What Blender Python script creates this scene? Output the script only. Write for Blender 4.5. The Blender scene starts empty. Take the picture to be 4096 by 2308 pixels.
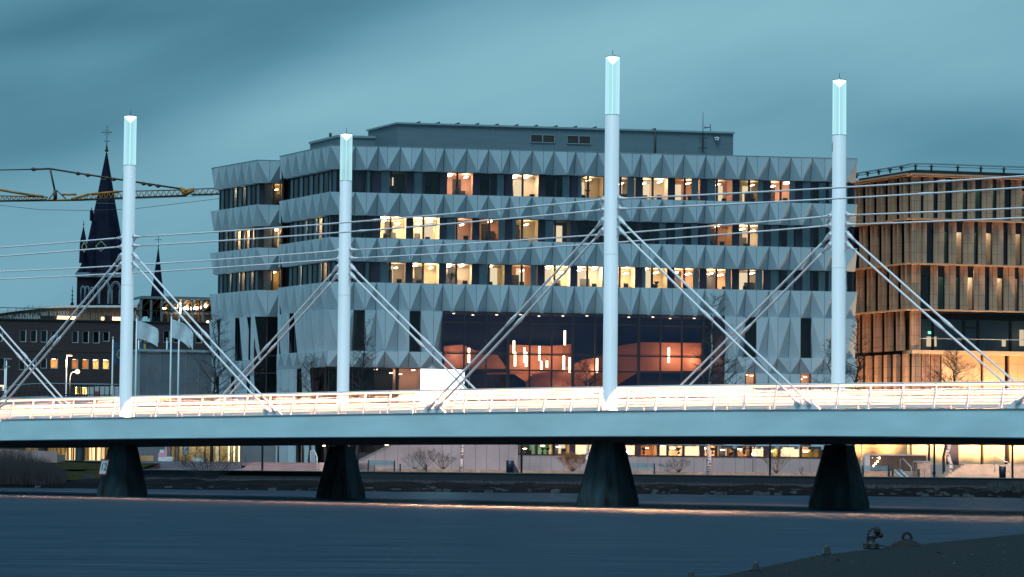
import bpy, math, random
from mathutils import Vector, Matrix
import bmesh
R = random.Random(7)
C = bpy.context.scene
V = Vector
# ------------------------------------------------------------------ camera
FPX = 12200.0            # focal length in photograph pixels (4096 wide)
CAMZ = 1.8
TH = math.atan((1868 - 1154) / FPX)
ROLL = 0.0103
_R0, _U0 = V((1, 0, 0)), V((0, -math.sin(TH), math.cos(TH)))
FW = V((0, math.cos(TH), math.sin(TH)))
RT = _R0 * math.cos(ROLL) + _U0 * math.sin(ROLL)
UP = -_R0 * math.sin(ROLL) + _U0 * math.cos(ROLL)
EYE = V((0, 0, CAMZ))
cd = bpy.data.cameras.new("camera")
cam = bpy.data.objects.new("camera", cd)
C.collection.objects.link(cam)
M = Matrix.Identity(4)
for i in range(3):
    M[i][0], M[i][1], M[i][2], M[i][3] = RT[i], UP[i], -FW[i], EYE[i]
cam.matrix_world = M
cd.sensor_width = 36
cd.lens = 36 * FPX / 4096
cd.clip_start = 1
cd.clip_end = 9000
C.camera = cam
C.view_settings.view_transform = 'Standard'
C.view_settings.look = 'None'
C.view_settings.exposure = 0.0
C.view_settings.gamma = 1.0
C.render.engine = 'CYCLES'
C.cycles.use_denoising = True
C.cycles.max_bounces = 5
C.cycles.diffuse_bounces = 2
C.cycles.glossy_bounces = 3
C.cycles.transparent_max_bounces = 12
C.cycles.sample_clamp_indirect = 4
C.cycles.caustics_reflective = False
C.cycles.caustics_refractive = False

def lin(r, g, b):
    f = lambda c: ((c / 255 + .055) / 1.055) ** 2.4 if c > 10 else c / 255 / 12.92
    return (f(r), f(g), f(b))
# ------------------------------------------------------------------ world
def nd(nt, t, **kw):
    n = nt.nodes.new(t)
    for k, v in kw.items():
        if k.startswith('i_'):
            n.inputs[int(k[2:])].default_value = v
        else:
            setattr(n, k, v)
    return n
SUN_EL, SUN_AZ = math.radians(64), math.radians(196)
def make_world():
    w = bpy.data.worlds.new("World"); C.world = w; w.use_nodes = True
    nt = w.node_tree; nt.nodes.clear(); L = nt.links.new
    sky = nd(nt, 'ShaderNodeTexSky', sky_type='NISHITA', sun_disc=False)
    sky.sun_elevation = math.radians(4); sky.sun_rotation = SUN_AZ
    tc = nd(nt, 'ShaderNodeTexCoord')
    sp = nd(nt, 'ShaderNodeSeparateXYZ'); L(tc.outputs['Generated'], sp.inputs[0])
    def m(op, a, b=None, clamp=False):
        n = nd(nt, 'ShaderNodeMath', operation=op); n.use_clamp = clamp
        for k, x in enumerate((a, b)):
            if x is None: continue
            if isinstance(x, (int, float)): n.inputs[k].default_value = x
            else: L(x, n.inputs[k])
        return n.outputs[0]
    ya = m('MAXIMUM', m('ABSOLUTE', sp.outputs[1]), .05)
    px = m('DIVIDE', sp.outputs[0], ya); pz = m('DIVIDE', sp.outputs[2], ya)
    # base brightness, then soft cloud banks: (cx, cz, half length, half width, tilt deg, gain)
    nz = nd(nt, 'ShaderNodeTexNoise'); nz.inputs['Scale'].default_value = 1.0; nz.inputs['Detail'].default_value = 5
    cb = nd(nt, 'ShaderNodeCombineXYZ')
    ca, sa = math.cos(math.radians(14)), math.sin(math.radians(14))
    L(m('MULTIPLY', m('ADD', m('MULTIPLY', px, ca), m('MULTIPLY', pz, sa)), 7.0), cb.inputs[0])
    L(m('MULTIPLY', m('SUBTRACT', m('MULTIPLY', pz, ca), m('MULTIPLY', px, sa)), 26.0), cb.inputs[1])
    L(cb.outputs[0], nz.inputs['Vector'])
    val = m('ADD', m('MULTIPLY', nz.outputs[0], .40), .495)
    def blob(cx, cz, a, b, deg, gain):
        nonlocal val
        t = math.radians(deg)
        dx, dz = m('SUBTRACT', px, cx), m('SUBTRACT', pz, cz)
        u = m('DIVIDE', m('ADD', m('MULTIPLY', dx, math.cos(t)), m('MULTIPLY', dz, math.sin(t))), a)
        v = m('DIVIDE', m('SUBTRACT', m('MULTIPLY', dz, math.cos(t)), m('MULTIPLY', dx, math.sin(t))), b)
        e = m('POWER', 2.718, m('MULTIPLY', m('ADD', m('MULTIPLY', u, u), m('MULTIPLY', v, v)), -1.0))
        val = m('ADD', val, m('MULTIPLY', e, gain))
    for b in CLOUDS: blob(*b)
    val = m('MAXIMUM', val, 0.0)
    rp = nd(nt, 'ShaderNodeValToRGB')
    cr = rp.color_ramp
    stops = [(0.0, (30, 72, 94)), (.25, (54, 106, 129)), (.5, (88, 142, 164)), (.75, (118, 170, 190)), (1.0, (142, 194, 208))]
    cr.elements[0].position = 0; cr.elements[1].position = 1
    for p_, c_ in stops[1:-1]: cr.elements.new(p_)
    for e, (p_, c_) in zip(cr.elements, stops): e.position = p_; e.color = (*lin(*c_), 1)
    L(val, rp.inputs[0])
    # the part of the sky behind the photographer (where the sun went down) is brighter
    back = m('ADD', m('MULTIPLY', m('SUBTRACT', 0.0, sp.outputs[1]), .75), .25, clamp=True)
    bri = m('ADD', 1.0, m('MULTIPLY', back, SKY_BACK))
    # the thick cloud overhead is darker
    up = m('SUBTRACT', 1.0, m('MULTIPLY', m('MULTIPLY', m('SUBTRACT', sp.outputs[2], .2), 1.6, clamp=True), .45))
    k = m('MULTIPLY', m('MULTIPLY', bri, up), 10.0)
    vm = nd(nt, 'ShaderNodeVectorMath', operation='SCALE'); L(rp.outputs[0], vm.inputs[0]); L(k, vm.inputs['Scale'])
    mx = nd(nt, 'ShaderNodeMix', data_type='RGBA'); mx.inputs[0].default_value = .97
    L(sky.outputs[0], mx.inputs[6]); L(vm.outputs[0], mx.inputs[7])
    bg = nd(nt, 'ShaderNodeBackground'); bg.inputs[1].default_value = .1
    L(mx.outputs[2], bg.inputs[0])
    out = nd(nt, 'ShaderNodeOutputWorld'); L(bg.outputs[0], out.inputs[0])
def dirxz(x, y):   # photograph pixel (4096 wide) -> direction ratios, used once to note where the clouds stand in the sky
    d = FW * FPX + RT * (x - 2048) + UP * (1154 - y)
    return d.x / d.y, d.z / d.y
def cl(x, y, a, b, deg, g): return (*dirxz(x, y), a / FPX, b / FPX, deg, g)
SKY_BACK = .15
CLOUDS = [cl(500, 60, 1500, 300, 8, -.30), cl(900, 250, 700, 170, 18, -.13), cl(0, 560, 700, 190, 8, -.22), cl(330, 215, 420, 70, 10, .10),
          cl(2000, 330, 1300, 230, 16, .17), cl(1150, 470, 700, 120, 18, .10), cl(3100, 90, 1300, 190, 2, .15),
          cl(3900, 560, 800, 190, -6, -.15), cl(3500, 330, 900, 120, 4, .05)]
make_world()
sd = bpy.data.lights.new("sun", 'SUN'); sd.energy = 2.9; sd.angle = math.radians(28); sd.color = (.64, .89, 1.0)
so = bpy.data.objects.new("sun", sd); C.collection.objects.link(so)
sdir = V((math.cos(SUN_EL) * math.sin(SUN_AZ), math.cos(SUN_EL) * math.cos(SUN_AZ), math.sin(SUN_EL)))
so.rotation_euler = sdir.to_track_quat('Z', 'Y').to_euler()
so.location = (0, 0, 80)

# ------------------------------------------------------------------ geometry helpers
def ray(x, y): return FW * FPX + RT * (x - 2048) + UP * (1154 - y)
def P(x, y, Y):
    d = ray(x, y); return EYE + d * (Y / d.y)
def PZ(x, y, z):            # where the sight line meets a height
    d = ray(x, y); return EYE + d * ((z - CAMZ) / d.z)
class Frame:                # a vertical plane: u along it, o out of it towards the viewer's side
    def __init__(s, a, b):
        s.a = V((a[0], a[1])); b = V((b[0], b[1])); s.L = (b - s.a).length
        s.d = (b - s.a).normalized(); s.n = V((s.d.y, -s.d.x))
    def pt(s, u, z, o=0.0):
        q = s.a + s.d * u + s.n * o; return V((q.x, q.y, z))
    def hit(s, x, y, o=0.0):
        r = ray(x, y); a = s.a + s.n * o
        den = s.n.x * r.x + s.n.y * r.y
        t = (s.n.x * (a.x - EYE.x) + s.n.y * (a.y - EYE.y)) / den
        p = EYE + r * t
        return (V((p.x, p.y)) - a).dot(s.d), p.z
    def u(s, x, y, o=0.0): return s.hit(x, y, o)[0]
    def z(s, x, y, o=0.0): return s.hit(x, y, o)[1]
def fr(x1, Y1, x2, Y2):
    p, q = P(x1, 1868, Y1), P(x2, 1868, Y2); return Frame((p.x, p.y), (q.x, q.y))

WL = {}
def link(o, parent=None):
    C.collection.objects.link(o)
    if parent is not None:
        o.parent = parent; o.matrix_parent_inverse = Matrix.Translation(-WL.get(parent.name, V((0, 0, 0))))
def tag(o, label, cat, group=None, kind=None):
    if label: o['label'] = label
    if cat: o['category'] = cat
    if group: o['group'] = group
    if kind: o['kind'] = kind
    return o
def thing(name, loc, label, cat, group=None):
    o = bpy.data.objects.new(name, None); o.location = loc; o.empty_display_size = .3
    C.collection.objects.link(o); WL[o.name] = V(loc)
    return tag(o, label, cat, group)

class MB:
    def __init__(s): s.v = []; s.f = []; s.m = []; s.sm = []
    def poly(s, pts, mi=0, sm=False):
        b = len(s.v); s.v += [tuple(p) for p in pts]; s.f.append(tuple(range(b, b + len(pts)))); s.m.append(mi); s.sm.append(sm)
        return s
    def mesh(s, pts, faces, mi=0, sm=False):
        b = len(s.v); s.v += [tuple(p) for p in pts]
        for f in faces: s.f.append(tuple(b + i for i in f)); s.m.append(mi); s.sm.append(sm)
        return s
    def hexa(s, p, mi=0):   # 4 bottom + 4 top
        return s.mesh(p, [(3, 2, 1, 0), (4, 5, 6, 7), (0, 1, 5, 4), (1, 2, 6, 5), (2, 3, 7, 6), (3, 0, 4, 7)], mi)
    def box(s, x0, x1, y0, y1, z0, z1, mi=0):
        return s.hexa([V((x0, y0, z0)), V((x1, y0, z0)), V((x1, y1, z0)), V((x0, y1, z0)), V((x0, y0, z1)), V((x1, y0, z1)), V((x1, y1, z1)), V((x0, y1, z1))], mi)
    def fbox(s, F, u0, u1, z0, z1, o0, o1, mi=0):   # o1 > o0 : towards the viewer
        if u0 > u1: u0, u1 = u1, u0
        if z0 > z1: z0, z1 = z1, z0
        if o0 > o1: o0, o1 = o1, o0
        return s.hexa([F.pt(u0, z0, o1), F.pt(u1, z0, o1), F.pt(u1, z0, o0), F.pt(u0, z0, o0), F.pt(u0, z1, o1), F.pt(u1, z1, o1), F.pt(u1, z1, o0), F.pt(u0, z1, o0)], mi)
    def tube(s, pts, rs, n=8, mi=0, cap=True, sm=True):
        pts = [V(p) for p in pts]
        if isinstance(rs, (int, float)): rs = [rs] * len(pts)
        b = len(s.v); ref = None
        for i, p in enumerate(pts):
            t = (pts[min(i + 1, len(pts) - 1)] - pts[max(i - 1, 0)])
            t = t.normalized() if t.length > 1e-9 else V((0, 0, 1))
            if ref is None: ref = t.orthogonal().normalized()
            ref = (ref - t * ref.dot(t)); ref = ref.normalized() if ref.length > 1e-6 else t.orthogonal().normalized()
            bi = t.cross(ref)
            for k in range(n):
                a = 2 * math.pi * k / n
                s.v.append(tuple(p + (ref * math.cos(a) + bi * math.sin(a)) * rs[i]))
        for i in range(len(pts) - 1):
            for k in range(n):
                k2 = (k + 1) % n
                s.f.append((b + i * n + k, b + i * n + k2, b + (i + 1) * n + k2, b + (i + 1) * n + k)); s.m.append(mi); s.sm.append(sm)
        if cap:
            s.f.append(tuple(b + k for k in range(n))[::-1]); s.m.append(mi); s.sm.append(False)
            e = b + (len(pts) - 1) * n
            s.f.append(tuple(e + k for k in range(n))); s.m.append(mi); s.sm.append(False)
        return s
    def bar(s, p, q, w, h=None, mi=0):   # square bar between two points
        return s.tube([p, q], [w * .7071] * 2, 4, mi, True, False)
    def ball(s, c, r, mi=0, n=10, sz=1.0):
        c = V(c); pts = []; rs = []
        for i in range(7):
            a = math.pi * i / 6; pts.append(c + V((0, 0, -r * sz * math.cos(a)))); rs.append(max(r * math.sin(a), 1e-4))
        return s.tube(pts, rs, n, mi)
    def build(s, name, mat, parent=None, flip=False):
        me = bpy.data.meshes.new(name)
        me.from_pydata(s.v, [], s.f)
        mats = mat if isinstance(mat, (list, tuple)) else [mat]
        for m_ in mats: me.materials.append(m_)
        me.polygons.foreach_set('material_index', s.m)
        me.polygons.foreach_set('use_smooth', s.sm)
        me.update()
        o = bpy.data.objects.new(name, me); link(o, parent); return o
def fix_normals(o):
    bm = bmesh.new(); bm.from_mesh(o.data); bmesh.ops.recalc_face_normals(bm, faces=bm.faces); bm.to_mesh(o.data); bm.free(); return o
def bevel(o, w=.02, seg=2):
    m_ = o.modifiers.new('bevel', 'BEVEL'); m_.width = w; m_.segments = seg; m_.limit_method = 'ANGLE'; return o
def text(name, s, size, mat, parent, mw, ext=.004, align='CENTER'):
    cu = bpy.data.curves.new('txt', 'FONT'); cu.body = s; cu.size = size; cu.extrude = ext; cu.align_x = align; cu.align_y = 'CENTER'
    cu.resolution_u = 3
    t = bpy.data.objects.new('txt', cu); C.collection.objects.link(t)
    bpy.context.view_layer.update()
    me = bpy.data.meshes.new_from_object(t.evaluated_get(bpy.context.evaluated_depsgraph_get()))
    bpy.data.objects.remove(t); me.transform(mw); me.materials.clear(); me.materials.append(mat); me.name = name
    o = bpy.data.objects.new(name, me); link(o, parent); return o
def fmat(F, u, z, o):      # local x along u, y up, z out
    p = F.pt(u, z, o)
    m_ = Matrix.Identity(4)
    for i, ax in enumerate((V((F.d.x, F.d.y, 0)), V((0, 0, 1)), V((F.n.x, F.n.y, 0)))):
        for k in range(3): m_[k][i] = ax[k]
    for k in range(3): m_[k][3] = p[k]
    return m_
def copy_tree(o, parent=None, loc=None, rz=None):
    c = o.copy(); C.collection.objects.link(c); c.parent = parent
    if loc is not None: c.location = loc
    if rz is not None: c.rotation_euler = (0, 0, rz)
    for ch in list(o.children): copy_tree(ch, c)
    return c
# ------------------------------------------------------------------ materials
def mat(name, col, rough=.6, metal=0.0, ns=0.0, na=0.0, bump=0.0, bs=None, spec=.5, stretch=None, joints=None, emis=None):
    m_ = bpy.data.materials.new(name); m_.use_nodes = True; nt = m_.node_tree; L = nt.links.new
    b = nt.nodes['Principled BSDF']; b.inputs['Roughness'].default_value = rough; b.inputs['Metallic'].default_value = metal
    b.inputs['Specular IOR Level'].default_value = spec
    b.inputs['Base Color'].default_value = (*col, 1)
    tc = nd(nt, 'ShaderNodeTexCoord'); vec = tc.outputs['Object']
    if stretch:
        mp = nd(nt, 'ShaderNodeMapping'); mp.inputs['Scale'].default_value = stretch; L(vec, mp.inputs[0]); vec = mp.outputs[0]
    colout = None
    if ns:
        n = nd(nt, 'ShaderNodeTexNoise'); n.inputs['Scale'].default_value = ns; n.inputs['Detail'].default_value = 5; L(vec, n.inputs['Vector'])
        mr = nd(nt, 'ShaderNodeMapRange'); mr.inputs[1].default_value = .3; mr.inputs[2].default_value = .7; mr.inputs[3].default_value = 1 - na; mr.inputs[4].default_value = 1 + na
        L(n.outputs[0], mr.inputs[0])
        vm = nd(nt, 'ShaderNodeVectorMath', operation='SCALE'); vm.inputs[0].default_value = col; L(mr.outputs[0], vm.inputs['Scale'])
        colout = vm.outputs[0]
        rr = nd(nt, 'ShaderNodeMapRange'); rr.inputs[3].default_value = max(rough - .12, .03); rr.inputs[4].default_value = min(rough + .12, 1); L(n.outputs[0], rr.inputs[0]); L(rr.outputs[0], b.inputs['Roughness'])
    if joints:   # (z pitch, z offset, width fraction, darkness)
        sp = nd(nt, 'ShaderNodeSeparateXYZ'); L(tc.outputs['Object'], sp.inputs[0])
        a = nd(nt, 'ShaderNodeMath', operation='DIVIDE'); L(sp.outputs[2], a.inputs[0]); a.inputs[1].default_value = joints[0]
        f = nd(nt, 'ShaderNodeMath', operation='FRACT'); L(a.outputs[0], f.inputs[0])
        g = nd(nt, 'ShaderNodeMath', operation='GREATER_THAN'); L(f.outputs[0], g.inputs[0]); g.inputs[1].default_value = joints[2]
        mr2 = nd(nt, 'ShaderNodeMapRange'); L(g.outputs[0], mr2.inputs[0]); mr2.inputs[3].default_value = joints[3]; mr2.inputs[4].default_value = 1
        vm2 = nd(nt, 'ShaderNodeVectorMath', operation='SCALE'); L(mr2.outputs[0], vm2.inputs['Scale'])
        if colout: L(colout, vm2.inputs[0])
        else: vm2.inputs[0].default_value = col
        colout = vm2.outputs[0]
    if colout: L(colout, b.inputs['Base Color'])
    if bump:
        n2 = nd(nt, 'ShaderNodeTexNoise'); n2.inputs['Scale'].default_value = bs or ns or 5; n2.inputs['Detail'].default_value = 6; L(vec, n2.inputs['Vector'])
        bp = nd(nt, 'ShaderNodeBump'); bp.inputs['Strength'].default_value = bump; bp.inputs['Distance'].default_value = .05; L(n2.outputs[0], bp.inputs['Height']); L(bp.outputs[0], b.inputs['Normal'])
    if emis:
        b.inputs['Emission Color'].default_value = (*emis[0], 1); b.inputs['Emission Strength'].default_value = emis[1]
    return m_
def emit(name, col, s):
    m_ = bpy.data.materials.new(name); m_.use_nodes = True; nt = m_.node_tree; nt.nodes.clear()
    e = nd(nt, 'ShaderNodeEmission'); e.inputs[0].default_value = (*col, 1); e.inputs[1].default_value = s
    o = nd(nt, 'ShaderNodeOutputMaterial'); nt.links.new(e.outputs[0], o.inputs[0]); return m_
def glass(name, tint=(.75, .85, .9), refl=.9, rough=.02, wav=0.0):
    m_ = bpy.data.materials.new(name); m_.use_nodes = True; nt = m_.node_tree; nt.nodes.clear(); L = nt.links.new
    t = nd(nt, 'ShaderNodeBsdfTransparent'); t.inputs[0].default_value = (*tint, 1)
    g = nd(nt, 'ShaderNodeBsdfGlossy'); g.inputs['Roughness'].default_value = rough; g.inputs[0].default_value = (refl, refl, refl, 1)
    f = nd(nt, 'ShaderNodeFresnel'); f.inputs[0].default_value = 1.42
    if wav:
        tc = nd(nt, 'ShaderNodeTexCoord'); n = nd(nt, 'ShaderNodeTexNoise'); n.inputs['Scale'].default_value = .5; L(tc.outputs['Object'], n.inputs['Vector'])
        bp = nd(nt, 'ShaderNodeBump'); bp.inputs['Strength'].default_value = wav; bp.inputs['Distance'].default_value = .2; L(n.outputs[0], bp.inputs['Height']); L(bp.outputs[0], g.inputs['Normal'])
    mx = nd(nt, 'ShaderNodeMixShader'); L(f.outputs[0], mx.inputs[0]); L(t.outputs[0], mx.inputs[1]); L(g.outputs[0], mx.inputs[2])
    o = nd(nt, 'ShaderNodeOutputMaterial'); L(mx.outputs[0], o.inputs[0]); return m_
LED_S = 6.5; RAIL_W = 640.0
WARM = (1.0, .60, .33)
m_white = mat('white_paint', (.62, .68, .72), .38, 0, .6, .05)
m_mast = mat('mast_paint', (.72, .72, .76), .45, 0, 1.5, .05, stretch=(1, 1, .15))
m_girder = mat('girder_paint', (.52, .74, .80), .42, 0, .35, .10, stretch=(1, 1, 3))
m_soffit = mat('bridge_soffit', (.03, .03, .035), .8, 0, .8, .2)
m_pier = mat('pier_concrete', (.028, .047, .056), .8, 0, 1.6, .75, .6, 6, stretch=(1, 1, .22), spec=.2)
m_clad = mat('cladding_grey', (.345, .455, .515), .5, 0, .35, .05, .03, 60)
m_cladb = mat('cladding_grey_pale', (.375, .49, .55), .45, 0, .35, .06, .03, 60)
m_cladc = mat('cladding_grey_deep', (.315, .42, .48), .55, 0, .35, .06, .03, 60)
m_clad2 = mat('cladding_reveal', (.02, .022, .03), .8)
m_pent = mat('penthouse_sheet', (.10, .15, .18), .55, .1, .5, .08, stretch=(1, 1, 9))
m_trim = mat('metal_trim', (.22, .3, .34), .4, .3, 1, .1)
m_frame = mat('window_frame_black', (.012, .012, .02), .55, 0, 3, .2)
m_navy = mat('infill_navy', (.014, .013, .032), .45, 0, 1, .2)
m_glass = glass('window_glass')
m_glassd = glass('window_glass_dark', (.35, .42, .5), .8, .03)
m_glassw = glass('hall_glass', (.66, .66, .70), 1.0, .04, .10)
for _n in m_glassw.node_tree.nodes:
    if _n.type == 'FRESNEL': _n.inputs[0].default_value = 1.6
    if _n.type == 'BSDF_GLOSSY': _n.inputs[0].default_value = (.35, .55, 1, 1)
# ------------------------------------------------------------------ water and land
m_water = bpy.data.materials.new('lake_water'); m_water.use_nodes = True; _nt = m_water.node_tree; _nt.nodes.clear(); _L = _nt.links.new
_tc = nd(_nt, 'ShaderNodeTexCoord'); _mp = nd(_nt, 'ShaderNodeMapping'); _mp.inputs['Scale'].default_value = (.22, 1.5, 1); _L(_tc.outputs['Object'], _mp.inputs[0])
_n = nd(_nt, 'ShaderNodeTexNoise'); _n.inputs['Scale'].default_value = .9; _n.inputs['Detail'].default_value = 8; _n.inputs['Roughness'].default_value = .68; _L(_mp.outputs[0], _n.inputs['Vector'])
_b = nd(_nt, 'ShaderNodeBump'); _b.inputs['Strength'].default_value = .5; _b.inputs['Distance'].default_value = .3; _L(_n.outputs[0], _b.inputs['Height'])
_cr = nd(_nt, 'ShaderNodeValToRGB'); _cr.color_ramp.elements[0].position = .40; _cr.color_ramp.elements[0].color = (.010, .019, .034, 1); _cr.color_ramp.elements[1].position = .62; _cr.color_ramp.elements[1].color = (.033, .045, .064, 1); _L(_n.outputs[0], _cr.inputs[0])
_d = nd(_nt, 'ShaderNodeBsdfDiffuse'); _L(_cr.outputs[0], _d.inputs[0]); _L(_b.outputs[0], _d.inputs['Normal'])
_g = nd(_nt, 'ShaderNodeBsdfGlossy'); _g.inputs['Roughness'].default_value = .28; _g.inputs[0].default_value = (.40, .75, 1, 1); _L(_b.outputs[0], _g.inputs['Normal'])
_m = nd(_nt, 'ShaderNodeMixShader'); _m.inputs[0].default_value = .10; _L(_d.outputs[0], _m.inputs[1]); _L(_g.outputs[0], _m.inputs[2])
_o = nd(_nt, 'ShaderNodeOutputMaterial'); _L(_m.outputs[0], _o.inputs[0])
MB().poly([(-400, -200, 0), (400, -200, 0), (400, 216.5, 0), (-400, 216.5, 0)]).build('water', m_water)['kind'] = 'structure'
m_ground = mat('ground_earth', (.05, .05, .045), .95, 0, .3, .3, spec=0)
GZ = 1.29
g = MB()
for x0, x1, yb in ((-3000, -32, 229), (-32, 3000, 231)):
    g.poly([(x0, yb, GZ), (x1, yb, GZ), (x1, 6000, GZ), (x0, 6000, GZ)])
g.build('ground', m_ground)['kind'] = 'structure'
# rocky bank falling from the quay into the lake
m_bank = mat('bank_soil', (.004, .005, .007), .95, 0, .9, .5, .8, 2, spec=.05)
g = MB(); nx = 180; pr = [(211.5, -.35), (214, .05), (216.5, .3), (219.5, .5), (223, .62), (228.5, .6), (231.2, .6)]
for i in range(nx + 1):
    x = -110 + 220 * i / nx
    for j, (y, z) in enumerate(pr):
        g.v.append((x, y + R.uniform(-.3, .3) + 1.2 * math.sin(x * .06), z + (R.uniform(-.12, .12) if 0 < j < 6 else 0)))
for i in range(nx):
    for j in range(6):
        a = i * 7 + j; g.f.append((a, a + 7, a + 8, a + 1)); g.m.append(0); g.sm.append(False)
g.build('bank', m_bank)['kind'] = 'structure'

# ------------------------------------------------------------------ the bridge
E0, E2 = V((-28.4, 169)), V((21.3, 127))
NF = Frame(E0, E2)                      # outer face of the near edge girder
m3u = NF.u(2439, 1650)
def AC(u, z, ac): return NF.pt(u, z, -ac)      # ac = metres inward from the near girder face
tops = [(0, 1680), (511, 1671.5), (1024, 1665), (1800, 1653), (2700, 1643), (3300, 1639.7), (4096, 1637)]
bots = [(0, 1763.6), (511, 1756.5), (1024, 1752), (1400, 1750), (2400, 1747), (3300, 1746), (4096, 1753)]
_T = [NF.hit(*p) for p in tops]; _B = [NF.hit(*p) for p in bots]
def interp(tab, u):
    if u <= tab[0][0]: (a, za), (b, zb) = tab[0], tab[1]
    elif u >= tab[-1][0]: (a, za), (b, zb) = tab[-2], tab[-1]; 
    else:
        for k in range(len(tab) - 1):
            if tab[k][0] <= u <= tab[k + 1][0]: (a, za), (b, zb) = tab[k], tab[k + 1]; break
    t = max(-.6, min(1.6, (u - a) / (b - a))); return za + (zb - za) * t
def ztop(u): return interp(_T, u)
def zbot(u): return interp(_B, u)
# far line of masts
def across(p): return -((V((p.x, p.y)) - NF.a).dot(NF.n))
pm2, pm4 = P(1363, 1868, 168), P(3355, 1868, 146)
WM = (across(pm2) + across(pm4)) / 2
W = WM + .38                            # far girder face
print('bridge width', W, 'm3u', m3u)
FF = Frame(tuple(NF.a - NF.n * W), tuple(NF.a - NF.n * W + NF.d * 10))
U0, U1 = -42.0, NF.L + 34
bridge = thing('bridge', NF.pt(m3u, 0, -W / 2), 'white cable stayed road bridge with four glowing mast tops crossing the dark water', 'bridge')
def strip(mb, prof, us):                # sweep a section (ac, dz from top) along the bridge
    n = len(prof); b = len(mb.v)
    for u in us:
        for ac, fz in prof: mb.v.append(tuple(AC(u, fz(u), ac)))
    for i in range(len(us) - 1):
        for k in range(n):
            k2 = (k + 1) % n
            mb.f.append((b + i * n + k, b + (i + 1) * n + k, b + (i + 1) * n + k2, b + i * n + k2)); mb.m.append(0); mb.sm.append(False)
    mb.f.append(tuple(b + k for k in range(n))); mb.m.append(0); mb.sm.append(False)
    e = b + (len(us) - 1) * n; mb.f.append(tuple(e + k for k in range(n))[::-1]); mb.m.append(0); mb.sm.append(False)
US = [U0 + (U1 - U0) * i / 60 for i in range(61)]
def T(d): return lambda u: ztop(u) + d
def Bf(d): return lambda u: zbot(u) + d
for a0, a1, in ((0, .55), (W - .55, W)):
    mb = MB(); s_ = 1 if a0 == 0 else -1; q = a0 if a0 == 0 else a1
    strip(mb, [(q, T(0)), (q, Bf(.04)), (q + .03 * s_, Bf(0)), (q + .55 * s_, Bf(0)), (q + .55 * s_, T(0))], US)
    o = fix_normals(mb.build('edge_girder', m_girder, bridge))
    mb = MB(); strip(mb, [(q - .035 * s_, T(.0)), (q - .035 * s_, T(.035)), (q + .6 * s_, T(.035)), (q + .6 * s_, T(.003))], US)
    sub = fix_normals(mb.build('cover_plate', m_trim, o))
m_asph = mat('asphalt_deck', (.05, .05, .052), .8, 0, 2, .2)
mb = MB(); strip(mb, [(.56, T(-.12)), (W - .56, T(-.12)), (W - .56, T(-.4)), (.56, T(-.4))], US); deck = fix_normals(mb.build('deck', m_asph, bridge))
mb = MB(); strip(mb, [(W * .5 - .08, T(-.117)), (W * .5 + .08, T(-.117)), (W * .5 + .08, T(-.114)), (W * .5 - .08, T(-.114))], US); fix_normals(mb.build('lane_line', m_white, deck))
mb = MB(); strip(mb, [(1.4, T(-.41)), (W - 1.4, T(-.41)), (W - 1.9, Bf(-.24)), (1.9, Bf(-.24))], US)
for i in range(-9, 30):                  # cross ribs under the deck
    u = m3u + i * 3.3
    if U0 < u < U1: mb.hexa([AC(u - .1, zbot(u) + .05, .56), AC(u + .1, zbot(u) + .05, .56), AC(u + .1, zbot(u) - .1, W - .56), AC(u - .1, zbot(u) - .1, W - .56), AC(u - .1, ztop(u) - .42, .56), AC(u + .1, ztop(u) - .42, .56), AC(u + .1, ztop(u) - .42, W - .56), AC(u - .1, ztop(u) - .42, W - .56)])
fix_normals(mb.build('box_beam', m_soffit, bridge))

# --- masts: (mast position u, across, z lamp top, z lamp bottom, lug heights left, right)
def fu(x, Y):                            # u of a pixel column at the far mast line
    return Frame(tuple(NF.a - NF.n * WM), tuple(NF.a - NF.n * WM + NF.d * 10)).u(x, 1700)
NM = Frame(tuple(NF.a - NF.n * .38), tuple(NF.a - NF.n * .38 + NF.d * 10))
FM = Frame(tuple(NF.a - NF.n * WM), tuple(NF.a - NF.n * WM + NF.d * 10))
u1, u3 = NM.u(501, 1660), NM.u(2439, 1650)
u2, u4 = FM.u(1372, 1560), FM.u(3353, 1560)
print('mast u', u1, u3, u2, u4, 'WM', WM)
def lug(F, x, ys): return [F.z(x, y) for y in ys]
masts = {
 1: dict(u=u1, F=NM, ac=.38, top=NM.z(516, 464), bot=NM.z(514, 663), lug=lug(NM, 500, (950, 986, 1021, 1056))),
 3: dict(u=u3, F=NM, ac=.38, top=NM.z(2452, 226), bot=NM.z(2452, 461), lug=lug(NM, 2441, (797, 838, 880, 920))),
 2: dict(u=u2, F=FM, ac=WM, top=FM.z(1385, 535), bot=FM.z(1384, 725), lug=lug(FM, 1372, (1001.7, 1035, 1066, 1099))),
 4: dict(u=u4, F=FM, ac=WM, top=FM.z(3368, 318), bot=FM.z(3368, 541), lug=lug(FM, 3360, (862, 900, 937.5, 977.5))),
}
sp_ = u3 - u1
def shifted(m_, du):
    q = dict(m_); q['u'] = m_['u'] + du; dz = ztop(q['u']) - ztop(m_['u']); q['top'] += dz; q['bot'] += dz; q['lug'] = [z + dz for z in q['lug']]; return q
masts[-1] = shifted(masts[1], -sp_); masts[-2] = shifted(masts[2], -(u4 - u2)); masts[5] = shifted(masts[3], sp_); masts[6] = shifted(masts[4], u4 - u2)
m_lampglass = bpy.data.materials.new('mast_lamp_glass'); m_lampglass.use_nodes = True
_n = m_lampglass.node_tree; _n.nodes.clear()
_t = nd(_n, 'ShaderNodeBsdfTransparent'); _t.inputs[0].default_value = (.80, .93, .96, 1)
_e = nd(_n, 'ShaderNodeEmission'); _e.inputs[0].default_value = (.55, .92, .98, 1); _e.inputs[1].default_value = 1.15
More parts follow.
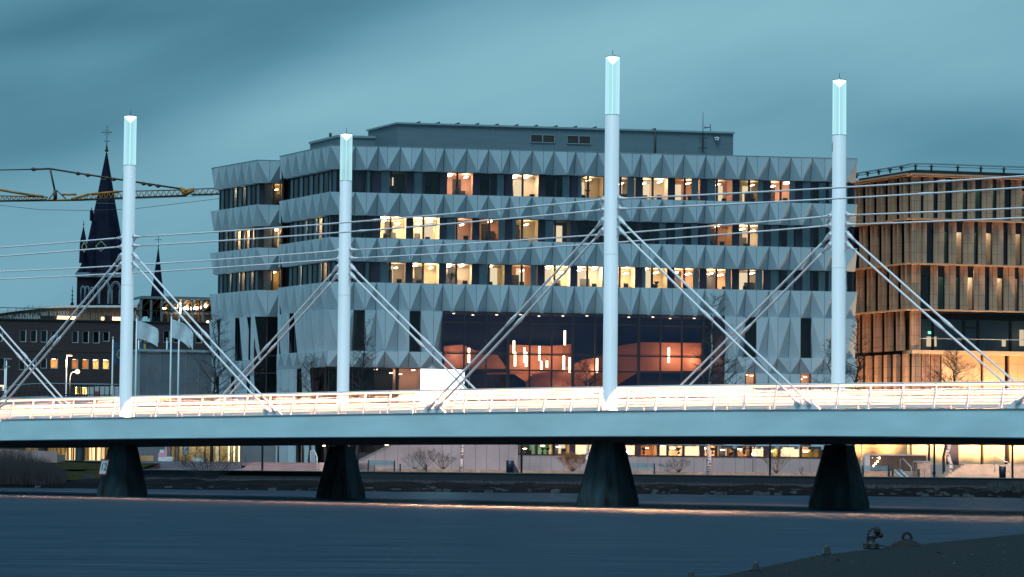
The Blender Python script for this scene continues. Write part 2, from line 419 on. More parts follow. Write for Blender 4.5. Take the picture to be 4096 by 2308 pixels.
_lw = nd(_n, 'ShaderNodeLayerWeight'); _lw.inputs[0].default_value = .35
_mr = nd(_n, 'ShaderNodeMapRange'); _mr.inputs[3].default_value = .36; _mr.inputs[4].default_value = .8; _n.links.new(_lw.outputs['Facing'], _mr.inputs[0])
_mx = nd(_n, 'ShaderNodeMixShader'); _n.links.new(_mr.outputs[0], _mx.inputs[0]); _n.links.new(_t.outputs[0], _mx.inputs[1]); _n.links.new(_e.outputs[0], _mx.inputs[2])
_o = nd(_n, 'ShaderNodeOutputMaterial'); _n.links.new(_mx.outputs[0], _o.inputs[0])
m_cone = emit('mast_lamp_cone', (.75, .97, 1.0), 6)
m_rod = emit('mast_lamp_rod', (.6, .95, 1.0), 1.3)
m_cap = mat('mast_cap', (.35, .45, .5), .4, .5)
m_dark = mat('dark_steel', (.02, .024, .03), .5, .3, 3, .2)
m_pin = mat('pin_steel', (.42, .5, .54), .35, .2)
RM = .335
CEN = NF.d.to_3d(); AIN = (-NF.n).to_3d(); ZZ = V((0, 0, 1))
SIDE_OUT = {}
def make_mast(k, d):
    u, ac = d['u'], d['ac']; zt = ztop(u); c = lambda z: AC(u, z, ac)
    mb = MB(); mb.tube([c(zt + .03), c(zt + .08), c(zt + .08), c(d['bot'] - .01)], [RM + .06, RM + .06, RM, RM], 32)
    zj = d['lug'][3] - 1.15; mb.tube([c(zj), c(zj + .012)], RM + .004, 32, 0, False)
    mo = mb.build('mast', m_mast, bridge)
    # service hatch outline
    zh = d['bot'] - .35; h = MB()
    if k in (2, 4, 1):
        for i in range(4):
            pass
        a0, a1 = -2.65, -2.15
        def hp(a, z, r=RM + .006): return c(z) + (CEN * math.cos(a) - AIN * -math.sin(a)) * r
        pts = [hp(a0, zh), hp(a1, zh), hp(a1, zh - .42), hp(a0, zh - .42), hp(a0, zh)]
        h.tube(pts, .008, 4); h.build('hatch', m_dark, mo)
    # glowing glass head
    mb = MB(); mb.tube([c(d['bot']), c(d['top'] - .06)], RM - .005, 32, 0, False); mb.build('glass_tube', m_lampglass, mo)
    mb = MB(); mb.tube([c(d['bot']), c(d['bot'] + .02)], RM + .003, 32); mb.build('lamp_rim', m_cap, mo); mb = MB(); mb.tube([c(d['top'] - .05), c(d['top'])], [RM + .004, RM + .004], 32); mb.build('lamp_rim', m_cap, mo)
    mb = MB(); mb.tube([c(d['top'] - .06), c(d['top'] - .36)], [RM - .02, .015], 24, 0, True); mb.build('light_cone', m_cone, mo)
    mb = MB(); mb.tube([c(d['bot'] + .02), c(d['top'] - .34)], .014, 6); 
    for a in (.6, 2.3, 4.0, 5.4):
        q = (CEN * math.cos(a) + AIN * math.sin(a)) * (RM * .55); mb.tube([c(d['bot'] + .02) + q, c(d['top'] - .2) + q], .004, 4)
    mb.build('light_rod', m_rod, mo)
    mb = MB(); mb.tube([c(d['top'] + .02), c(d['top'] + .05)], .12, 12); mb.tube([c(d['top'] + .05), c(d['top'] + .32)], .012, 6); mb.build('lightning_rod', m_dark, mo)
    # gusset plates with lugs, both ways along the bridge
    for s in (-1, 1):
        l = d['lug']; pr = [(.0, l[0] + .32), (.08, l[0] + .25), (.30, l[0] + .08), (.36, l[0] - .05), (.28, l[0] - .16), (.20, (l[0] + l[1]) / 2), (.28, l[1] + .13), (.36, l[1]), (.28, l[1] - .13), (.16, (l[1] + l[2]) / 2),
                        (.30, l[2] + .12), (.36, l[2] - .06), (.26, l[2] - .2), (.2, (l[2] + l[3]) / 2 - .02), (.32, l[3] + .1), (.36, l[3] - .06), (.22, l[3] - .24), (0, l[3] - .34)]
        mb = MB(); f = [c(z) + CEN * s * (RM - .06 + x) - AIN * .025 for x, z in pr]; bk = [p + AIN * .05 for p in f]
        n = len(pr); mb.mesh(f + bk, [tuple(range(n)), tuple(range(n, 2 * n))[::-1]] + [(i, (i + 1) % n, n + (i + 1) % n, n + i) for i in range(n)])
        fix_normals(mb.build('gusset', m_mast, mo))
    return mo
for k, d in masts.items(): d['o'] = make_mast(k, d)
def pin_pos(d, s, i):
    return AC(d['u'], d['lug'][i], d['ac']) + CEN * s * (RM + .17)
def cable(p, q, r, sag, forkp=True, forkq=True, coup=.35, fs=1.0):
    L_ = (q - p).length; n = 12; t = (q - p) / L_
    pts = [p + (q - p) * (i / n) - ZZ * sag * 4 * (i / n) * (1 - i / n) for i in range(n + 1)]
    a = pts[0] + (pts[1] - pts[0]).normalized() * .35 * fs; b = pts[-1] + (pts[-2] - pts[-1]).normalized() * .35 * fs
    mb = MB(); mb.tube([a] + pts[1:-1] + [b], r, 8); co = mb.build('cable', m_mast, bridge)
    for e, w in ((pts[0], (pts[1] - pts[0]).normalized()), (pts[-1], (pts[-2] - pts[-1]).normalized())):
        mb = MB()
        for s in (-1, 1):
            o_ = AIN * s * .05
            mb.tube([e + o_ - w * .11 * fs, e + o_ - w * .05 * fs, e + o_ + w * .06 * fs, e + w * .3 * fs + o_ * .4, e + w * .52 * fs], [.03, .085 * fs, .095 * fs, .055 * fs, r * 1.05], 8)
        mb.tube([e - AIN * .15, e + AIN * .15], .05 * fs, 12); mb.tube([e - AIN * .16, e - AIN * .10], .07 * fs, 12, 1)
        mb.build('fork_end', [m_mast, m_pin], co)
    if coup:
        k = coup * n; i = int(k); m0 = pts[i] + (pts[i + 1] - pts[i]) * (k - i); w = (pts[i + 1] - pts[i]).normalized(); hl = .42 * fs
        mb = MB(); mb.tube([m0 - w * hl, m0 - w * hl * .45, m0 - w * hl * .2, m0 + w * hl * .2, m0 + w * hl * .5, m0 + w * hl], [r * 1.02, r * 1.45, r * 1.55, r * 1.55, r * 1.3, r * 1.02], 10)
        mb.tube([m0 - w * hl * .24, m0 - w * hl * .21], r * 1.85, 10); mb.build('coupler', m_mast, co)
for a, b in ((1, 3), (2, 4), (-1, 1), (-2, 2), (3, 5), (4, 6)):
    for i in (0, 1): cable(pin_pos(masts[a], 1, i), pin_pos(masts[b], -1, i), .040, .12, coup=.55 - .03 * i)
# deck anchors
NA = Frame(tuple(NF.a - NF.n * .3), tuple(NF.a - NF.n * .3 + NF.d * 10))
dR = (NA.u(3240, 1619.5) - u3, NA.u(3196.5, 1618.6) - u3); dL = (u3 - NA.u(1717, 1631.6), u3 - NA.u(1750.6, 1632.6))
print('anchor offs', dR, dL)
for k, d in masts.items():
    ac = .30 if d['ac'] < 1 else W - .30
    for s in (-1, 1):
        offs = dR if s > 0 else dL
        for i in (0, 1):
            u = d['u'] + s * offs[i]
            if not (U0 < u < U1): continue
            cable(pin_pos(d, s, 2 + i), AC(u, ztop(u) + .30, ac), .056, .05, coup=.52 - .02 * i, fs=1.15)
        uc = d['u'] + s * (offs[0] + offs[1]) / 2
        if U0 < uc < U1:
            hw = abs(offs[0] - offs[1]) / 2; z0 = ztop(uc) + .036
            pr = [(-hw - .55, 0), (hw + .55, 0), (hw + .22, .25), (hw + .1, .42), (hw - .1, .42), (hw - .22, .2), (-hw + .22, .2), (-hw + .1, .42), (-hw - .1, .42), (-hw - .2, .3)]
            mb = MB(); n = len(pr); f = [AC(uc + x, z0 + z, ac - .03) for x, z in pr]; bk = [p + AIN * .06 for p in f]
            mb.mesh(f + bk, [tuple(range(n)), tuple(range(n, 2 * n))[::-1]] + [(i, (i + 1) % n, n + (i + 1) % n, n + i) for i in range(n)])
            fix_normals(mb.build('anchor_plate', m_mast, bridge))
# --- railings with light strips
m_led = emit('rail_light', (1.0, .46, .26), LED_S)
def railing(ac0, s, us):                 # s = +1 leans inward from the near side, -1 from the far side
    H = 1.12; ln = .27
    def rp(u, h, off=0): return AC(u, ztop(u) + .036 + h, ac0 + s * (ln * h / H + off))
    def rail(mb, h, r, off=0.0, n=6): mb.tube([rp(u, h, off) for u in USR], r, n)
    USR = [us[0] + (us[-1] - us[0]) * i / 40 for i in range(41)]
    mb = MB()
    for h, r in ((.08, .016), (.17, .012), (.30, .024), (.46, .024), (.60, .022), (.72, .028), (.86, .009), (.95, .009)): rail(mb, h, r, .03)
    ro = mb.build('railing', m_white, bridge)
    mb = MB(); rail(mb, H, .045, 0, 10); mb.build('handrail', m_white, ro)
    mb = MB(); rail(mb, H - .075, .03, .005); rail(mb, .66, .014, .06); rail(mb, .38, .014, .06)  # lower two strips added so the space between the rails glows
    lo = mb.build('light_strip', m_led, ro)
    for u in us:
        mb = MB(); w = .045; dd = .05
        for h0, h1, w0, w1 in ((0, H - .03, .06, .035),):
            p = [rp(u, h0, -.05) - CEN * w0, rp(u, h0, -.05) + CEN * w0, rp(u, h0, .09) + CEN * w0, rp(u, h0, .09) - CEN * w0,
                 rp(u, h1, -.03) - CEN * w1, rp(u, h1, -.03) + CEN * w1, rp(u, h1, .03) + CEN * w1, rp(u, h1, .03) - CEN * w1]
            mb.hexa(p)
        fix_normals(mb.build('post', m_white, ro))
pu = NF.u(2187, 1640, -.8); MOD = 1.665
n0 = int((pu - (-24)) / MOD)
railing(.50, 1, [pu + MOD * (i - n0) for i in range(n0 + int((NF.L + 14 - pu) / MOD) + 1)])
pf = pu + .7
railing(W - .50, -1, [pf + MOD * (i - n0 - 4) for i in range(n0 + int((NF.L + 14 - pf) / MOD) + 5)])
# added lit crash rails between footways and road, standing in for traffic light trails
for ac in (2.6, W - 2.6):
    mb = MB(); us = [-24 + i * 2.4 for i in range(int((NF.L + 36) / 2.4))]
    for h0, h1 in ((.40, .66),): strip(mb, [(ac - .04, T(-.12 + h0)), (ac + .04, T(-.12 + h0)), (ac + .04, T(-.12 + h1)), (ac - .04, T(-.12 + h1))], us)
    co = fix_normals(mb.build('added_crash_rail', m_white, bridge))
    mb = MB(); mb.tube([AC(u, ztop(u) - .12 + .72, ac) for u in us], .03, 6); mb.build('light_strip', m_led, co)  # strip added to make this rail glow
    mb = MB()
    for u in us:
        mb = MB(); mb.hexa([AC(u - .05, ztop(u) - .118, ac - .04), AC(u + .05, ztop(u) - .118, ac - .04), AC(u + .05, ztop(u) - .118, ac + .04), AC(u - .05, ztop(u) - .118, ac + .04), AC(u - .05, ztop(u) + .58, ac - .04), AC(u + .05, ztop(u) + .58, ac - .04), AC(u + .05, ztop(u) + .58, ac + .04), AC(u - .05, ztop(u) + .58, ac + .04)]); mb.build('rail_post', m_white, co)
# the lamps in the handrails: one long luminaire a side, shining down and outward
def rail_lamp(nm, uA, uB, ac, h, power, tilt, sprd=98):
    n = 4; L_ = (uB - uA) / n
    for i in range(n):
        um = uA + L_ * (i + .5); ld = bpy.data.lights.new(nm, 'AREA'); ld.shape = 'RECTANGLE'; ld.size = L_; ld.size_y = .04; ld.energy = power * L_; ld.color = (1, .31, .13) if tilt > 0 else (1, .42, .2); ld.spread = math.radians(sprd)
        lo = bpy.data.objects.new(nm, ld); link(lo)
        p, q = AC(uA + L_ * i, ztop(uA + L_ * i) + h, ac), AC(uA + L_ * (i + 1), ztop(uA + L_ * (i + 1)) + h, ac)
        x = (q - p).normalized(); z = -( -ZZ * math.cos(tilt) + (-AIN if ac < W / 2 else AIN) * math.sin(tilt)); z = (z - x * z.dot(x)).normalized(); y = z.cross(x)
        m_ = Matrix.Identity(4)
        for a in range(3): m_[a][0], m_[a][1], m_[a][2], m_[a][3] = x[a], y[a], z[a], ((p + q) / 2)[a]
        lo.matrix_world = m_
rail_lamp('handrail_lamp', -22, NF.L + 12, .74, 1.07, RAIL_W, math.radians(34))
rail_lamp('handrail_lamp', -22, NF.L + 12, W - .74, 1.07, RAIL_W * .22, math.radians(34))
rail_lamp('added_deck_lamp', -22, NF.L + 12, .78, 1.0, 32, math.radians(-42))  # added lamps turned inward to brighten deck, posts and mast feet
rail_lamp('added_deck_lamp', -22, NF.L + 12, W - .78, 1.0, 32, math.radians(-42))

# --- piers
def pier(xb0, xb1, xt0, xt1, yt, yb, Y, side):
    pb, pt_ = P((xb0 + xb1) / 2, yb, Y), P((xt0 + xt1) / 2, yt, Y); sc = Y / FPX
    wb, wt = (xb1 - xb0) * sc / 2, (xt1 - xt0) * sc / 2
    c0 = V((pb.x, pb.y, -.6)); c1 = V((pb.x + (pt_.x - pb.x) * .0, pb.y, pt_.z))
    mb = MB(); rings = []
    n = 12
    for f in (0, .25, .5, .75, .985, 1.0):
        z = -.6 + (c1.z + .6) * f; fw = max(0.0, min(1.0, (z) / c1.z)); k = wb + (wt - wb) * fw
        if f == 1.0: k -= .03
        q = []
        for sx, sy in ((-1, -.62), (-.62, -1), (.62, -1), (1, -.62), (1, .62), (.62, 1), (-.62, 1), (-1, .62)):
            # section turned to the skew of the bridge: seen width stays 2k
            q.append(c0 + V((0, 0, z + .6)) + (CEN * sx * .82 + AIN * sy * .82) * k * 1.03)
        rings.append(q)
    for q in rings: mb.v += [tuple(p) for p in q]
    for i in range(len(rings) - 1):
        for k in range(8):
            k2 = (k + 1) % 8; mb.f.append((i * 8 + k, i * 8 + k2, i * 8 + 8 + k2, i * 8 + 8 + k)); mb.m.append(0); mb.sm.append(False)
    e = (len(rings) - 1) * 8; mb.f.append(tuple(e + k for k in range(8))); mb.m.append(0); mb.sm.append(False)
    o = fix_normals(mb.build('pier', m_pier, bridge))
    mb = MB(); mb.tube([c1 - V((0, 0, .02)), c1 + V((0, 0, .5))], wt * .45, 12); mb.build('bearing', m_soffit, o)
    return c0, wb, wt, c1
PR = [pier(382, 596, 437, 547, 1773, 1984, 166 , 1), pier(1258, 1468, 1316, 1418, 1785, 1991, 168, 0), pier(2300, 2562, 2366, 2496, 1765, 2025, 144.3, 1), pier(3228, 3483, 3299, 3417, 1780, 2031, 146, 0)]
# depth board on the first pier
m_red = mat('sign_red', (.30, .03, .04), .5); m_signw = mat('sign_white', (.55, .62, .66), .5); m_black = mat('sign_black', (.01, .01, .012), .6)
c_ = [P(406, 1836, 164), P(438, 1836, 164), P(424, 1901, 164), P(393, 1901, 164)]
sg = thing('depth_sign', (c_[3] + c_[2]) / 2, 'red framed white board reading 12 on the leftmost bridge pier', 'sign')
def slab(mb, q, t, mi=0):
    n_ = (q[1] - q[0]).cross(q[3] - q[0]).normalized()
    if n_.y > 0: n_ = -n_
    mb.hexa([q[3], q[2], q[2] - n_ * t, q[3] - n_ * t, q[0], q[1], q[1] - n_ * t, q[0] - n_ * t], mi)
mb = MB(); slab(mb, c_, .05); fix_normals(mb.build('frame', m_red, sg))
ctr = sum(c_, V()) / 4; inn = [ctr + (p - ctr) * .82 + V((0, -.012, 0)) for p in c_]; mb = MB(); slab(mb, inn, .03); fix_normals(mb.build('panel', m_signw, sg))
xa = (c_[1] - c_[0]).normalized(); ya = (c_[0] - c_[3]).normalized(); mt = Matrix.Identity(4)
for a in range(3): mt[a][0], mt[a][1], mt[a][2], mt[a][3] = xa[a] * .8, ya[a] * 1.35, -FW[a], (ctr + V((0, -.02, 0)))[a]
text('number', '12', .42, m_black, sg, mt)
mb = MB(); mb.box(ctr.x - .02, ctr.x + .02, ctr.y + .02, ctr.y + 1.0, ctr.z - .02, ctr.z + .02); mb.build('bracket', m_dark, sg)
# ------------------------------------------------------------------ the faceted office building
MF = fr(1303, 260, 3419, 267)
_a = P(1303, 1868, 260); _b = P(1100, 1868, 270); SF = Frame((_b.x, _b.y), (_a.x, _a.y))
_w0 = P(1010, 1868, 273.5); _w1 = P(826, 1868, 281.6); WS = Frame((_w1.x, _w1.y), (_w0.x, _w0.y))
_w2 = P(1112, 1868, 273.9)
WFR = Frame((_w0.x, _w0.y), (_w2.x, _w2.y))
zc = lambda x, y: MF.z(x, y)
ZR, Z0b, Z1t, Z1b, Z2t, Z2b, Z3t = zc(1314, 581), zc(1409, 677), zc(1409, 769), zc(1409, 859), zc(1409, 950), zc(1398, 1043), zc(1398, 1128)
ZT1, ZT2, ZT3 = zc(1398, 1239), zc(1398, 1403), zc(1398, 1467)
print('levels', ZR, Z0b, Z1t, Z1b, Z2t, Z2b, Z3t, ZT1, ZT2, ZT3)
office = thing('office_building', MF.pt(MF.L / 2, GZ, -8), 'grey office block with faceted triangular cladding bands and lit window rows', 'office building')
DREC, OW = .70, -.74
def band(F, seams, z0, z1, inv=False, cuts=()):
    """cladding between seam list [(u, 'P'|'V')]; at a P seam the lower edge is pressed in"""
    g_ = .014; runs = [[]]
    for pa, pb in zip(seams, seams[1:]):
        if any(pa[0] >= c0 - .05 and pb[0] <= c1 + .05 for c0, c1 in cuts):
            if runs[-1]: runs.append([])
        else: runs[-1].append((pa, pb))
    for run in runs:
        if not run: continue
        mb = MB()
        for (ua, ta), (ub, tb) in run:
            a, b = ua + g_, ub - g_
            At, Bt = F.pt(a, z1), F.pt(b, z1)
            Ab = F.pt(a, z0, -DREC if ta == 'P' else 0); Bb = F.pt(b, z0, -DREC if tb == 'P' else 0)
            mi = R.choice((0, 0, 0, 1, 2))
            if tb == 'P': mb.poly([At, Bt, Ab], mi); mb.poly([Bt, Bb, Ab], mi)
            else: mb.poly([At, Bt, Bb], mi); mb.poly([At, Bb, Ab], mi)
            for q0, q1 in ((Ab, Bb), (At, Bt)): mb.poly([q0, q1, F.pt(b, q0.z, -.9), F.pt(a, q0.z, -.9)])
        o = mb.build('cladding_band', [m_clad, m_cladb, m_cladc], office)
        mb = MB(); mb.fbox(F, run[0][0][0] + (.12 if F is not MF else 0), run[-1][1][0] - (.55 if F is not MF else 0), z0 + .01, z1 - .01, -.72, -.95); mb.build('backing', m_clad2, o)
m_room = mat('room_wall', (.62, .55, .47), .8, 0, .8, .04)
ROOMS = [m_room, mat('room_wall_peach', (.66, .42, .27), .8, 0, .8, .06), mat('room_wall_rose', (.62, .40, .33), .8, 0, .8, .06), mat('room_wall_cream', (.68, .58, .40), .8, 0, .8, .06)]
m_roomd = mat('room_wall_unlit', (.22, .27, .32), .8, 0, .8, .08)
m_blind = mat('blind_fabric', (.46, .56, .60), .8, 0, 1.5, .08, stretch=(6, 6, .3))
m_door = mat('office_door', (.75, .7, .62), .6)
LAMP = {e: emit('ceiling_lamp_light_%d' % e, (1.0, .64, .37), e) for e in (14, 26, 45, 80, 150)}
m_corr = emit('corridor_light', (1.0, .70, .42), 1.15)
m_furn = mat('furniture_dark', (.03, .035, .045), .6, 0, 4, .2)
def window(F, u0, u1, z0, z1, splits, lit=0, infill=None, parent=office, depth=3.0, blinds=(), o=OW, wall=None, door=True, gl=None, head=.06, seed=0, lamp=(.25, .75), trans=0):
    """one window: frame (with its infill panel), panes, and the room behind it"""
    rr = random.Random(seed or int(u0 * 100) + int(z0 * 37))
    mb = MB(); e = .05
    mb.fbox(F, u0, u1, z1 - head, z1, o, o - .12); mb.fbox(F, u0, u1, z0, z0 + head, o, o - .12)
    xs = []
    for a, b in splits: xs += [a, b]
    cur = u0
    for a, b in splits:
        if a - cur > .012: mb.fbox(F, cur, a, z0 + head, z1 - head, o + .0, o - .12)
        cur = b
    if u1 - cur > .012: mb.fbox(F, cur, u1, z0 + head, z1 - head, o, o - .12)
    fo = mb.build('window', infill or m_navy, parent)
    for k, (a, b) in enumerate(splits):
        t = trans
        MB().poly([F.pt(a, z0 + head, o - .05), F.pt(b, z0 + head, o - .05), F.pt(b, z1 - head, o - .05), F.pt(a, z1 - head, o - .05)]).build('pane', gl or m_glass, fo)
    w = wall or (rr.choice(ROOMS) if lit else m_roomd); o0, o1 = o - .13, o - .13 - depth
    r0, r1 = splits[0][0] - .18, splits[-1][1] + .18; zf, zt_ = z0 - .25, z1 + .02
    mb = MB(); q = F.pt
    mb.poly([q(r0, zf, o1), q(r1, zf, o1), q(r1, zt_, o1), q(r0, zt_, o1)])
    mb.poly([q(r0, zf, o0), q(r0, zf, o1), q(r0, zt_, o1), q(r0, zt_, o0)]); mb.poly([q(r1, zf, o1), q(r1, zf, o0), q(r1, zt_, o0), q(r1, zt_, o1)])
    mb.poly([q(r0, zt_, o0), q(r0, zt_, o1), q(r1, zt_, o1), q(r1, zt_, o0)]); mb.poly([q(r0, zf, o0), q(r1, zf, o0), q(r1, zf, o1), q(r0, zf, o1)])
    ro = mb.build('room', w, fo)
    Wd = r1 - r0
    if door:
        d0 = r0 + Wd * rr.uniform(.15, .6); mb = MB(); mb.fbox(F, d0, d0 + .75, zf, zf + 2.0, o1 + .04, o1)
        mb.build('doorway', m_corr if rr.random() < .45 + .25 * bool(lit) else m_furn, fo)
        mb = MB(); a = r0 + Wd * rr.uniform(0, .6); mb.fbox(F, a, a + rr.uniform(.4, 1.0), zf, zf + rr.uniform(.9, 1.7), o1 + .5, o1 + .06)
        mb.fbox(F, r0 + Wd * .3, r0 + Wd * .75, z0 + .02, z0 + .10, o0 - .5, o0 - 1.2); 
        a = r0 + Wd * rr.uniform(.2, .7); mb.fbox(F, a, a + .42, z0 + .1, z0 + rr.uniform(.35, .6), o0 - .7, o0 - .76)
        mb.build('furniture', m_furn, fo)
    if lit:
        for i, fx in enumerate(lamp):
            mb = MB(); c0 = r0 + Wd * (fx + rr.uniform(-.1, .1)); hz0 = zt_ - rr.uniform(.08, .5); mb.fbox(F, c0 - .10, c0 + .10, hz0 - .04, hz0, o0 - depth * .3, o0 - depth * .75); mb.build('ceiling_lamp', LAMP[lit], fo)
    for a, b in blinds:
        mb = MB(); n = max(3, int((b - a) / .07)); pts = []
        for i in range(n + 1):
            x = a + (b - a) * i / n; pts.append((x, o - .16 - .03 * (i % 2)))
        for (xa, oa), (xb, ob) in zip(pts, pts[1:]): mb.poly([q(xa, z0 + head, oa), q(xb, z0 + head, ob), q(xb, z1 - head, ob), q(xa, z1 - head, oa)])
        mb.build('blind', m_blind, fo)
    return fo
# seams along the main face, read at roof level
px_ = [1314.5, 1370, 1424, 1468, 1513.6, 1550, 1603, 1647, 1691, 1742, 1778, 1815.7, 1868, 1911.6, 1955, 2006.6, 2041.7, 2079, 2130.6, 2174, 2216.5, 2269, 2303, 2340.5, 2391, 2435, 2479, 2528.5, 2565.3, 2601, 2651.5, 2694, 2737.6, 2788, 2824, 2859, 2903, 2951, 2987, 3029, 3079.5, 3115, 3165, 3206, 3249, 3300, 3336, 3383, 3431]
seams = [(MF.u(x, 600 + (x - 1314) * .029), 'P' if i % 2 == 0 else 'V') for i, x in enumerate(px_)]
seams[0] = (0.0, 'P'); UE = seams[-1][0]
for a, b in ((Z0b, ZR), (Z1b, Z1t), (Z2b, Z2t), (ZT1, Z3t)): band(MF, seams, a, b)
# hall glazing and slot windows cut into the two lower bands
HU0, HU1 = MF.u(1771, 1420), MF.u(2893, 1440)
lowseam = [(u, 'V' if t == 'P' else 'P') for u, t in seams]
slots = []
for xa, xb in ((1417, 1457), (1640, 1680), (2981, 3020), (3202, 3243)):
    slots.append((MF.u(xa, 1330), MF.u(xb, 1330)))
def snap(u):
    return min((s for s, _ in seams), key=lambda s: abs(s - u))
slots = [(snap(a), snap(b)) for a, b in slots]; HU0, HU1 = snap(HU0), snap(HU1)
band(MF, [(u, t) for u, t in seams], ZT2, ZT1, cuts=[(HU0, HU1)] + slots)
band(MF, [(u, 'V' if t == 'P' else 'P') for u, t in seams], ZT3, ZT2, cuts=[(HU0, HU1)])
for a, b in slots: window(MF, a, b, ZT2, ZT1, [(a + .1, b - .1)], 0, m_frame, door=False, depth=1.2, o=-.2, gl=m_glassd)
# window rows
bays = [1527, 1659, 1792.5, 1924, 2055.3, 2187.5, 2318, 2448, 2577.5, 2706.6, 2835.7, 2965, 3091.4, 3218]
rows = [(Z1t, Z0b, 605 + 90), (Z2t, Z1b, 0), (Z3t, Z2b, 0)]
litmap = [[0, 0, 45, 0, 80, 0, 26, 14, 45, 26, 26, 14, 45, 0],
          [150, 150, 26, 26, 26, 0, 0, 0, 0, 0, 26, 45, 0, 0],
          [26, 80, 80, 26, 26, 150, 150, 150, 45, 80, 80, 26, 0, 0]]
blindmap = [['N', 'N', '', 'W', '', 'W', 'n', 'W', '', 'W', 'N', 'w', 'w', 'NW'],
            ['', '', 'N', 'w', 'n', 'N', '', 'N', 'W', 'NW', 'n', 'w', 'NW', 'NW'],
            ['N', '', '', 'N', 'w', '', '', '', 'n', 'w', 'w', 'W', 'NW', 'NW']]
BU = [MF.u(x, 730 + (x - 1409) * .025) for x in bays]; BW = (BU[-1] - BU[0]) / 13
pitch = []
for r_, (z0, z1, _) in enumerate(rows):
    zz0, zz1 = z0 - .04, z1 + .02
    for k, ub in enumerate(BU):
        n0_, n1_ = ub, ub + BW * .277; w0_, w1_ = ub + BW * .34, ub + BW * .785
        end = BU[k + 1] if k < 13 else ub + BW
        bl = []; bm_ = blindmap[r_][k]
        if 'N' in bm_: bl.append((n0_, n1_))
        if 'n' in bm_: bl.append((n0_, n0_ + .35))
        if 'W' in bm_: bl.append((w0_ + .55, w1_ - .12))
        if 'w' in bm_: bl.append((w1_ - .55, w1_))
        window(MF, ub - BW * .215, ub + BW * .785, zz0, zz1, [(n0_ + .02, n1_), (w0_, w1_)], litmap[r_][k], blinds=bl, lamp=(.6,) if litmap[r_][k] < 45 else (.3, .72))
    # towards the corner on the left, and the dark tail on the right
    a = BU[0] - BW * .215
    for b_, e_, sp2 in ((.2, 1.65, [(.35, .95), (1.05, 1.55)]), (1.65, 3.2, [(1.75, 2.35), (2.5, 3.1)]), (3.2, a, [(3.25, a - .12)])):
        if e_ - b_ < .4: continue
        window(MF, b_, e_, zz0, zz1, sp2, 0, door=False, depth=1.2, blinds=[(sp2[0][0], sp2[0][0] + .3)] if r_ != 1 else [])
    t0 = BU[-1] + BW * .785
    window(MF, t0, UE - .1, zz0, zz1, [(t0 + .1, t0 + .95), (t0 + 1.1, UE - .3)], 0, door=False, blinds=[(t0 + .2, t0 + .6)])
# side faces
def side_face(F, n, lits, flip=False):
    L_ = F.L; sm = [(L_ * i / (2 * n), 'P' if i % 2 == 0 else 'V') for i in range(2 * n + 1)]
    for a, b in ((Z0b, ZR), (Z1b, Z1t), (Z2b, Z2t), (ZT1, Z3t)): band(F, sm, a, b)
    for r_, (z0, z1, _) in enumerate(rows):
        m_ = 9
        for i in range(m_):
            a, b = .3 + (L_ - 1.2) * i / m_, .3 + (L_ - 1.2) * (i + 1) / m_
            li = lits[r_][min(i, 7)]; w = b - a
            window(F, a, b, z0 - .04, z1 + .02, [(a + .05, b - .06)], li, door=False, depth=1.1, lamp=(.5,), blinds=[(a + .1, a + w * (.45 if li else .8))] if (i * 3 + r_) % 4 in (0, 2) else [])
    for z0, z1, _ in rows: mb = MB(); mb.fbox(F, L_ - .9, L_ - .78, z0 - .04, z1 + .02, OW - .02, OW - .5); mb.build('corner_mullion', m_frame, office)
    return sm
L0 = 0
sm = side_face(SF, 6, [[0] * 8, [0, 0, 0, 80, 0, 80, 80, 0], [0, 0, 150, 0, 0, 0, 80, 26]])
sl = [(sm[3][0], sm[4][0])]
band(SF, sm, ZT2, ZT1, cuts=sl); band(SF, [(u, 'V' if t == 'P' else 'P') for u, t in sm], ZT3, ZT2)
window(SF, sm[3][0], sm[4][0], ZT2, ZT1, [(sm[3][0] + .1, sm[4][0] - .1)], 0, m_frame, door=False, depth=.6, o=-.2, gl=m_glassd)
band(SF, sm[:9], 2.0, ZT3 - .03, cuts=[(sm[5][0], sm[6][0])])
window(SF, sm[5][0], sm[6][0], 2.0, ZT3 - .03, [(sm[5][0] + .1, sm[6][0] - .1)], 0, m_frame, door=False, depth=.6, o=-.2, gl=m_glassd)
sm = side_face(WS, 6, [[0, 0, 0, 80, 0, 26, 0, 0], [0, 26, 0, 80, 150, 80, 150, 150], [0, 0, 80, 0, 80, 26, 0, 45]])
sl = [(sm[2][0], sm[3][0]), (sm[7][0], sm[8][0]), (sm[10][0], sm[11][0])]
band(WS, sm, ZT2 - .4, ZT1, cuts=sl); band(WS, [(u, 'V' if t == 'P' else 'P') for u, t in sm], ZT3 - .4, ZT2 - .43)
for a, b in sl: window(WS, a, b, ZT2 - .4, ZT1, [(a + .1, b - .1)], 0, m_frame, door=False, depth=.6, o=-.2, gl=m_glassd)
band(WS, sm, 2.0, ZT3 - .43, cuts=[(sm[2][0], sm[3][0]), (sm[6][0], sm[7][0]), (sm[10][0], sm[11][0])])
for i in (2, 6, 10):
    a, b = sm[i][0], sm[i + 1][0]; window(WS, a, b, 2.0, ZT3 - .43, [(a + .1, b - .1)], 0, m_frame, door=False, depth=.6, o=-.2, gl=m_glassd)
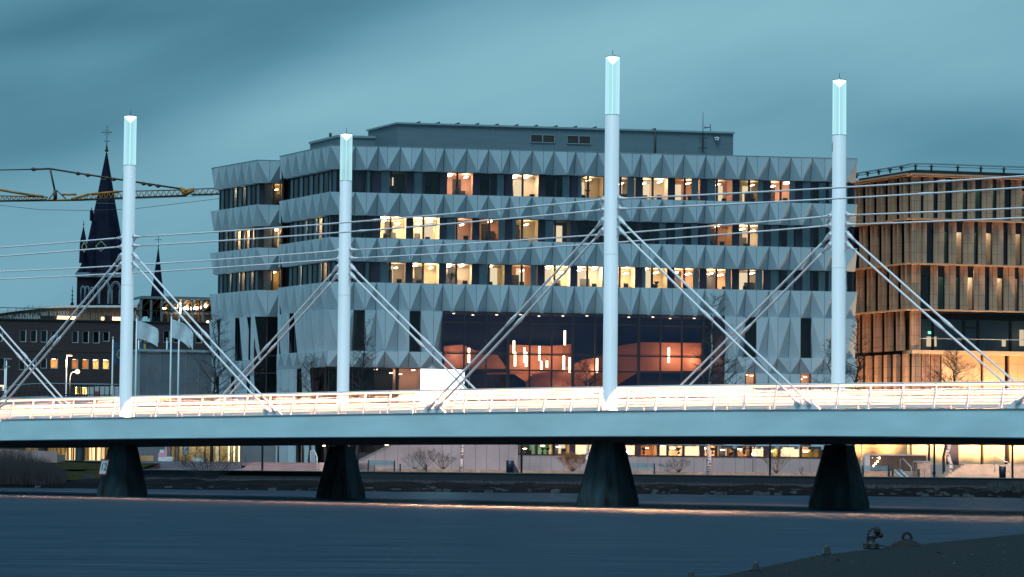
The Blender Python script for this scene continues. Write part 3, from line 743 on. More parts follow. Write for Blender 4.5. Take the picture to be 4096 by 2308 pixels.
# left wing, narrow front
L_ = WFR.L; smf = [(0, 'P'), (L_ * .5, 'V'), (L_, 'P')]
for a, b in ((Z0b, ZR), (Z1b, Z1t), (Z2b, Z2t), (ZT1, Z3t)): band(WFR, smf, a, b)
for r_, (z0, z1, _) in enumerate(rows):
    window(WFR, .3, L_, z0 - .04, z1 + .02, [(.75, L_ - .75), (L_ - .6, L_ - .1)], (26, 80, 26)[r_], m_frame, depth=2, seed=5 + r_, wall=mat('wing_room_%d' % r_, (.5, .38, .15) if r_ != 1 else (.7, .6, .42), .8))
_r0 = SF.pt(.02, 0, -.1); RFm = Frame((_r0.x, _r0.y), (_w2.x - .1, _w2.y + .3)); mb = MB()
for za_, zb_ in ((Z0b, ZR), (Z1b, Z1t), (Z2b, Z2t), (1.5, Z3t)): mb.fbox(RFm, .0, RFm.L, za_, zb_, -.05, .1)
mb.build('return_wall', m_clad, office)
mb = MB(); mb.fbox(RFm, .3, RFm.L, 1.5, ZR - .3, .12, .3); mb.build('return_backing', m_frame, office)
# tall dark entrance glazing below
GZB = 2.0
mb = MB(); zs = [GZB, 5.0, ZT3 - .2, ZT2, ZT1]
for z in zs[1:-1]: mb.fbox(WFR, 0, L_, z - .05, z + .05, -.3, -.42)
for u in (.05, L_ * .5, L_ - .05): mb.fbox(WFR, u - .05, u + .05, GZB, ZT1, -.296, -.424)
go = mb.build('entrance_glazing', m_frame, office)
MB().poly([WFR.pt(0, GZB, -.36), WFR.pt(L_, GZB, -.36), WFR.pt(L_, ZT1, -.36), WFR.pt(0, ZT1, -.36)]).build('pane', glass('entrance_glass', (.10, .12, .16), .7, .03, .4), go)
mb = MB(); mb.fbox(WFR, -.1, L_ + .3, GZB, ZT1 + .2, -1.6, -1.7); mb.build('back_wall', m_clad2, go)
# --- the big glazed hall
HG0 = 3.9
hx = [HU0] + [MF.u(x, 1420) for x in (1857, 1945, 2033, 2120, 2208, 2293, 2382, 2469, 2556, 2643, 2728.5, 2815)] + [HU1]
hz = [HG0, MF.z(1800, 1562), MF.z(1771, 1476), MF.z(1771, 1412), MF.z(1771, 1287), ZT1]
mb = MB()
for i, u in enumerate(hx): w = .13 if i in (3, 6, 9) else .07; mb.fbox(MF, u - w, u + w, HG0, ZT1, -.10, -.26)
for j, z in enumerate(hz): mb.fbox(MF, HU0, HU1, z - .065, z + .065, -.106, -.254)
for i in range(len(hx) - 1): mb.fbox(MF, hx[i] + .05, hx[i + 1] - .05, hz[3] + .10, hz[3] + .14, -.11, -.15)
hall = mb.build('hall_glazing', m_frame, office)
for i in range(len(hx) - 1):
    for j in range(len(hz) - 1):
        MB().poly([MF.pt(hx[i], hz[j], -.18), MF.pt(hx[i + 1], hz[j], -.18), MF.pt(hx[i + 1], hz[j + 1], -.18), MF.pt(hx[i], hz[j + 1], -.18)]).build('pane', m_glassw, hall)
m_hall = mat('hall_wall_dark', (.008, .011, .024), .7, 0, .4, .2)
m_orange = mat('hall_orange_wall', (.46, .17, .08), .55, 0, .5, .12)
m_orange2 = mat('hall_orange_curve', (.38, .14, .08), .5, 0, .9, .25, .2, 3)
HD = 6.5
mb = MB(); q = MF.pt; a, b, t_, z0 = HU0, HU1, ZT1, HG0
mb.poly([q(a, z0, -HD), q(b, z0, -HD), q(b, t_, -HD), q(a, t_, -HD)]); mb.poly([q(a, z0, -.3), q(a, z0, -HD), q(a, t_, -HD), q(a, t_, -.3)]); mb.poly([q(b, z0, -HD), q(b, z0, -.3), q(b, t_, -.3), q(b, t_, -HD)])
mb.poly([q(a, t_, -.3), q(a, t_, -HD), q(b, t_, -HD), q(b, t_, -.3)]); mb.poly([q(a, z0, -.3), q(b, z0, -.3), q(b, z0, -HD), q(a, z0, -HD)])
mb.build('room', m_hall, hall)
def hpoly(pts, o, mt, nm, th=.15, ref=None):      # pts in photo pixels on a plane inside the hall
    f = [MF.pt(*MF.hit(x, y, o), o) for x, y in pts]; bk = [p - V((MF.n.x, MF.n.y, 0)) * th for p in f]; n = len(pts)
    mb = MB(); mb.mesh(f + bk, [tuple(range(n)), tuple(range(n, 2 * n))[::-1]] + [(i, (i + 1) % n, n + (i + 1) % n, n + i) for i in range(n)]); return fix_normals(mb.build(nm, mt, hall))
hpoly([(2036, 1378), (2200, 1384), (2284, 1376), (2284, 1484), (2470, 1384), (2560, 1369), (2805, 1372), (2805, 1484), (2560, 1484), (2470, 1540), (2390, 1600), (2110, 1600), (2106, 1530), (2036, 1482)], -5.6, m_orange, 'orange_wall')
hpoly([(1776, 1385), (1850, 1378), (1900, 1400), (1990, 1420), (2030, 1475), (1776, 1475)], -5.9, m_orange2, 'orange_wall')
hpoly([(1945, 1490), (2120, 1488), (2128, 1496), (1945, 1499)], -3.5, m_orange, 'floor_edge')
hpoly([(2110, 1600), (2104, 1530), (2130, 1496), (2240, 1480), (2330, 1440), (2380, 1430), (2395, 1480), (2340, 1530), (2300, 1600)], -3.0, m_orange2, 'curved_balustrade', .3)
for x, y, o, e in ((2110, 1440, -4.2, 190), (2230, 1430, -4.2, 110), (2700, 1430, -4.4, 210), (2780, 1440, -4.9, 120), (1830, 1420, -4.8, 110), (2250, 1570, -2.0, 110), (2380, 1480, -2.2, 90)):
    l_ = bpy.data.lights.new('hall_fill_light', 'POINT'); l_.energy = e; l_.color = (1, .6, .36); l_.shadow_soft_size = .25; lo = bpy.data.objects.new('hall_fill_light', l_); link(lo); lo.location = MF.pt(*MF.hit(x, y, o), o)  # added point lamps without fittings, brightening the orange hall walls
for i in range(12):
    mb = MB(); c = MF.pt(HU0 + 1.2 + i * 1.95, ZT1 - .05, -1.8 - (i * 5 % 3)); mb.tube([c, c - ZZ * .04], .11, 8); mb.build('ceiling_spot', emit('hall_spot', (1.0, .7, .42), 7), hall)
# pendants
m_tube = emit('pendant_tube', (1.0, .72, .40), 13.0)
pend = [(365, 812, 935), (738, 750, 860), (748, 845, 963), (825, 810, 932), (840, 845, 967), (950, 797, 918), (965, 920, 990), (1012, 915, 973), (1152, 875, 990), (1160, 667, 788), (1200, 892, 1015), (1427, 897, 1018), (2023, 810, 935)]
PL = ['in the leftmost lit bay of the hall', 'highest beside the cable crossing', 'just below and right of the highest cable side tube', 'left one of the close pair in the middle left bays', 'lower right one of the close pair in the middle left bays', 'above the two short tubes', 'short, left of the other short tube', 'shortest, low in the centre', 'left of the lowest centre right tube', 'highest of all against the dark wall', 'lowest, right of centre', 'just left of the tall mast', 'alone on the right side of the tall mast']
for (x, ya, yb), pl in zip(pend, PL):
    X = 1700 + x / 2.074; o = -2.2 - (x * 7 % 13) / 10
    u, zt_ = MF.hit(X, 1000 + ya / 2.074, o); zb_ = MF.z(X, 1000 + yb / 2.074, o); c = MF.pt(u, zb_, o)
    t = thing('tube_pendant', c, 'glowing vertical tube lamp ' + pl, 'pendant lamp', 'tube pendants hanging in the glazed hall')
    mb = MB(); mb.tube([c, MF.pt(u, zt_, o)], .085, 8); mb.build('lamp_tube', m_tube, t)
    mb = MB(); mb.tube([MF.pt(u, zt_ + .02, o), MF.pt(u, ZT1 - .02, o)], .012, 4); mb.build('cord', m_dark, t)
    mb = MB(); mb.tube([MF.pt(u, zt_ - .02, o), MF.pt(u, zt_ + .07, o)], .095, 8); mb.build('cap', m_dark, t)
# ground floor strip left of the hall, with the blown-out bright display window
gx = [.05] + [MF.u(x, 1520) for x in (1313, 1411, 1501, 1591, 1682)] + [HU0]
BX0, BX1 = MF.u(1682, 1520), MF.u(1858, 1520)
for i in range(1, len(gx) - 1):
    a, b = gx[i], gx[i + 1]
    if i == len(gx) - 2: continue
    window(MF, a, b, HG0, ZT3 - .03, [(a + .05, b - .05)], 14 if i in (3, 4) else 0, m_frame, door=False, depth=2.5, o=-.2, gl=m_glassd if i < 3 else m_glass, wall=m_hall if i < 4 else None)
mb = MB(); mb.fbox(MF, BX0 - .06, BX0, HG0, ZT3 - .03, -.05, -.4); mb.fbox(MF, BX1, BX1 + .06, HG0, ZT3 + .0, -.05, -.3); mb.fbox(MF, BX0, BX1, ZT3 - .09, ZT3 - .03, -.05, -.4)
bo = mb.build('display_frame', m_frame, office)
mb = MB(); mb.fbox(MF, BX0, BX1, HG0 + .05, ZT3 - .09, -.092, -.12); mb.build('bright_screen', emit('bright_screen', (.93, .95, 1.0), 3.5), bo)
# right end strip of the ground floor
er = [s for s in seams if s[0] >= HU1 - .01]
band(MF, er, 3.6, ZT3 - .03, cuts=[(slots[2][0], slots[2][1]), (slots[3][0], slots[3][1])])
for a, b in slots[2:]: window(MF, a, b, 3.6, ZT3 - .03, [(a + .1, b - .1)], 14, m_frame, door=False, depth=1.2, o=-.2)
# core: roof, back walls and the plinth
foot = [MF.pt(0, 0, -.76), MF.pt(UE, 0, -.76), MF.pt(UE, 0, -34), MF.pt(-4, 0, -42)]
wl, wr = WS.pt(.1, 0, -.8), WFR.pt(WFR.L, 0, -.8)
def prism(pts, z0, z1, mt, nm, par):
    n = len(pts); mb = MB(); mb.mesh([V((p.x, p.y, z0)) for p in pts] + [V((p.x, p.y, z1)) for p in pts], [tuple(range(n))[::-1], tuple(range(n, 2 * n))] + [(i, (i + 1) % n, n + (i + 1) % n, n + i) for i in range(n)])
    return fix_normals(mb.build(nm, mt, par))
rp_ = [MF.pt(.4, 0, -.5), MF.pt(UE - .3, 0, -.5), MF.pt(UE - .3, 0, -34), WS.pt(-.0, 0, -34), WS.pt(.1, 0, -.5), WS.pt(WS.L - .3, 0, -.5), WFR.pt(.3, 0, -.5), WFR.pt(WFR.L, 0, -.5), SF.pt(SF.L - .3, 0, -.5)]
prism(rp_, ZR - .6, ZR - .25, m_trim, 'roof', office)
mb = MB()
for F, a, b in ((Frame(tuple(MF.pt(UE - .85, 0, -.7).xy), tuple(MF.pt(UE - .85, 0, -34).xy)), 0, 33),): mb.fbox(F, a, b, GZ - 1, ZR - .6, -.1, .1)
mb.build('end_wall', m_clad, office)
p0, p1 = MF.pt(UE, 0, -34), WS.pt(0, 0, -34); Fb = Frame((p0.x, p0.y), (p1.x, p1.y)); mb = MB(); mb.fbox(Fb, 0, Fb.L, GZ - 1, ZR - .6, -.1, .1); mb.build('rear_wall', m_clad, office)
p0, p1 = WS.pt(0, 0, -.9), WS.pt(0, 0, -34); Fb = Frame((p0.x, p0.y), (p1.x, p1.y)); mb = MB(); mb.fbox(Fb, 0, Fb.L, GZ - 1, ZR - .6, -.1, .1); mb.build('end_wall', m_clad, office)
mb = MB(); mb.fbox(MF, .3, UE - .2, GZ - 1, ZR - .6, -7.3, -7.5); mb.build('inner_wall', m_hall, office)
# parapet coping
mb = MB()
for F, a, b in ((MF, -.02, UE + .02), (SF, 0, SF.L), (WS, 0, WS.L), (WFR, 0, WFR.L)): mb.fbox(F, a, b, ZR + .003, ZR + .05, .02, -.62)
mb.build('coping', m_trim, office)
# plinth: concrete with joints and the lower windows
m_conc = mat('plinth_concrete', (.40, .33, .34), .8, 0, .35, .14, .1, 8)
PZ0, PZ1 = GZ - .3, 2.82
pw0 = MF.u(2068, 1817); pwE = MF.u(3395, 1830)
jx = [MF.u(x, 1850) for x in (2068, 2118, 2161, 2205, 2254, 2318, 2384, 2455, 2512, 2553, 2590, 2641, 2727, 2777, 2812, 2849, 2892, 2942, 2978, 3021, 3070, 3200, 3240, 3300, 3395)]
mb = MB()
for a, b in zip(jx, jx[1:]): mb.fbox(MF, a + .012, b - .012, PZ0, PZ1, .02, -.2)
pl = mb.build('plinth', m_conc, office); mb = MB(); mb.fbox(MF, pw0, pwE, PZ0, PZ1 - .01, -.06, -.3); mb.build('backing', m_clad2, pl)
mb = MB(); mb.fbox(MF, pw0, pwE, PZ1 + .002, PZ1 + .05, .05, -.5); mb.build('sill', m_frame, pl)
m_curt = emit('glowing_curtain', (1.0, .66, .36), 1.9)  # lamplight through the curtains put in as self-glowing sheets
LW = [(2077, 2145, 26, 'b'), (2151, 2215, 26, 'b'), (2220, 2279, 26, ''), (2303, 2370, 80, ''), (2494, 2541, 150, ''), (2565, 2638, 26, 'b'), (2640, 2670, 150, ''), (2676, 2735, 80, ''), (2740, 2799, 150, ''), (2820, 2865, 80, ''), (2871, 2945, 26, ''), (2948, 3008, 26, ''), (3010, 3056, 150, ''), (3080, 3120, 26, 'b'), (3124, 3203, 150, 'b'), (3208, 3280, 26, 'b'), (3290, 3390, 26, 'b')]
m_rl = [mat('lower_room_%d' % i, c, .8, 0, 1.2, .15) for i, c in enumerate([(.25, .45, .38), (.6, .45, .3), (.55, .3, .12), (.6, .5, .16)])]
cu_ = pw0
for i, (xa, xb, li, f_) in enumerate(LW):
    a, b = MF.u(xa, 1790), MF.u(xb, 1790); nxt = MF.u(LW[i + 1][0], 1790) if i + 1 < len(LW) else pwE
    w = m_rl[0] if i < 2 else m_rl[2] if i in (5, 9, 10) else m_rl[3] if i > 12 else m_rl[1]
    fo_ = window(MF, cu_, nxt - .06, PZ1 + .06, HG0 - .05, [(a, b)], li, m_navy if i not in (1,) else m_frame, depth=2.2, o=-.12, wall=w, seed=40 + i, lamp=(.5,), door=i % 2 == 0)
    if li >= 150 or i in (3,): mb = MB(); mb.fbox(MF, a + .05, b - .05, PZ1 + .13, HG0 - .15, -.34, -.36); mb.build('curtain', m_curt, fo_)
    cu_ = nxt - .06
mb = MB(); mb.fbox(MF, 0, UE, HG0 - .05, HG0 - .002, -.06, -.9); mb.build('floor_band', m_clad, office)
# sloped concrete ramp wall left of the plinth
F = MF; r0u, r1u = MF.u(1433, 1850), pw0
def topz(u):
    ua, za = MF.hit(1433, 1842); ub, zb_ = MF.hit(1575, 1773); return min(za + (zb_ - za) * (u - ua) / (ub - ua), 4.6)
mb = MB(); jr = [MF.u(x, 1850) for x in (1433, 1453, 1498, 1536, 1588, 1632, 1677, 1729, 1766, 1803, 1850, 1898, 1942, 1994, 2030)] + [pw0]
m_ramp = mat('ramp_concrete', (.44, .34, .35), .8, 0, .4, .16, .1, 8)
ramp = thing('ramp_wall', MF.pt(r0u, GZ, 1), 'pale concrete ramp wall rising to the right behind the benches', 'wall')
for a, b in zip(jr, jr[1:]):
    a_, b_ = a + .012, b - .012
    mb.hexa([F.pt(a_, PZ0, .6), F.pt(b_, PZ0, .6), F.pt(b_, PZ0, .1), F.pt(a_, PZ0, .1), F.pt(a_, topz(a_), .6), F.pt(b_, topz(b_), .6), F.pt(b_, topz(b_), .1), F.pt(a_, topz(a_), .1)])
mb.build('wall_panels', m_ramp, ramp)
mb = MB()
for a, b in zip(jr, jr[1:]): mb.hexa([F.pt(a, topz(a) + .003, .66), F.pt(b, topz(b) + .003, .66), F.pt(b, topz(b) + .003, .04), F.pt(a, topz(a) + .003, .04), F.pt(a, topz(a) + .06, .66), F.pt(b, topz(b) + .06, .66), F.pt(b, topz(b) + .06, .04), F.pt(a, topz(a) + .06, .04)])
mb.build('coping', m_trim, ramp)
mb = MB(); mb.fbox(MF, r0u, pw0, PZ0, 2.9, .08, -.3); mb.build('backing', m_clad2, ramp)
# lit glazing above the ramp wall, between pier and ramp
a, b = .2, MF.u(1500, 1780)
window(MF, a, (a + b) / 2, 2.0, HG0 - .06, [(a + .05, (a + b) / 2 - .05)], 26, m_frame, depth=2.5, o=-.1, wall=m_hall, door=False, gl=m_glass)
window(MF, (a + b) / 2, b + 2.2, 2.0, HG0 - .06, [((a + b) / 2 + .05, b), (b + .1, b + 2.1)], 45, m_frame, depth=2.5, o=-.1, wall=m_hall, door=False, gl=m_glass)
# penthouse
PF = fr(1573, 266, 2925, 271); _c = V((PF.a.x, PF.a.y)); _d = P(1455, 1868, 272); PS = Frame((_d.x, _d.y), (_c.x, _c.y))
zp = PF.z(1579, 489); zpl = zp - .35
ph = prism([PF.pt(0, 0), PF.pt(PF.L, 0), PF.pt(PF.L, 0, -14), PS.pt(0, 0)], ZR - .6, zpl + .2, m_pent, 'penthouse', office)
mb = MB(); mb.fbox(PF, -.1, PF.L + .12, zpl + .2, zp, .15, -14); mb.build('roof_edge', m_trim, ph)
mb = MB(); mb.fbox(PS, -.1, PS.L, zpl + .2, zp - .003, .15, -.4); mb.build('roof_edge', m_trim, ph)
for x in (1778, 1972, 2236, 2386, 2544, 2733):
    u = PF.u(x, 560); mb = MB(); mb.fbox(PF, u - .12, u + .12, ZR - .5, zpl + .19, .03, -.02); mb.build('rib', m_pent, ph)
u = PF.u(2620, 560); mb = MB(); mb.tube([PF.pt(u, ZR - .5, .1), PF.pt(u, zp + .1, .1)], .07, 8); mb.build('downpipe', m_dark, ph)
m_louv = mat('louvre_dark', (.04, .035, .035), .6)
for xa, xb, ya, yb in ((2121, 2219, 537, 573), (2267, 2363, 541, 578)):
    a, z1 = PF.hit(xa, ya); b, z0 = PF.hit(xb, yb); mb = MB(); m_ = (a + b) / 2
    for (p, q_, r, s_) in ((a, b, z1 - .06, z1), (a, b, z0, z0 + .06), (a, a + .06, z0, z1), (b - .06, b, z0, z1), (m_ - .04, m_ + .04, z0, z1)): mb.fbox(PF, p, q_, r, s_, .08, .0)
    lo = mb.build('louvre', m_trim, ph); mb = MB(); n = 9
    for i in range(n):
        z = z0 + .06 + (z1 - z0 - .12) * (i + .5) / n; mb.hexa([PF.pt(a + .06, z - .03, .06), PF.pt(b - .06, z - .03, .06), PF.pt(b - .06, z + .02, .01), PF.pt(a + .06, z + .02, .01), PF.pt(a + .06, z - .015, .06), PF.pt(b - .06, z - .015, .06), PF.pt(b - .06, z + .035, .01), PF.pt(a + .06, z + .035, .01)])
    mb.build('slats', m_louv, lo)
for i in range(13):
    u = PF.u(1660 + i * 78.5, 500)
    if u < PF.L - .5 and i != 11: mb = MB(); mb.hexa([PF.pt(u, zp, -.2), PF.pt(u + .5, zp, -.2), PF.pt(u + .5, zp, -1), PF.pt(u, zp, -1), PF.pt(u + .02, zp + .03, -.2), PF.pt(u + .5, zp + .2, -.2), PF.pt(u + .5, zp + .2, -1), PF.pt(u + .02, zp + .03, -1)]); mb.build('roof_vent', m_dark, ph)
P2 = fr(1333, 270, 1470, 270.5); _d = P(1222, 1868, 276); P2S = Frame((_d.x, _d.y), (P2.a.x, P2.a.y)); z2 = P2.z(1340, 540)
pq = prism([P2.pt(0, 0), P2.pt(P2.L + 3, 0), P2.pt(P2.L + 3, 0, -8), P2S.pt(0, 0, -2), P2S.pt(0, 0)], ZR - .6, z2 - .2, m_pent, 'plant_room', office)
mb = MB(); mb.fbox(P2, -.08, P2.L + 3, z2 - .2, z2, .1, -6); mb.fbox(P2S, -.1, P2S.L - .0, z2 - .197, z2 + .003, .1, -.3); mb.build('roof_edge', m_trim, pq)
mb = MB(); p = P2S.pt(P2S.L * .55, z2, -.5); mb.tube([p, p + ZZ * .5], .12, 8); mb.build('flue', m_dark, pq)
# roof mast and wind vane
p = PF.pt(PF.u(2810, 560), 0, .15); za, zb_ = PF.z(2811, 450), PF.z(2811, 606)
t = thing('roof_antenna', (p.x, p.y, zb_), 'thin black antenna mast bolted to the rooftop plant room wall', 'antenna')
mb = MB(); mb.tube([(p.x, p.y, zb_), (p.x, p.y, za)], [.05, .02], 6); mb.build('pole', m_dark, t)
for y in (553, 592): z = PF.z(2811, y); mb = MB(); mb.tube([(p.x - .35, p.y - .05, z), (p.x + .35, p.y - .05, z)], .035, 6); mb.build('bracket', m_dark, t)
p = PF.pt(PF.u(2847, 510), 0, -.5)
t = thing('wind_vane', (p.x, p.y, zp), 'small wind vane with grey wedge tail standing on the rooftop plant room', 'wind vane')
mb = MB(); zt_ = PF.z(2847, 493); mb.tube([(p.x, p.y, zp), (p.x, p.y, zt_)], .03, 6); mb.build('pole', m_dark, t)
mb = MB(); mb.tube([(p.x, p.y, zt_ - .3), (p.x - .55, p.y, zt_ - .3)], [.03, .13], 8); mb.build('tail', m_trim, t)
p = PF.pt(PF.u(2865, 553), PF.z(2865, 553), .12)
t = thing('flood_light', p, 'cluster of small white lamps fixed near the right end of the rooftop plant room', 'floodlight')
mb = MB(); mb.box(p.x - .3, p.x + .3, p.y - .05, p.y + .1, p.z + .14, p.z + .19); mb.build('bracket', m_dark, t)
for dx, dz in ((-.15, .02), (.02, .04), (.18, .0), (-.05, -.14), (.12, -.16)): mb = MB(); mb.ball((p.x + dx, p.y - .1, p.z + dz), .08); mb.build('lamp_head', m_white, t)
# ------------------------------------------------------------------ the terracotta clad building on the right
m_terra = mat('terracotta', (.40, .235, .15), .65, 0, .8, .16, .05, 30, joints=(.92, 0, .035, .35))
m_terra_pale = mat('terracotta_pale', (.62, .43, .25), .6, 0, .5, .10, joints=(1.9, 0, .02, .55))
m_ledge = mat('terracotta_ledge', (.40, .27, .17), .6, 0, 1, .1)
BF = fr(3642, 270, 4096, 272.5); _c = V((BF.a.x, BF.a.y)); _d = P(3416, 1868, 279); BS = Frame((_d.x, _d.y), (_c.x, _c.y))
BUE = BF.L + 26
tb = thing('terracotta_building', BF.pt(8, GZ, -8), 'terracotta clad building with rows of curved vertical fins and a recessed balcony floor', 'office building')
bz = [BF.z(3647, 700), BF.z(3647, 873), BF.z(3647, 1052), BF.z(3647, 1236), BF.z(3647, 1400), GZ + 2.0]
print('terra levels', bz, BF.L)
def fin(F, u0, u1, z0, z1, dep=.34, curve=True):
    """a scooped terracotta panel: leaves the wall at u0, swings out to a thin fin at u1"""
    mb = MB(); n = 5; zb = z0
    pts = [(u0 + (u1 - u0) * i / n, dep * (1 - math.cos(math.pi / 2 * i / n))) for i in range(n + 1)]
    for (a, oa), (b, ob) in zip(pts, pts[1:]): mb.poly([F.pt(a, zb, oa), F.pt(b, zb, ob), F.pt(b, z1, ob), F.pt(a, z1, oa)], 0, True)
    um = (u0 + u1) / 2; om = dep * (1 - math.cos(math.pi / 4)) + .012; mb.poly([F.pt(um - .012, zb, om - .006), F.pt(um + .012, zb, om + .012), F.pt(um + .012, z1, om + .012), F.pt(um - .012, z1, om - .006)], 1)
    mb.fbox(F, u1 + .002, u1 + .07, zb, z1, dep + .03, -.05)
    for z in (zb, z1): mb.poly([F.pt(a, z, o) for a, o in pts] + [F.pt(u1, z, 0)])
    o = mb.build('fin_panel', [m_terra, m_dark], tb)
    mb = MB(); q = [F.pt(a, z0 - .001, o) for a, o in pts] + [F.pt(u1 + .08, z0 - .001, dep + .04), F.pt(u1 + .08, z0 - .001, -.02), F.pt(u0, z0 - .001, -.02)]
    return o
def slot(F, u0, u1, z0, z1, li=0, tr=0, wall=None, frac=.72):
    zt = z0 + (z1 - z0) * frac
    mb = MB(); mb.fbox(F, u0, u1, zt, z1, -.12, -.3); mb.fbox(F, u0, u1, z0, z0 + .1, -.12, -.3); mb.fbox(F, u1 - .05, u1, z0 + .1, zt, -.12, -.3)
    fo = mb.build('window', m_frame, tb)
    MB().poly([F.pt(u0, z0 + .1, -.2), F.pt(u1 - .05, z0 + .1, -.2), F.pt(u1 - .05, zt, -.2), F.pt(u0, zt, -.2)]).build('pane', m_glass, fo)
    mb = MB(); q = F.pt; r0, r1, o0, o1 = u0 - .1, u1 + .1, -.31, (-.9 if F is BS else -2.4); zf, zz = z0 + .05, z1
    mb.poly([q(r0, zf, o1), q(r1, zf, o1), q(r1, zz, o1), q(r0, zz, o1)]); mb.poly([q(r0, zf, o0), q(r0, zf, o1), q(r0, zz, o1), q(r0, zz, o0)]); mb.poly([q(r1, zf, o1), q(r1, zf, o0), q(r1, zz, o0), q(r1, zz, o1)])
    mb.poly([q(r0, zz, o0), q(r0, zz, o1), q(r1, zz, o1), q(r1, zz, o0)]); mb.poly([q(r0, zf, o0), q(r1, zf, o0), q(r1, zf, o1), q(r0, zf, o1)])
    mb.build('room', wall or (m_room if li else m_teal if tr else m_roomd), fo)
    if li: mb = MB(); mb.fbox(F, (r0 + r1) / 2 - .15, (r0 + r1) / 2 + .15, zz - .12, zz - .08, -1.2, -2.1); mb.build('ceiling_lamp', LAMP[li], fo)
m_teal = mat('teal_wall', (.12, .30, .27), .7)
m_olive = mat('olive_wall', (.22, .17, .03), .7)
X9 = lambda x: 3300 + x / 2.42
rowsB = [  # (z0, z1, [fin panels], ...) on the main face, region coordinates
 (bz[1], bz[0], [(952, 1040), (1090, 1150), (1228, 1325), (1378, 1440), (1517, 1612), (1660, 1722), (1800, 1895), (1945, 2010), (2080, 2170), (2225, 2290)], {4: 't', 2: 't', 3: 't', 6: 14}),
 (bz[2], bz[1], [(912, 972), (1050, 1145), (1197, 1260), (1337, 1435), (1482, 1545), (1620, 1718), (1768, 1830), (1905, 2000), (2050, 2115), (2190, 2280)], {1: 't', 2: 80, 3: 't', 4: 80, 6: 45}),
 (bz[3], bz[2], [(1020, 1080), (1160, 1258), (1308, 1368), (1443, 1540), (1590, 1655), (1730, 1830), (1878, 1945), (2020, 2115), (2165, 2230)], {0: 't', 1: 't', 2: 150, 4: 80, 5: 26})]
for z0, z1, fs, li in rowsB:
    y = 900; prev = BF.u(X9(905), y)
    for i, (a, b) in enumerate(fs):
        ua, ub = BF.u(X9(a), y), BF.u(X9(b), y)
        ub = ua + (ub - ua) * .86; fin(BF, ua, ub, z0, z1)
        nx_ = BF.u(X9(fs[i + 1][0]), y) if i + 1 < len(fs) else ub + .8
        v = li.get(i, 0)
        if i == 0 and ua - prev > .2: slot(BF, prev + .02, ua, z0, z1, 0)
        slot(BF, ub + .1, nx_, z0, z1, v if isinstance(v, int) else 14, v == 't', m_teal if v == 't' else None)
    # corner piece
    ua, ub = 0.0, prev
    mb = MB(); mb.fbox(BF, ua, ub, z0, z1, .18, -.3); mb.fbox(BF, ub - .001, ub + .08, z0, z1, .3, -.1)
    for k in (1, 2): u_ = ua + (ub - ua) * k / 3; mb.fbox(BF, u_ - .012, u_ + .012, z0, z1, .19, .17, 1)
    mb.build('corner_panel', [m_terra, m_dark], tb)
# left face: panel, panel, dark slot, five times a floor
def left_rows(z0, z1, off, dk, li=False):
    n = 5; L_ = BS.L
    st = L_ / n
    for i in range(-1, n + 1):
        a = i * st + off * st
        for k, (p, q_) in enumerate(((0, .33), (.35, .68))):
            ua, ub = a + p * st, a + q_ * st
            if ua >= 0 and ub <= L_ - .1: fin(BS, ua, ub, z0, z1, .4)
        ua, ub = max(a + .72 * st, 0), min(a + st, L_)
        if ub - ua > .35: slot(BS, ua, ub, z0, z1, 0, 0, m_olive if li else None, .75)
left_rows(bz[1], bz[0], 0, 0); left_rows(bz[2], bz[1], .45, 0); left_rows(bz[3], bz[2], .15, 0, True); left_rows(bz[4], bz[3], .75, 0, True)
# ledges between floors
for z in bz[:5]:
    mb = MB(); mb.fbox(BF, -.1, BUE, z - .13, z - .002, .62, -.3); mb.fbox(BS, 0, BS.L + .3, z - .129, z - .003, .56, -.3)
    if z == bz[4]: continue
    mb.build('ledge', m_ledge, tb)
# core walls behind the fins
mb = MB()
for F, L_ in ((BF, BUE), (BS, BS.L)):
    for zz in bz[1:4]: mb.fbox(F, 0, L_, zz - .3, zz + .05, -.05, -.29)
mb.build('floor_slab', m_frame, tb)
prism([BS.pt(0, 0, -.4), BS.pt(BS.L, 0, -.4), BF.pt(BUE, 0, -.4), BF.pt(BUE, 0, -22), BS.pt(0, 0, -20)], bz[0] + .01, bz[0] + .5, m_frame, 'roof', tb)
mb = MB(); mb.fbox(BF, -.3, BUE, bz[0] - .001, bz[0] + .12, .75, -.4); mb.fbox(BS, 0, BS.L + .3, bz[0] + .001, bz[0] + .122, .72, -.4); mb.build('cornice', m_ledge, tb)
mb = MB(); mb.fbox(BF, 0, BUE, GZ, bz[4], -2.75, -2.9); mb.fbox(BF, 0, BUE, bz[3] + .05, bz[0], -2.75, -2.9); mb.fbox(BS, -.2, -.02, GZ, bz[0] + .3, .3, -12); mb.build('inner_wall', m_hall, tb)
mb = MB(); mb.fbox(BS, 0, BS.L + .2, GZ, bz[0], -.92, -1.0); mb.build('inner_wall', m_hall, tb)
# roof rail on pedestals
zr_ = BF.z(3700, 655); mb = MB()
pts = [BS.pt(u, zr_ - .1 + .0 * u, .0) for u in (-1, 1, BS.L * .5, BS.L - 1.6)] + [BS.pt(BS.L - .5, zr_, -.3), BF.pt(.5, zr_, -.3), BF.pt(1.6, zr_, 0)] + [BF.pt(u, zr_, 0) for u in (6, 14, BUE)]
mb.tube(pts, .09, 4, 0, True, False); mb.tube([p - ZZ * .22 for p in pts], .05, 4, 0, True, False); ro = mb.build('roof_rail', m_trim, tb)
for F, us_ in ((BS, [BS.L * k / 5 + .3 for k in range(5)]), (BF, [.4, 1.9, 4.4, 6.6, 8.8, 11, 13.2, 15.4])):
    for u in us_: mb = MB(); mb.tube([F.pt(u, bz[0] + .5, -.0), F.pt(u, zr_ - .05, -.0)], .09, 6); mb.fbox(F, u - .2, u + .2, zr_ - .26, zr_ - .2, .15, -.15); mb.build('pedestal', m_dark, ro)
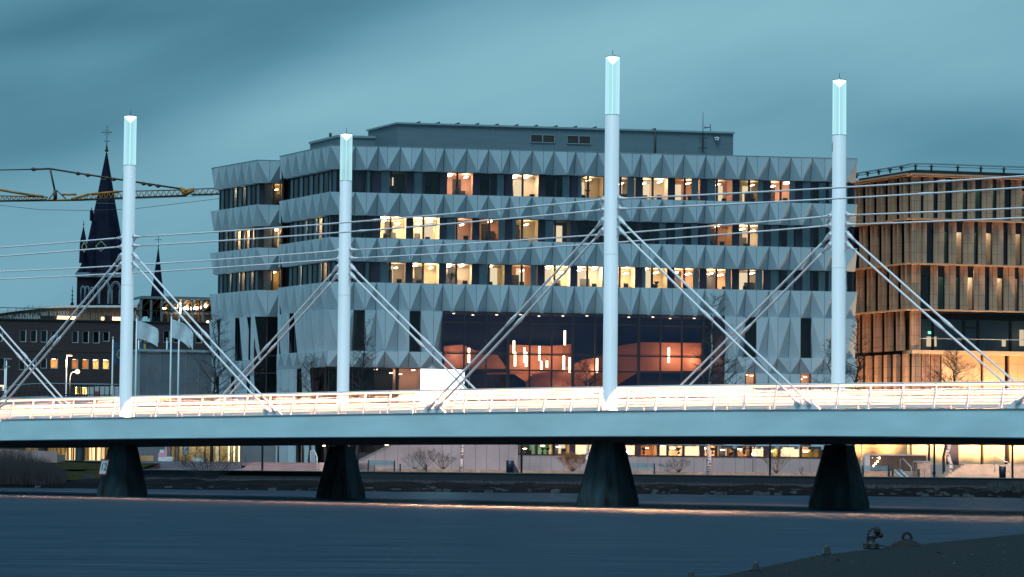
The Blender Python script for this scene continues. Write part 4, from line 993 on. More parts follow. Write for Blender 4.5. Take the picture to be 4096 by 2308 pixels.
# fourth floor: corner scoop and the recessed glazed balcony
z0, z1 = bz[4], bz[3]; uc = BF.u(X9(905), 1300)
mb = MB(); mb.fbox(BF, 0, uc, z0, z1, .18, -.3); mb.fbox(BF, uc, uc + .08, z0, z1, .3, -.1)
for k in (1, 2): mb.fbox(BF, uc * k / 3 - .012, uc * k / 3 + .012, z0, z1, .19, .17, 1)
mb.build('corner_panel', [m_terra, m_dark], tb)
RB = -2.2
mb = MB(); zt_ = BF.z(3690, 1276, RB); mb.fbox(BF, uc + .05, BUE, zt_, z1, RB + .1, RB - .2); mb.fbox(BF, uc + .05, BUE, z0, z0 + .12, RB + .1, RB - .2)
ms = [BF.u(3300 + x / 2.42, 1330, RB) for x in (905, 1045, 1345, 1480, 1795, 2100, 2400)]
for u in ms: mb.fbox(BF, u - .1, u + .1, z0 + .12, zt_, RB + .09, RB - .2)
mb.fbox(BF, ms[2] + .1, ms[3] - .1, zt_ - .75, zt_ - .65, RB + .09, RB - .2)
bo = mb.build('balcony_glazing', m_frame, tb)
for a, b in zip(ms, ms[1:]): MB().poly([BF.pt(a + .1, z0 + .12, RB), BF.pt(b - .1, z0 + .12, RB), BF.pt(b - .1, zt_, RB), BF.pt(a + .1, zt_, RB)]).build('pane', glass('balcony_glass', (.6, .68, .75), .9), bo)
mb = MB(); q = BF.pt; o0, o1 = RB - .2, RB - 3
mb.poly([q(uc, z0, o1), q(BUE, z0, o1), q(BUE, z1, o1), q(uc, z1, o1)]); mb.poly([q(uc, z1, o0), q(uc, z1, o1), q(BUE, z1, o1), q(BUE, z1, o0)]); mb.build('room', m_roomd, bo)
for (xa, xb, ya, yb, mt) in ((985, 1035, 475, 570, m_corr), (1055, 1080, 475, 570, m_corr), (1885, 1926, 410, 565, m_corr), (1715, 1750, 510, 570, m_corr)):
    mb = MB(); o = RB - 2.2; ua, zb_ = BF.hit(X9(xa), 1150 + yb / 2.42, o); ub, za = BF.hit(X9(xb), 1150 + ya / 2.42, o); mb.fbox(BF, ua, ub, zb_, za, o, o - .08); mb.build('lit_window', mt, bo)
u, z = BF.hit(X9(1020), 1150 + 437 / 2.42, RB - 1.6); mb = MB(); mb.fbox(BF, u - .22, u + .22, z - .12, z + .12, RB - 1.6, RB - 1.65); mb.build('exit_sign', emit('exit_green', (.25, 1.0, .55), 2.2), bo)
mb = MB(); mb.fbox(BF, uc, BUE, z1 - .14, z1 - .131, .3, RB); mb.build('balcony_soffit', m_frame, bo)
# curved balcony slab and rail
mb = MB(); n = 24; top = []; bot = []
def arc(t): return .25 + 1.2 * math.sin(min(t, 1) * math.pi / 2)
for i in range(n + 1):
    u = uc - .7 + (BUE - uc + .7) * i / n; o = arc(i / n * 2.2); top.append((u, o))
f = [BF.pt(u, z0 - .0, o) for u, o in top] + [BF.pt(BUE, z0, RB), BF.pt(uc - .7, z0, RB)]; g_ = [p - ZZ * .32 for p in f]; N = len(f)
mb.mesh(g_ + f, [tuple(range(N))[::-1], tuple(range(N, 2 * N))] + [(i, (i + 1) % N, N + (i + 1) % N, N + i) for i in range(N)]); so_ = fix_normals(mb.build('balcony_slab', m_terra_pale, tb))
mb = MB(); mb.tube([BF.pt(u, z0 + 1.05, o - .15) for u, o in top], .03, 6); mb.build('balcony_rail', m_trim, so_)
# ground storey: fins then pale flat wall, lit from lamps at its foot
z0, z1 = GZ + .6, bz[4] - .33
X10 = lambda x: 3300 + x / 2.42
yy = 1480
for a, b in ((312, 360), (390, 450), (478, 540), (568, 630), (657, 720), (748, 810)):
    ua, ub = BS.u(X10(a), yy), BS.u(X10(b), yy)
    if ub < BS.L + .3: fin(BS, max(ua, 0), ub, 5.0, z1, .35)
    c0 = ub + .1; c1 = c0 + (BS.u(X10(b + 27), yy) - ub)
    if c1 < BS.L: slot(BS, c0, c1, 5.0, z1, 0, 0, m_olive, .45)
for a, b in ((840, 903), (937, 993), (1025, 1088)):
    ua, ub = BF.u(X10(a), yy), BF.u(X10(b), yy); fin(BF, max(ua, 0), ub, 5.0, z1, .35); slot(BF, ub + .1, BF.u(X10(b + 30), yy), 5.0, z1, 14 if a > 900 else 0, 0, m_olive, .45)
uw = [BF.u(X10(x), yy) for x in (1120, 1495, 1523, 1728, 1775, 1930, 2250)] + [BUE]
for i in (0, 2, 4, 6):
    mb = MB(); a, b = uw[i], uw[i + 1]; n = max(1, int((b - a) / .62))
    for k in range(n): mb.fbox(BF, a + (b - a) * k / n + .008, a + (b - a) * (k + 1) / n - .008, 2.4, z1, .3, .1)
    o = mb.build('wall_panel', m_terra_pale, tb); mb = MB(); mb.fbox(BF, a, b, 2.4, z1, .09, -.2); mb.build('backing', m_ledge, o)
for i in (1, 3, 5):
    a, b = uw[i], uw[i + 1]; mb = MB(); mb.fbox(BF, a, b, 2.4, z1, -.3, -.4); mb.fbox(BF, a, b, 2.9, 3.0, .1, -.29); mb.build('dark_slot', m_navy, tb)
mb = MB(); mb.fbox(BS, 0, BS.L, z0, 4.99, .34, -.3); mb.fbox(BF, 0, uw[0] - .02, z0, 4.99, .34, -.3)
n = 40
lo = mb.build('lower_wall', m_terra_pale, tb)
mb = MB(); mb.fbox(BF, uw[0] - 2.4, BUE, GZ, 2.39, .5, -.3); mb.build('base_wall', m_conc, tb)
mb = MB(); mb.fbox(BF, BF.u(3785, 1820, .36), BF.u(3835, 1820, .36), 2.4, 4.9, .36, .345); mb.build('door', m_navy, tb)

# ------------------------------------------------------------------ brick block on the left with its roof terrace
m_brick = bpy.data.materials.new('dark_brick'); m_brick.use_nodes = True; _n = m_brick.node_tree; _b = _n.nodes['Principled BSDF']; _b.inputs['Roughness'].default_value = .85
_tc = nd(_n, 'ShaderNodeTexCoord'); _sx = nd(_n, 'ShaderNodeSeparateXYZ'); _cx = nd(_n, 'ShaderNodeCombineXYZ'); _br = nd(_n, 'ShaderNodeTexBrick')
_n.links.new(_tc.outputs['Object'], _sx.inputs[0]); _n.links.new(_sx.outputs[0], _cx.inputs[0]); _n.links.new(_sx.outputs[2], _cx.inputs[1]); _n.links.new(_cx.outputs[0], _br.inputs['Vector'])
_br.inputs['Scale'].default_value = 1; _br.inputs['Brick Width'].default_value = .5; _br.inputs['Row Height'].default_value = .16; _br.inputs['Mortar Size'].default_value = .016
_br.inputs['Color1'].default_value = (.012, .008, .012, 1); _br.inputs['Color2'].default_value = (.026, .015, .018, 1); _br.inputs['Mortar'].default_value = (.065, .055, .06, 1)
_n.links.new(_br.outputs[0], _b.inputs['Base Color'])
KF = fr(-620, 376, 1180, 387)
kz = KF.z(300, 1284)
brick = thing('brick_building', KF.pt(KF.L / 2, GZ, -6), 'long dark brick building with small windows under a roof terrace bar', 'building')
X2 = lambda x: x / 1.936
wins = []
for x in (-245, -165, -5, 178, 260, 341, 421, 582, 664, 746, 823, 1070, 1140, 1205, 1290, 1370, 1450, 1540): wins.append((x, 722, 812, 0))
for x, l in ((-245, 0), (-165, 0), (12, 1), (172, 0), (257, 0), (338, 0), (420, 45), (580, 14), (661, 14), (741, 80), (820, 80)): wins.append((x, 937, 1019, l))
for x, l in ((600, 150), (657, 150), (-60, 0)): wins.append((x, 1150, 1216, l))
rect = []
for x, ya, yb, l in wins:
    hw = 24 if ya < 1100 else 20
    if x == 420: hw = 28
    ua, z1 = KF.hit(X2(x - hw), 950 + ya / 1.936); ub, z0 = KF.hit(X2(x + hw), 950 + yb / 1.936); rect.append((ua, ub, z0, z1, l))
# wall built round its openings
def wall_with_holes(F, U0_, U1_, Z0_, Z1_, rects, o0, o1, mt, nm, par):
    zs = sorted({Z0_, Z1_} | {r[2] for r in rects} | {r[3] for r in rects}); mb = MB()
    for za, zb in zip(zs, zs[1:]):
        if zb - za < 1e-4: continue
        hs = sorted((r[0], r[1]) for r in rects if r[2] < zb - 1e-4 and r[3] > za + 1e-4); cur = U0_
        for a, b in hs:
            if a > cur: mb.fbox(F, cur, a, za, zb, o0, o1)
            cur = max(cur, b)
        if cur < U1_: mb.fbox(F, cur, U1_, za, zb, o0, o1)
    return mb.build(nm, mt, par)
# rows share heights so the courses stay clean
def snaprow(rs):
    out = []
    for i, (a, b, z0, z1, l) in enumerate(rs): out.append((a, b, round(z0 * 4) / 4, round(z1 * 4) / 4, l))
    return out
rect = snaprow(rect)
kw = wall_with_holes(KF, 0, KF.L, GZ - .5, kz, rect, 0, -.45, m_brick, 'brick_wall', brick)
m_reveal = mat('window_reveal', (.42, .48, .52), .6)
for a, b, z0, z1, l in rect:
    mb = MB(); mb.fbox(KF, a, a + .06, z0, z1, -.1, -.3); mb.fbox(KF, b - .09, b, z0, z1, -.02, -.3); mb.fbox(KF, a + .06, b - .09, z1 - .07, z1, -.06, -.3); mb.fbox(KF, a + .06, b - .09, z0, z0 + .06, -.1, -.3)
    fo = mb.build('window', m_reveal, brick)
    MB().poly([KF.pt(a, z0, -.25), KF.pt(b, z0, -.25), KF.pt(b, z1, -.25), KF.pt(a, z1, -.25)]).build('pane', m_glassd if l < 10 else m_glass, fo)
    mb = MB(); q = KF.pt; o0, o1 = -.46, -2.5; A, B_, zf, zz = a - .3, b + .3, z0 - .3, z1 + .1
    mb.poly([q(A, zf, o1), q(B_, zf, o1), q(B_, zz, o1), q(A, zz, o1)]); mb.poly([q(A, zf, o0), q(A, zf, o1), q(A, zz, o1), q(A, zz, o0)]); mb.poly([q(B_, zf, o1), q(B_, zf, o0), q(B_, zz, o0), q(B_, zz, o1)])
    mb.poly([q(A, zz, o0), q(A, zz, o1), q(B_, zz, o1), q(B_, zz, o0)]); mb.poly([q(A, zf, o0), q(B_, zf, o0), q(B_, zf, o1), q(A, zf, o1)])
    mb.build('room', mat('brick_room_lit', (.75, .45, .18), .8) if l > 10 else m_roomd, fo)
    if l > 10: mb = MB(); mb.fbox(KF, (a + b) / 2 - .2, (a + b) / 2 + .2, zz - .14, zz - .1, -.8, -1.8); mb.build('ceiling_lamp', LAMP[l], fo)
mb = MB(); mb.fbox(KF, -.1, KF.L, kz + .001, kz + .12, .12, -.6); mb.build('parapet', m_dark, brick)
mb = MB(); mb.fbox(KF, 0, KF.L, kz - .4, kz + .004, -.46, -16); mb.fbox(KF, 0, KF.L, GZ, kz - .4, -15.8, -16); mb.build('roof_deck', m_bank, brick)
# soldier course ribs
for y in (1390 + 18, 1540):
    z = KF.z(300, y); mb = MB(); mb.fbox(KF, 0, KF.L, z, z + .42, .03, .001); mb.build('brick_course', m_brick, kw)
# timber screen with white curved roof edge
m_timber = mat('timber_slats', (.20, .15, .11), .75, 0, 1.5, .3, stretch=(6, 6, .4))
def scr(x): return 1221 - 24 * max(0.0, 1 - ((x - 0) / 330.0) ** 2) * 0 + (0 if x > 280 else ((280 - x) / 280.0) ** 1.8 * 24)
mb = MB(); SO = -3.0
x = -120
while x < 560:
    u, z1 = KF.hit(x, scr(x) + 5, SO); w = .075; mb.fbox(KF, u - w, u + w, kz + .3, z1, SO, SO - .1); x += 6.4
ts = mb.build('timber_screen', m_timber, brick)
mb = MB(); mb.fbox(KF, KF.u(-120, 1250, SO), KF.u(560, 1250, SO), kz + .3, KF.z(-120, scr(-120) + 12, SO), SO - .15, SO - .25); mb.build('backing', m_dark, ts)
mb = MB(); xs_ = list(range(-130, 570, 20)); tp = []
for x in xs_: u, z = KF.hit(x, scr(x), SO + .4); tp.append((u, z))
for (a, za), (b, zb) in zip(tp, tp[1:]): mb.hexa([KF.pt(a, za - .28, SO + .4), KF.pt(b, zb - .28, SO + .4), KF.pt(b, zb - .28, -12), KF.pt(a, za - .28, -12), KF.pt(a, za, SO + .4), KF.pt(b, zb, SO + .4), KF.pt(b, zb, -12), KF.pt(a, za, -12)])
mb.build('curved_roof', mat('white_roof', (.5, .6, .65), .5), brick)
# terrace railing
mb = MB(); zt_ = KF.z(300, 1236); 
for z in (zt_, ): mb.tube([KF.pt(0, z, -.2), KF.pt(KF.L, z, -.2)], .05, 6)
rl = mb.build('terrace_railing', m_dark, brick)
x = -200
while x < 840: u = KF.u(x, 1260, -.2); mb = MB(); mb.tube([KF.pt(u, kz + .3, -.2), KF.pt(u, zt_, -.2)], .035, 5); mb.build('post', m_dark, rl); x += 33
m_strip = emit('terrace_lamp', (1.0, .55, .22), 6)
for xa, xb, ya, yb in ((228, 302, 1264, 1277), (405, 416, 1268, 1280), (450, 484, 1268, 1281)):
    ua, z1 = KF.hit(xa, ya, -1.2); ub, z0 = KF.hit(xb, yb, -1.2); mb = MB(); mb.fbox(KF, ua, ub, z0, z1, -1.2, -1.35); mb.build('terrace_lamp', m_strip, brick)
for xa, xb in ((165, 226), (420, 448)): ua, z1 = KF.hit(xa, 1262, -1.4); ub, z0 = KF.hit(xb, 1282, -1.4); mb = MB(); mb.fbox(KF, ua, ub, kz + .01, z1, -1.4, -2.2); mb.build('planter_box', m_dark, brick)
# glass pavilion: posts, lean-to roof, lit bar behind
XP = lambda x: 500 + x / 6.05
YP = lambda y: 1180 + y / 6.05
m_gframe = mat('pavilion_frame', (.10, .15, .16), .6)
z_e = KF.z(700, 1193, -1.5); z_h = KF.z(700, 1187, -1.5)
mb = MB(); pe = [(KF.u(XP(-30), 1190, -1.5), KF.z(XP(180), YP(125), -1.5)), (KF.u(XP(380), 1190, -1.5), KF.z(XP(380), YP(28), -1.5)), (KF.u(XP(1120), 1190, -1.5), KF.z(XP(1120), YP(45), -1.5)), (KF.u(870, 1190, -1.5), KF.z(870, YP(70), -1.5))]
for (a, za), (b, zb) in zip(pe, pe[1:]): mb.hexa([KF.pt(a, za - .32, -1.3), KF.pt(b, zb - .32, -1.3), KF.pt(b, zb - .32, -1.6), KF.pt(a, za - .32, -1.6), KF.pt(a, za, -1.3), KF.pt(b, zb, -1.3), KF.pt(b, zb, -1.6), KF.pt(a, za, -1.6)])
pv = mb.build('pavilion_roof_beam', m_gframe, brick)
mb = MB(); (a, za), (b, zb) = pe[1], pe[3]; mb.hexa([KF.pt(a, za - .02, -1.61), KF.pt(b, zb - .02, -1.61), KF.pt(b, zb - 2.2, -9), KF.pt(a, za - 2.2, -9), KF.pt(a, za + .05, -1.61), KF.pt(b, zb + .05, -1.61), KF.pt(b, zb - 2.1, -9), KF.pt(a, za - 2.1, -9)]); mb.build('lean_to_roof', m_frame, brick)
for i in range(11):
    u = a + (b - a) * (i + .5) / 11; mb = MB(); mb.hexa([KF.pt(u - .07, za - .35, -1.62), KF.pt(u + .07, za - .35, -1.62), KF.pt(u - 1.4, za - 2.45, -8.9), KF.pt(u - 1.55, za - 2.45, -8.9), KF.pt(u - .07, za - .1, -1.62), KF.pt(u + .07, za - .1, -1.62), KF.pt(u - 1.4, za - 2.25, -8.9), KF.pt(u - 1.55, za - 2.25, -8.9)]); mb.build('rafter', m_timber, brick)
for x in (385, 630, 885, 1140, 1390, 1640, 1885, 2120):
    u = KF.u(XP(x), 1240, -1.45); mb = MB(); mb.fbox(KF, u - .14, u + .14, kz + .3, z_e - .3, -1.35, -1.6); mb.build('post', m_gframe, pv)
mb = MB(); ua, ub = KF.u(XP(905), 1240, -5), KF.u(875, 1240, -5); mb.fbox(KF, ua, ub, kz + .3, kz + 3.4, -7, -7.2); mb.build('bar_wall', mat('bar_wall', (.6, .32, .16), .7, 0, 2, .3), brick)
mb = MB(); mb.fbox(KF, ua, ub, kz + .3, kz + 1.3, -4.8, -5.4); mb.build('bar_counter', m_dark, brick)
mb = MB(); ua, z1 = KF.hit(XP(905), YP(355), -6); ub, z0 = KF.hit(875, YP(470), -6); mb.fbox(KF, ua, ub, z0, z0 + .1, -5.9, -6.3); mb.fbox(KF, ua, ub, z1 - .5, z1 - .4, -5.9, -6.3)
for i in range(46):
    u = ua + (ub - ua) * (i + .5) / 46; h = R.uniform(.25, .42)
    for zz in (z0 + .1, z1 - .4): mb.tube([KF.pt(u, zz, -6.0), KF.pt(u, zz + h, -6.0)], .06, 5)
mb.build('bottle_shelf', mat('bottles', (.25, .3, .42), .3, 0, 5, .5), brick)
m_bulb = emit('bulb', (1.0, .62, .32), 26)
for i, (x, y, r) in enumerate(((930, 322, .13), (978, 325, .12), (1215, 318, .13), (1450, 318, .22), (1515, 322, .22), (1588, 325, .22), (1655, 325, .24), (1728, 318, .26), (1805, 308, .26), (1948, 262, .24), (1340, 270, .5), (2000, 655, .2))):
    u, z = KF.hit(XP(x), YP(y), -4.0); mb = MB(); mb.ball(KF.pt(u, z, -4.0), r * .75, 0, 8, 2.6 if r == .5 else 1); mb.build('bulb', m_bulb, brick)
for x in (1050, 1300, 1560, 1800): u = KF.u(XP(x), 1250, -3.2); mb = MB(); mb.fbox(KF, u - .12, u + .12, kz + .3, kz + 3.4, -3.2, -3.4); mb.build('inner_post', mat('inner_post', (.6, .33, .2), .7), brick)

# ------------------------------------------------------------------ church, turret, crane, far trees
m_slate = mat('slate_spire', (.006, .009, .024), .8, 0, .5, .35, stretch=(1, 1, 4), spec=.1)
m_stone = mat('church_stone', (.16, .22, .26), .8, 0, .5, .15)
m_cbrick = mat('church_brick', (.012, .009, .016), .85, 0, 1, .2, spec=.1)
m_gold = mat('gilded', (.5, .45, .25), .4, .5)
CY = 600; sc_ = CY / FPX
cb = P(399, 1600, CY); church = thing('church', (cb.x, CY + 5, GZ), 'dark slate church spire with gilded cross above a brick bell tower behind the leftmost mast', 'church')
def czz(y): return P(399, y, CY).z
cx0 = P(399, 1300, CY).x; CC = V((cx0, CY + 5.5, 0))
XS = lambda x: 200 + x / 1.961
YS = lambda y: 480 + y / 1.961
def ring(mb, prof, n, c, rot=0, mi=0):
    b = len(mb.v)
    for z, r in prof:
        for k in range(n): a = 2 * math.pi * (k + .5) / n + rot; mb.v.append((c.x + r * math.cos(a), c.y + r * math.sin(a), z))
    for i in range(len(prof) - 1):
        for k in range(n): k2 = (k + 1) % n; mb.f.append((b + i * n + k, b + i * n + k2, b + i * n + n + k2, b + i * n + n + k)); mb.m.append(mi); mb.sm.append(False)
    mb.f.append(tuple(b + k for k in range(n))[::-1]); mb.m.append(mi); mb.sm.append(False); e = b + (len(prof) - 1) * n; mb.f.append(tuple(e + k for k in range(n))); mb.m.append(mi); mb.sm.append(False)
mb = MB(); f_ = sc_ / 1.961 * 1.06
ring(mb, [(czz(YS(1195)), 110 * sc_ * 1.08), (czz(YS(1160)), 195 * f_), (czz(YS(1100)), 168 * f_), (czz(YS(900)), 126 * f_), (czz(YS(780)), 104 * f_), (czz(YS(640)), 77 * f_), (czz(YS(450)), 44 * f_), (czz(YS(232)), 5 * f_)], 8, CC)
sp_o = mb.build('spire', m_slate, church)
for y, k in ((450, 47), (640, 80), (850, 116)):
    mb = MB(); ring(mb, [(czz(YS(y + 1)), k * f_), (czz(YS(y - 2)), k * f_)], 8, CC); mb.build('band', m_stone, sp_o)
mb = MB(); mb.ball((cx0, CC.y, czz(YS(216))), 15 * f_, 0, 10, .8); mb.tube([(cx0, CC.y, czz(YS(208))), (cx0, CC.y, czz(YS(165)))], [8 * f_, 4 * f_], 8); mb.tube([(cx0, CC.y, czz(YS(165))), (cx0, CC.y, czz(YS(18)))], [2.6 * f_, 1.6 * f_], 6)
zc_ = czz(YS(72)); mb.tube([(cx0 - 36 * f_, CC.y, zc_), (cx0 + 36 * f_, CC.y, zc_)], 2.4 * f_, 6)
for dx, dz in ((-36, 0), (36, 0), (0, 40), (-12, -14), (12, -14), (-12, 14), (12, 14)): mb.ball((cx0 + dx * f_, CC.y, zc_ + dz * f_), 4.2 * f_, 0, 6)
for dx in (-17, 17): mb.tube([(cx0, CC.y, czz(YS(142))), (cx0 + dx * f_, CC.y, czz(YS(145))), (cx0 + dx * 1.2 * f_, CC.y, czz(YS(134)))], 1.8 * f_, 5)
mb.build('cross', m_dark, church)
for dx, y0, y1, w in ((-143, 1120, 788, 30), (118, 1130, 845, 26), (-60, 1150, 860, 26)):     # corner turrets
    c = V((cx0 + dx * f_ * .97, CY + (1 if dx != -60 else -1), 0)); mb = MB(); ring(mb, [(czz(YS(y0)), w * f_), (czz(YS(y0 - 170)), w * .85 * f_), (czz(YS(y1 + 50)), 3 * f_)], 8, c)
    mb.tube([(c.x, c.y, czz(YS(y1 + 55))), (c.x, c.y, czz(YS(y1)))], 2 * f_, 5); mb.ball((c.x, c.y, czz(YS(y1 + 28))), 6 * f_, 0, 6); mb.build('turret', m_slate, church)
for dx, y in ((-86, 675), (82, 682)):
    c = V((cx0 + dx * f_, CY + 2, 0)); mb = MB(); mb.fbox(Frame((c.x, c.y), (c.x + 1, c.y)), -8 * f_, 8 * f_, czz(YS(y + 110)), czz(YS(y + 28)), 1, -1); mb.tube([(c.x, c.y, czz(YS(y + 30))), (c.x, c.y, czz(YS(y)))], [3 * f_, 1 * f_], 5); mb.ball((c.x, c.y, czz(YS(y + 16))), 5 * f_, 0, 6); mb.build('dormer', m_slate, church)
for dx in (18, -120):
    y = 1000; c = V((cx0 + dx * f_, CY - 3.8 if dx > 0 else CY - 1, czz(YS(y)))); s_ = 38 * f_ * (1 if dx > 0 else .5); t_ = 38 * f_
    mb = MB(); q = [c + V((-s_, 0, 0)), c + V((0, 0, t_)), c + V((s_, 0, 0)), c + V((0, 0, -t_)), c + V((-s_, 0, 0))]
    for a, b in zip(q, q[1:]): mb.bar(a, b, .14)
    mb.build('gilded_lozenge', m_gold, sp_o)
mb = MB(); tw = 96 * sc_; TWF = Frame((cx0 - tw, CY + .5), (cx0 + tw, CY + .5)); mb.box(cx0 - tw, cx0 + tw, CY + .5, CY + .5 + 2 * tw, GZ, czz(YS(1215)))
twr = mb.build('bell_tower', m_cbrick, church)
mb = MB(); mb.box(cx0 - tw - .3, cx0 + tw + .3, CY + .2, CY + 1 + 2 * tw, czz(YS(1232)), czz(YS(1196))); mb.build('cornice', m_stone, twr)
for i, (xa, xb) in enumerate(((243, 275), (277, 308), (320, 342), (376, 470), (476, 556))):
    ua, ub = TWF.u(XS(xa), YS(1330)), TWF.u(XS(xb), YS(1330)); m_ = (ua + ub) / 2; h = (ub - ua) / 2
    z0, zsp, zt_ = czz(YS(1440)), czz(YS(1330)), czz(YS(1330)) + h * 1.6
    mb = MB(); w = .16
    ptsL = [(ua, z0), (ua, zsp)] + [(ua + h * (1 - math.cos(a)), zsp + h * 1.6 * math.sin(a)) for a in (.4, .8, 1.2, 1.5708)]
    for s_ in (0, 1):
        pp = [(x if not s_ else ua + ub - x, z) for x, z in ptsL]; mb.tube([TWF.pt(x, z, .1) for x, z in pp], .13, 5)
        pp = [((x - m_) * .78 + m_, (z - z0) * .93 + z0) for x, z in pp]; mb.tube([TWF.pt(x, z, .05) for x, z in pp], .08, 5)
    mb.fbox(TWF, ua, ua + h * .4, z0, zsp, .12, .002); mb.fbox(TWF, ub - h * .4, ub, z0, zsp, .12, .002); mb.build('arched_opening', m_stone, twr)
t = thing('pinnacle', P(289, 1235, 560), 'small dark spiked finial rising above the curved white roof edge', 'finial')
z0, z1 = P(289, 1240, 560).z, P(289, 1145, 560).z; px0 = P(289, 1200, 560).x; mb = MB(); c = V((px0, 560, 0)); ring(mb, [(GZ, .8), (z0, .5), (z0 + 1.2, .3), (z0 + 1.6, .1), (z1, .03)], 8, c); mb.build('shaft', m_slate, t)
mb = MB(); 
for k in (.45, .62, .8): mb.ball((px0, 560, z0 + (z1 - z0) * k), .26 - .08 * k, 0, 8, .6)
mb.build('knobs', m_slate, t)
tu = P(628, 1300, 620); turret = thing('church_turret', (tu.x, 620, GZ), 'slim dark slate turret with small cross, right of the leftmost mast', 'spire')
zz = lambda y: P(628, y, 620).z; k_ = 620 / FPX; c = V((tu.x, 620, 0))
mb = MB(); ring(mb, [(GZ, 28 * k_), (zz(1188), 28 * k_), (zz(1150), 24 * k_), (zz(1135), 20 * k_), (zz(992), 1.5 * k_)], 8, c); mb.build('spire', m_slate, turret)
mb = MB(); mb.tube([(c.x, 620, zz(994)), (c.x, 620, zz(945))], 1.1 * k_, 5); mb.tube([(c.x - 12 * k_, 620, zz(959)), (c.x + 12 * k_, 620, zz(959))], 1.1 * k_, 5); mb.ball((c.x, 620, zz(985)), 3 * k_); 
for dx in (-12, 12): mb.ball((c.x + dx * k_, 620, zz(959)), 2 * k_, 0, 6)
mb.build('cross', m_dark, turret)
# crane
m_crane = mat('crane_yellow', (.32, .14, .02), .55, .1, 1, .3)
m_craned = mat('crane_dark', (.05, .03, .02), .6, 0, 1, .3)
GY = 480; X1 = lambda x: x / 2.42; Y1 = lambda y: 400 + y / 2.42; gp = lambda x, y, d=0: P(X1(x), Y1(y), GY + d)
cr0 = gp(-500, 960); crane = thing('tower_crane', (cr0.x, GY, GZ), 'yellow tower crane with a long lattice jib passing in front of the church spire', 'crane')
def lattice(x0, ya0, yb0, x1, ya1, yb1, n, nm, r=.06):
    mb = MB(); W_ = .75
    A = [gp(x0 + (x1 - x0) * i / n, ya0 + (ya1 - ya0) * i / n) for i in range(n + 1)]; B_ = [gp(x0 + (x1 - x0) * i / n, yb0 + (yb1 - yb0) * i / n) for i in range(n + 1)]
    o1, o2 = V((0, -W_, 0)), V((0, W_, 0))
    mb.tube([A[0], A[-1]], r * 1.5, 5, 1); mb.tube([B_[0] + o1, B_[-1] + o1], r * 1.4, 5, 1); mb.tube([B_[0] + o2, B_[-1] + o2], r * 1.4, 5, 1)
    for i in range(n):
        for o in (o1, o2): mb.tube([A[i], (B_[i] + B_[i + 1]) / 2 + o], r * .8, 4); mb.tube([(B_[i] + B_[i + 1]) / 2 + o, A[i + 1]], r * .8, 4)
    return mb.build(nm, [m_crane, m_craned], crane)
lattice(-500, 915, 988, 460, 940, 968, 22, 'jib'); lattice(690, 965, 969, 860, 912, 962, 3, 'jib'); lattice(860, 912, 962, 1150, 886, 950, 6, 'jib'); lattice(1150, 886, 950, 1800, 870, 925, 12, 'jib'); lattice(1850, 865, 918, 2300, 845, 905, 8, 'jib')
mb = MB(); mb.tube([gp(270, 915), gp(420, 935)], .22, 5); mb.tube([gp(0, 870), gp(270, 915)], .2, 5); mb.tube([gp(460, 968), gp(690, 968)], .17, 5); mb.tube([gp(690, 962), gp(860, 912)], .22, 5); mb.tube([gp(880, 912), gp(1150, 888)], .22, 5); mb.tube([gp(600, 915), gp(740, 915)], .17, 5)
mb.build('jib_brace', m_crane, crane); mb = MB(); mb.tube([gp(1740, 858), gp(1800, 880), gp(1880, 868)], .3, 6); mb.tube([gp(1760, 870), gp(1800, 915)], .35, 6); mb.tube([gp(1780, 920), gp(1870, 870)], .35, 6); mb.build('jib_joint', m_crane, crane)
mb = MB(); mb.tube([gp(483, 660), gp(530, 880)], .17, 5); mb.tube([gp(530, 870), gp(530, 970)], .28, 4); mb.tube([gp(545, 870), gp(545, 970)], .18, 4); mb.tube([gp(550, 875), gp(640, 960)], .1, 4); mb.tube([gp(520, 900), gp(470, 965)], .1, 4); mb.build('strut', m_craned, crane)
mb = MB(); mb.tube([gp(-500, 700), gp(0, 677), gp(320, 671)], .1, 5); mb.tube([gp(320, 671), gp(483, 665)], .16, 5); mb.tube([gp(483, 665), gp(720, 703), gp(1740, 858)], .15, 5)
for x, y in ((325, 671), (755, 712), (850, 728), (1100, 768), (1390, 810), (1450, 820), (1530, 832), (1040, 757)): mb.tube([gp(x - 25, y - 3), gp(x, y), gp(x + 25, y + 4)], [.12, .34, .12], 6)
mb.build('pendant_bar', m_craned, crane)
mb = MB(); mb.tube([gp(-400, 985), gp(0, 1020), gp(400, 1062), gp(890, 1070), gp(1300, 1053), gp(2060, 962), gp(2300, 930)], .045, 4); mb.tube([gp(0, 985), gp(900, 975), gp(2060, 925)], .035, 4); mb.build('hoist_rope', m_dark, crane)
mb = MB(); p = cr0; w = .9
for sx in (-w, w):
    for sy in (-w, w): mb.tube([(p.x + sx, GY + sy, GZ), (p.x + sx, GY + sy, p.z + 8)], .12, 5)
for i in range(24):
    z = GZ + (p.z + 8 - GZ) * i / 24; z2_ = GZ + (p.z + 8 - GZ) * (i + 1) / 24; s_ = 1 if i % 2 else -1
    for sy in (-w, w): mb.tube([(p.x - w * s_, GY + sy, z), (p.x + w * s_, GY + sy, z2_)], .07, 4)
mb.build('tower', m_crane, crane)
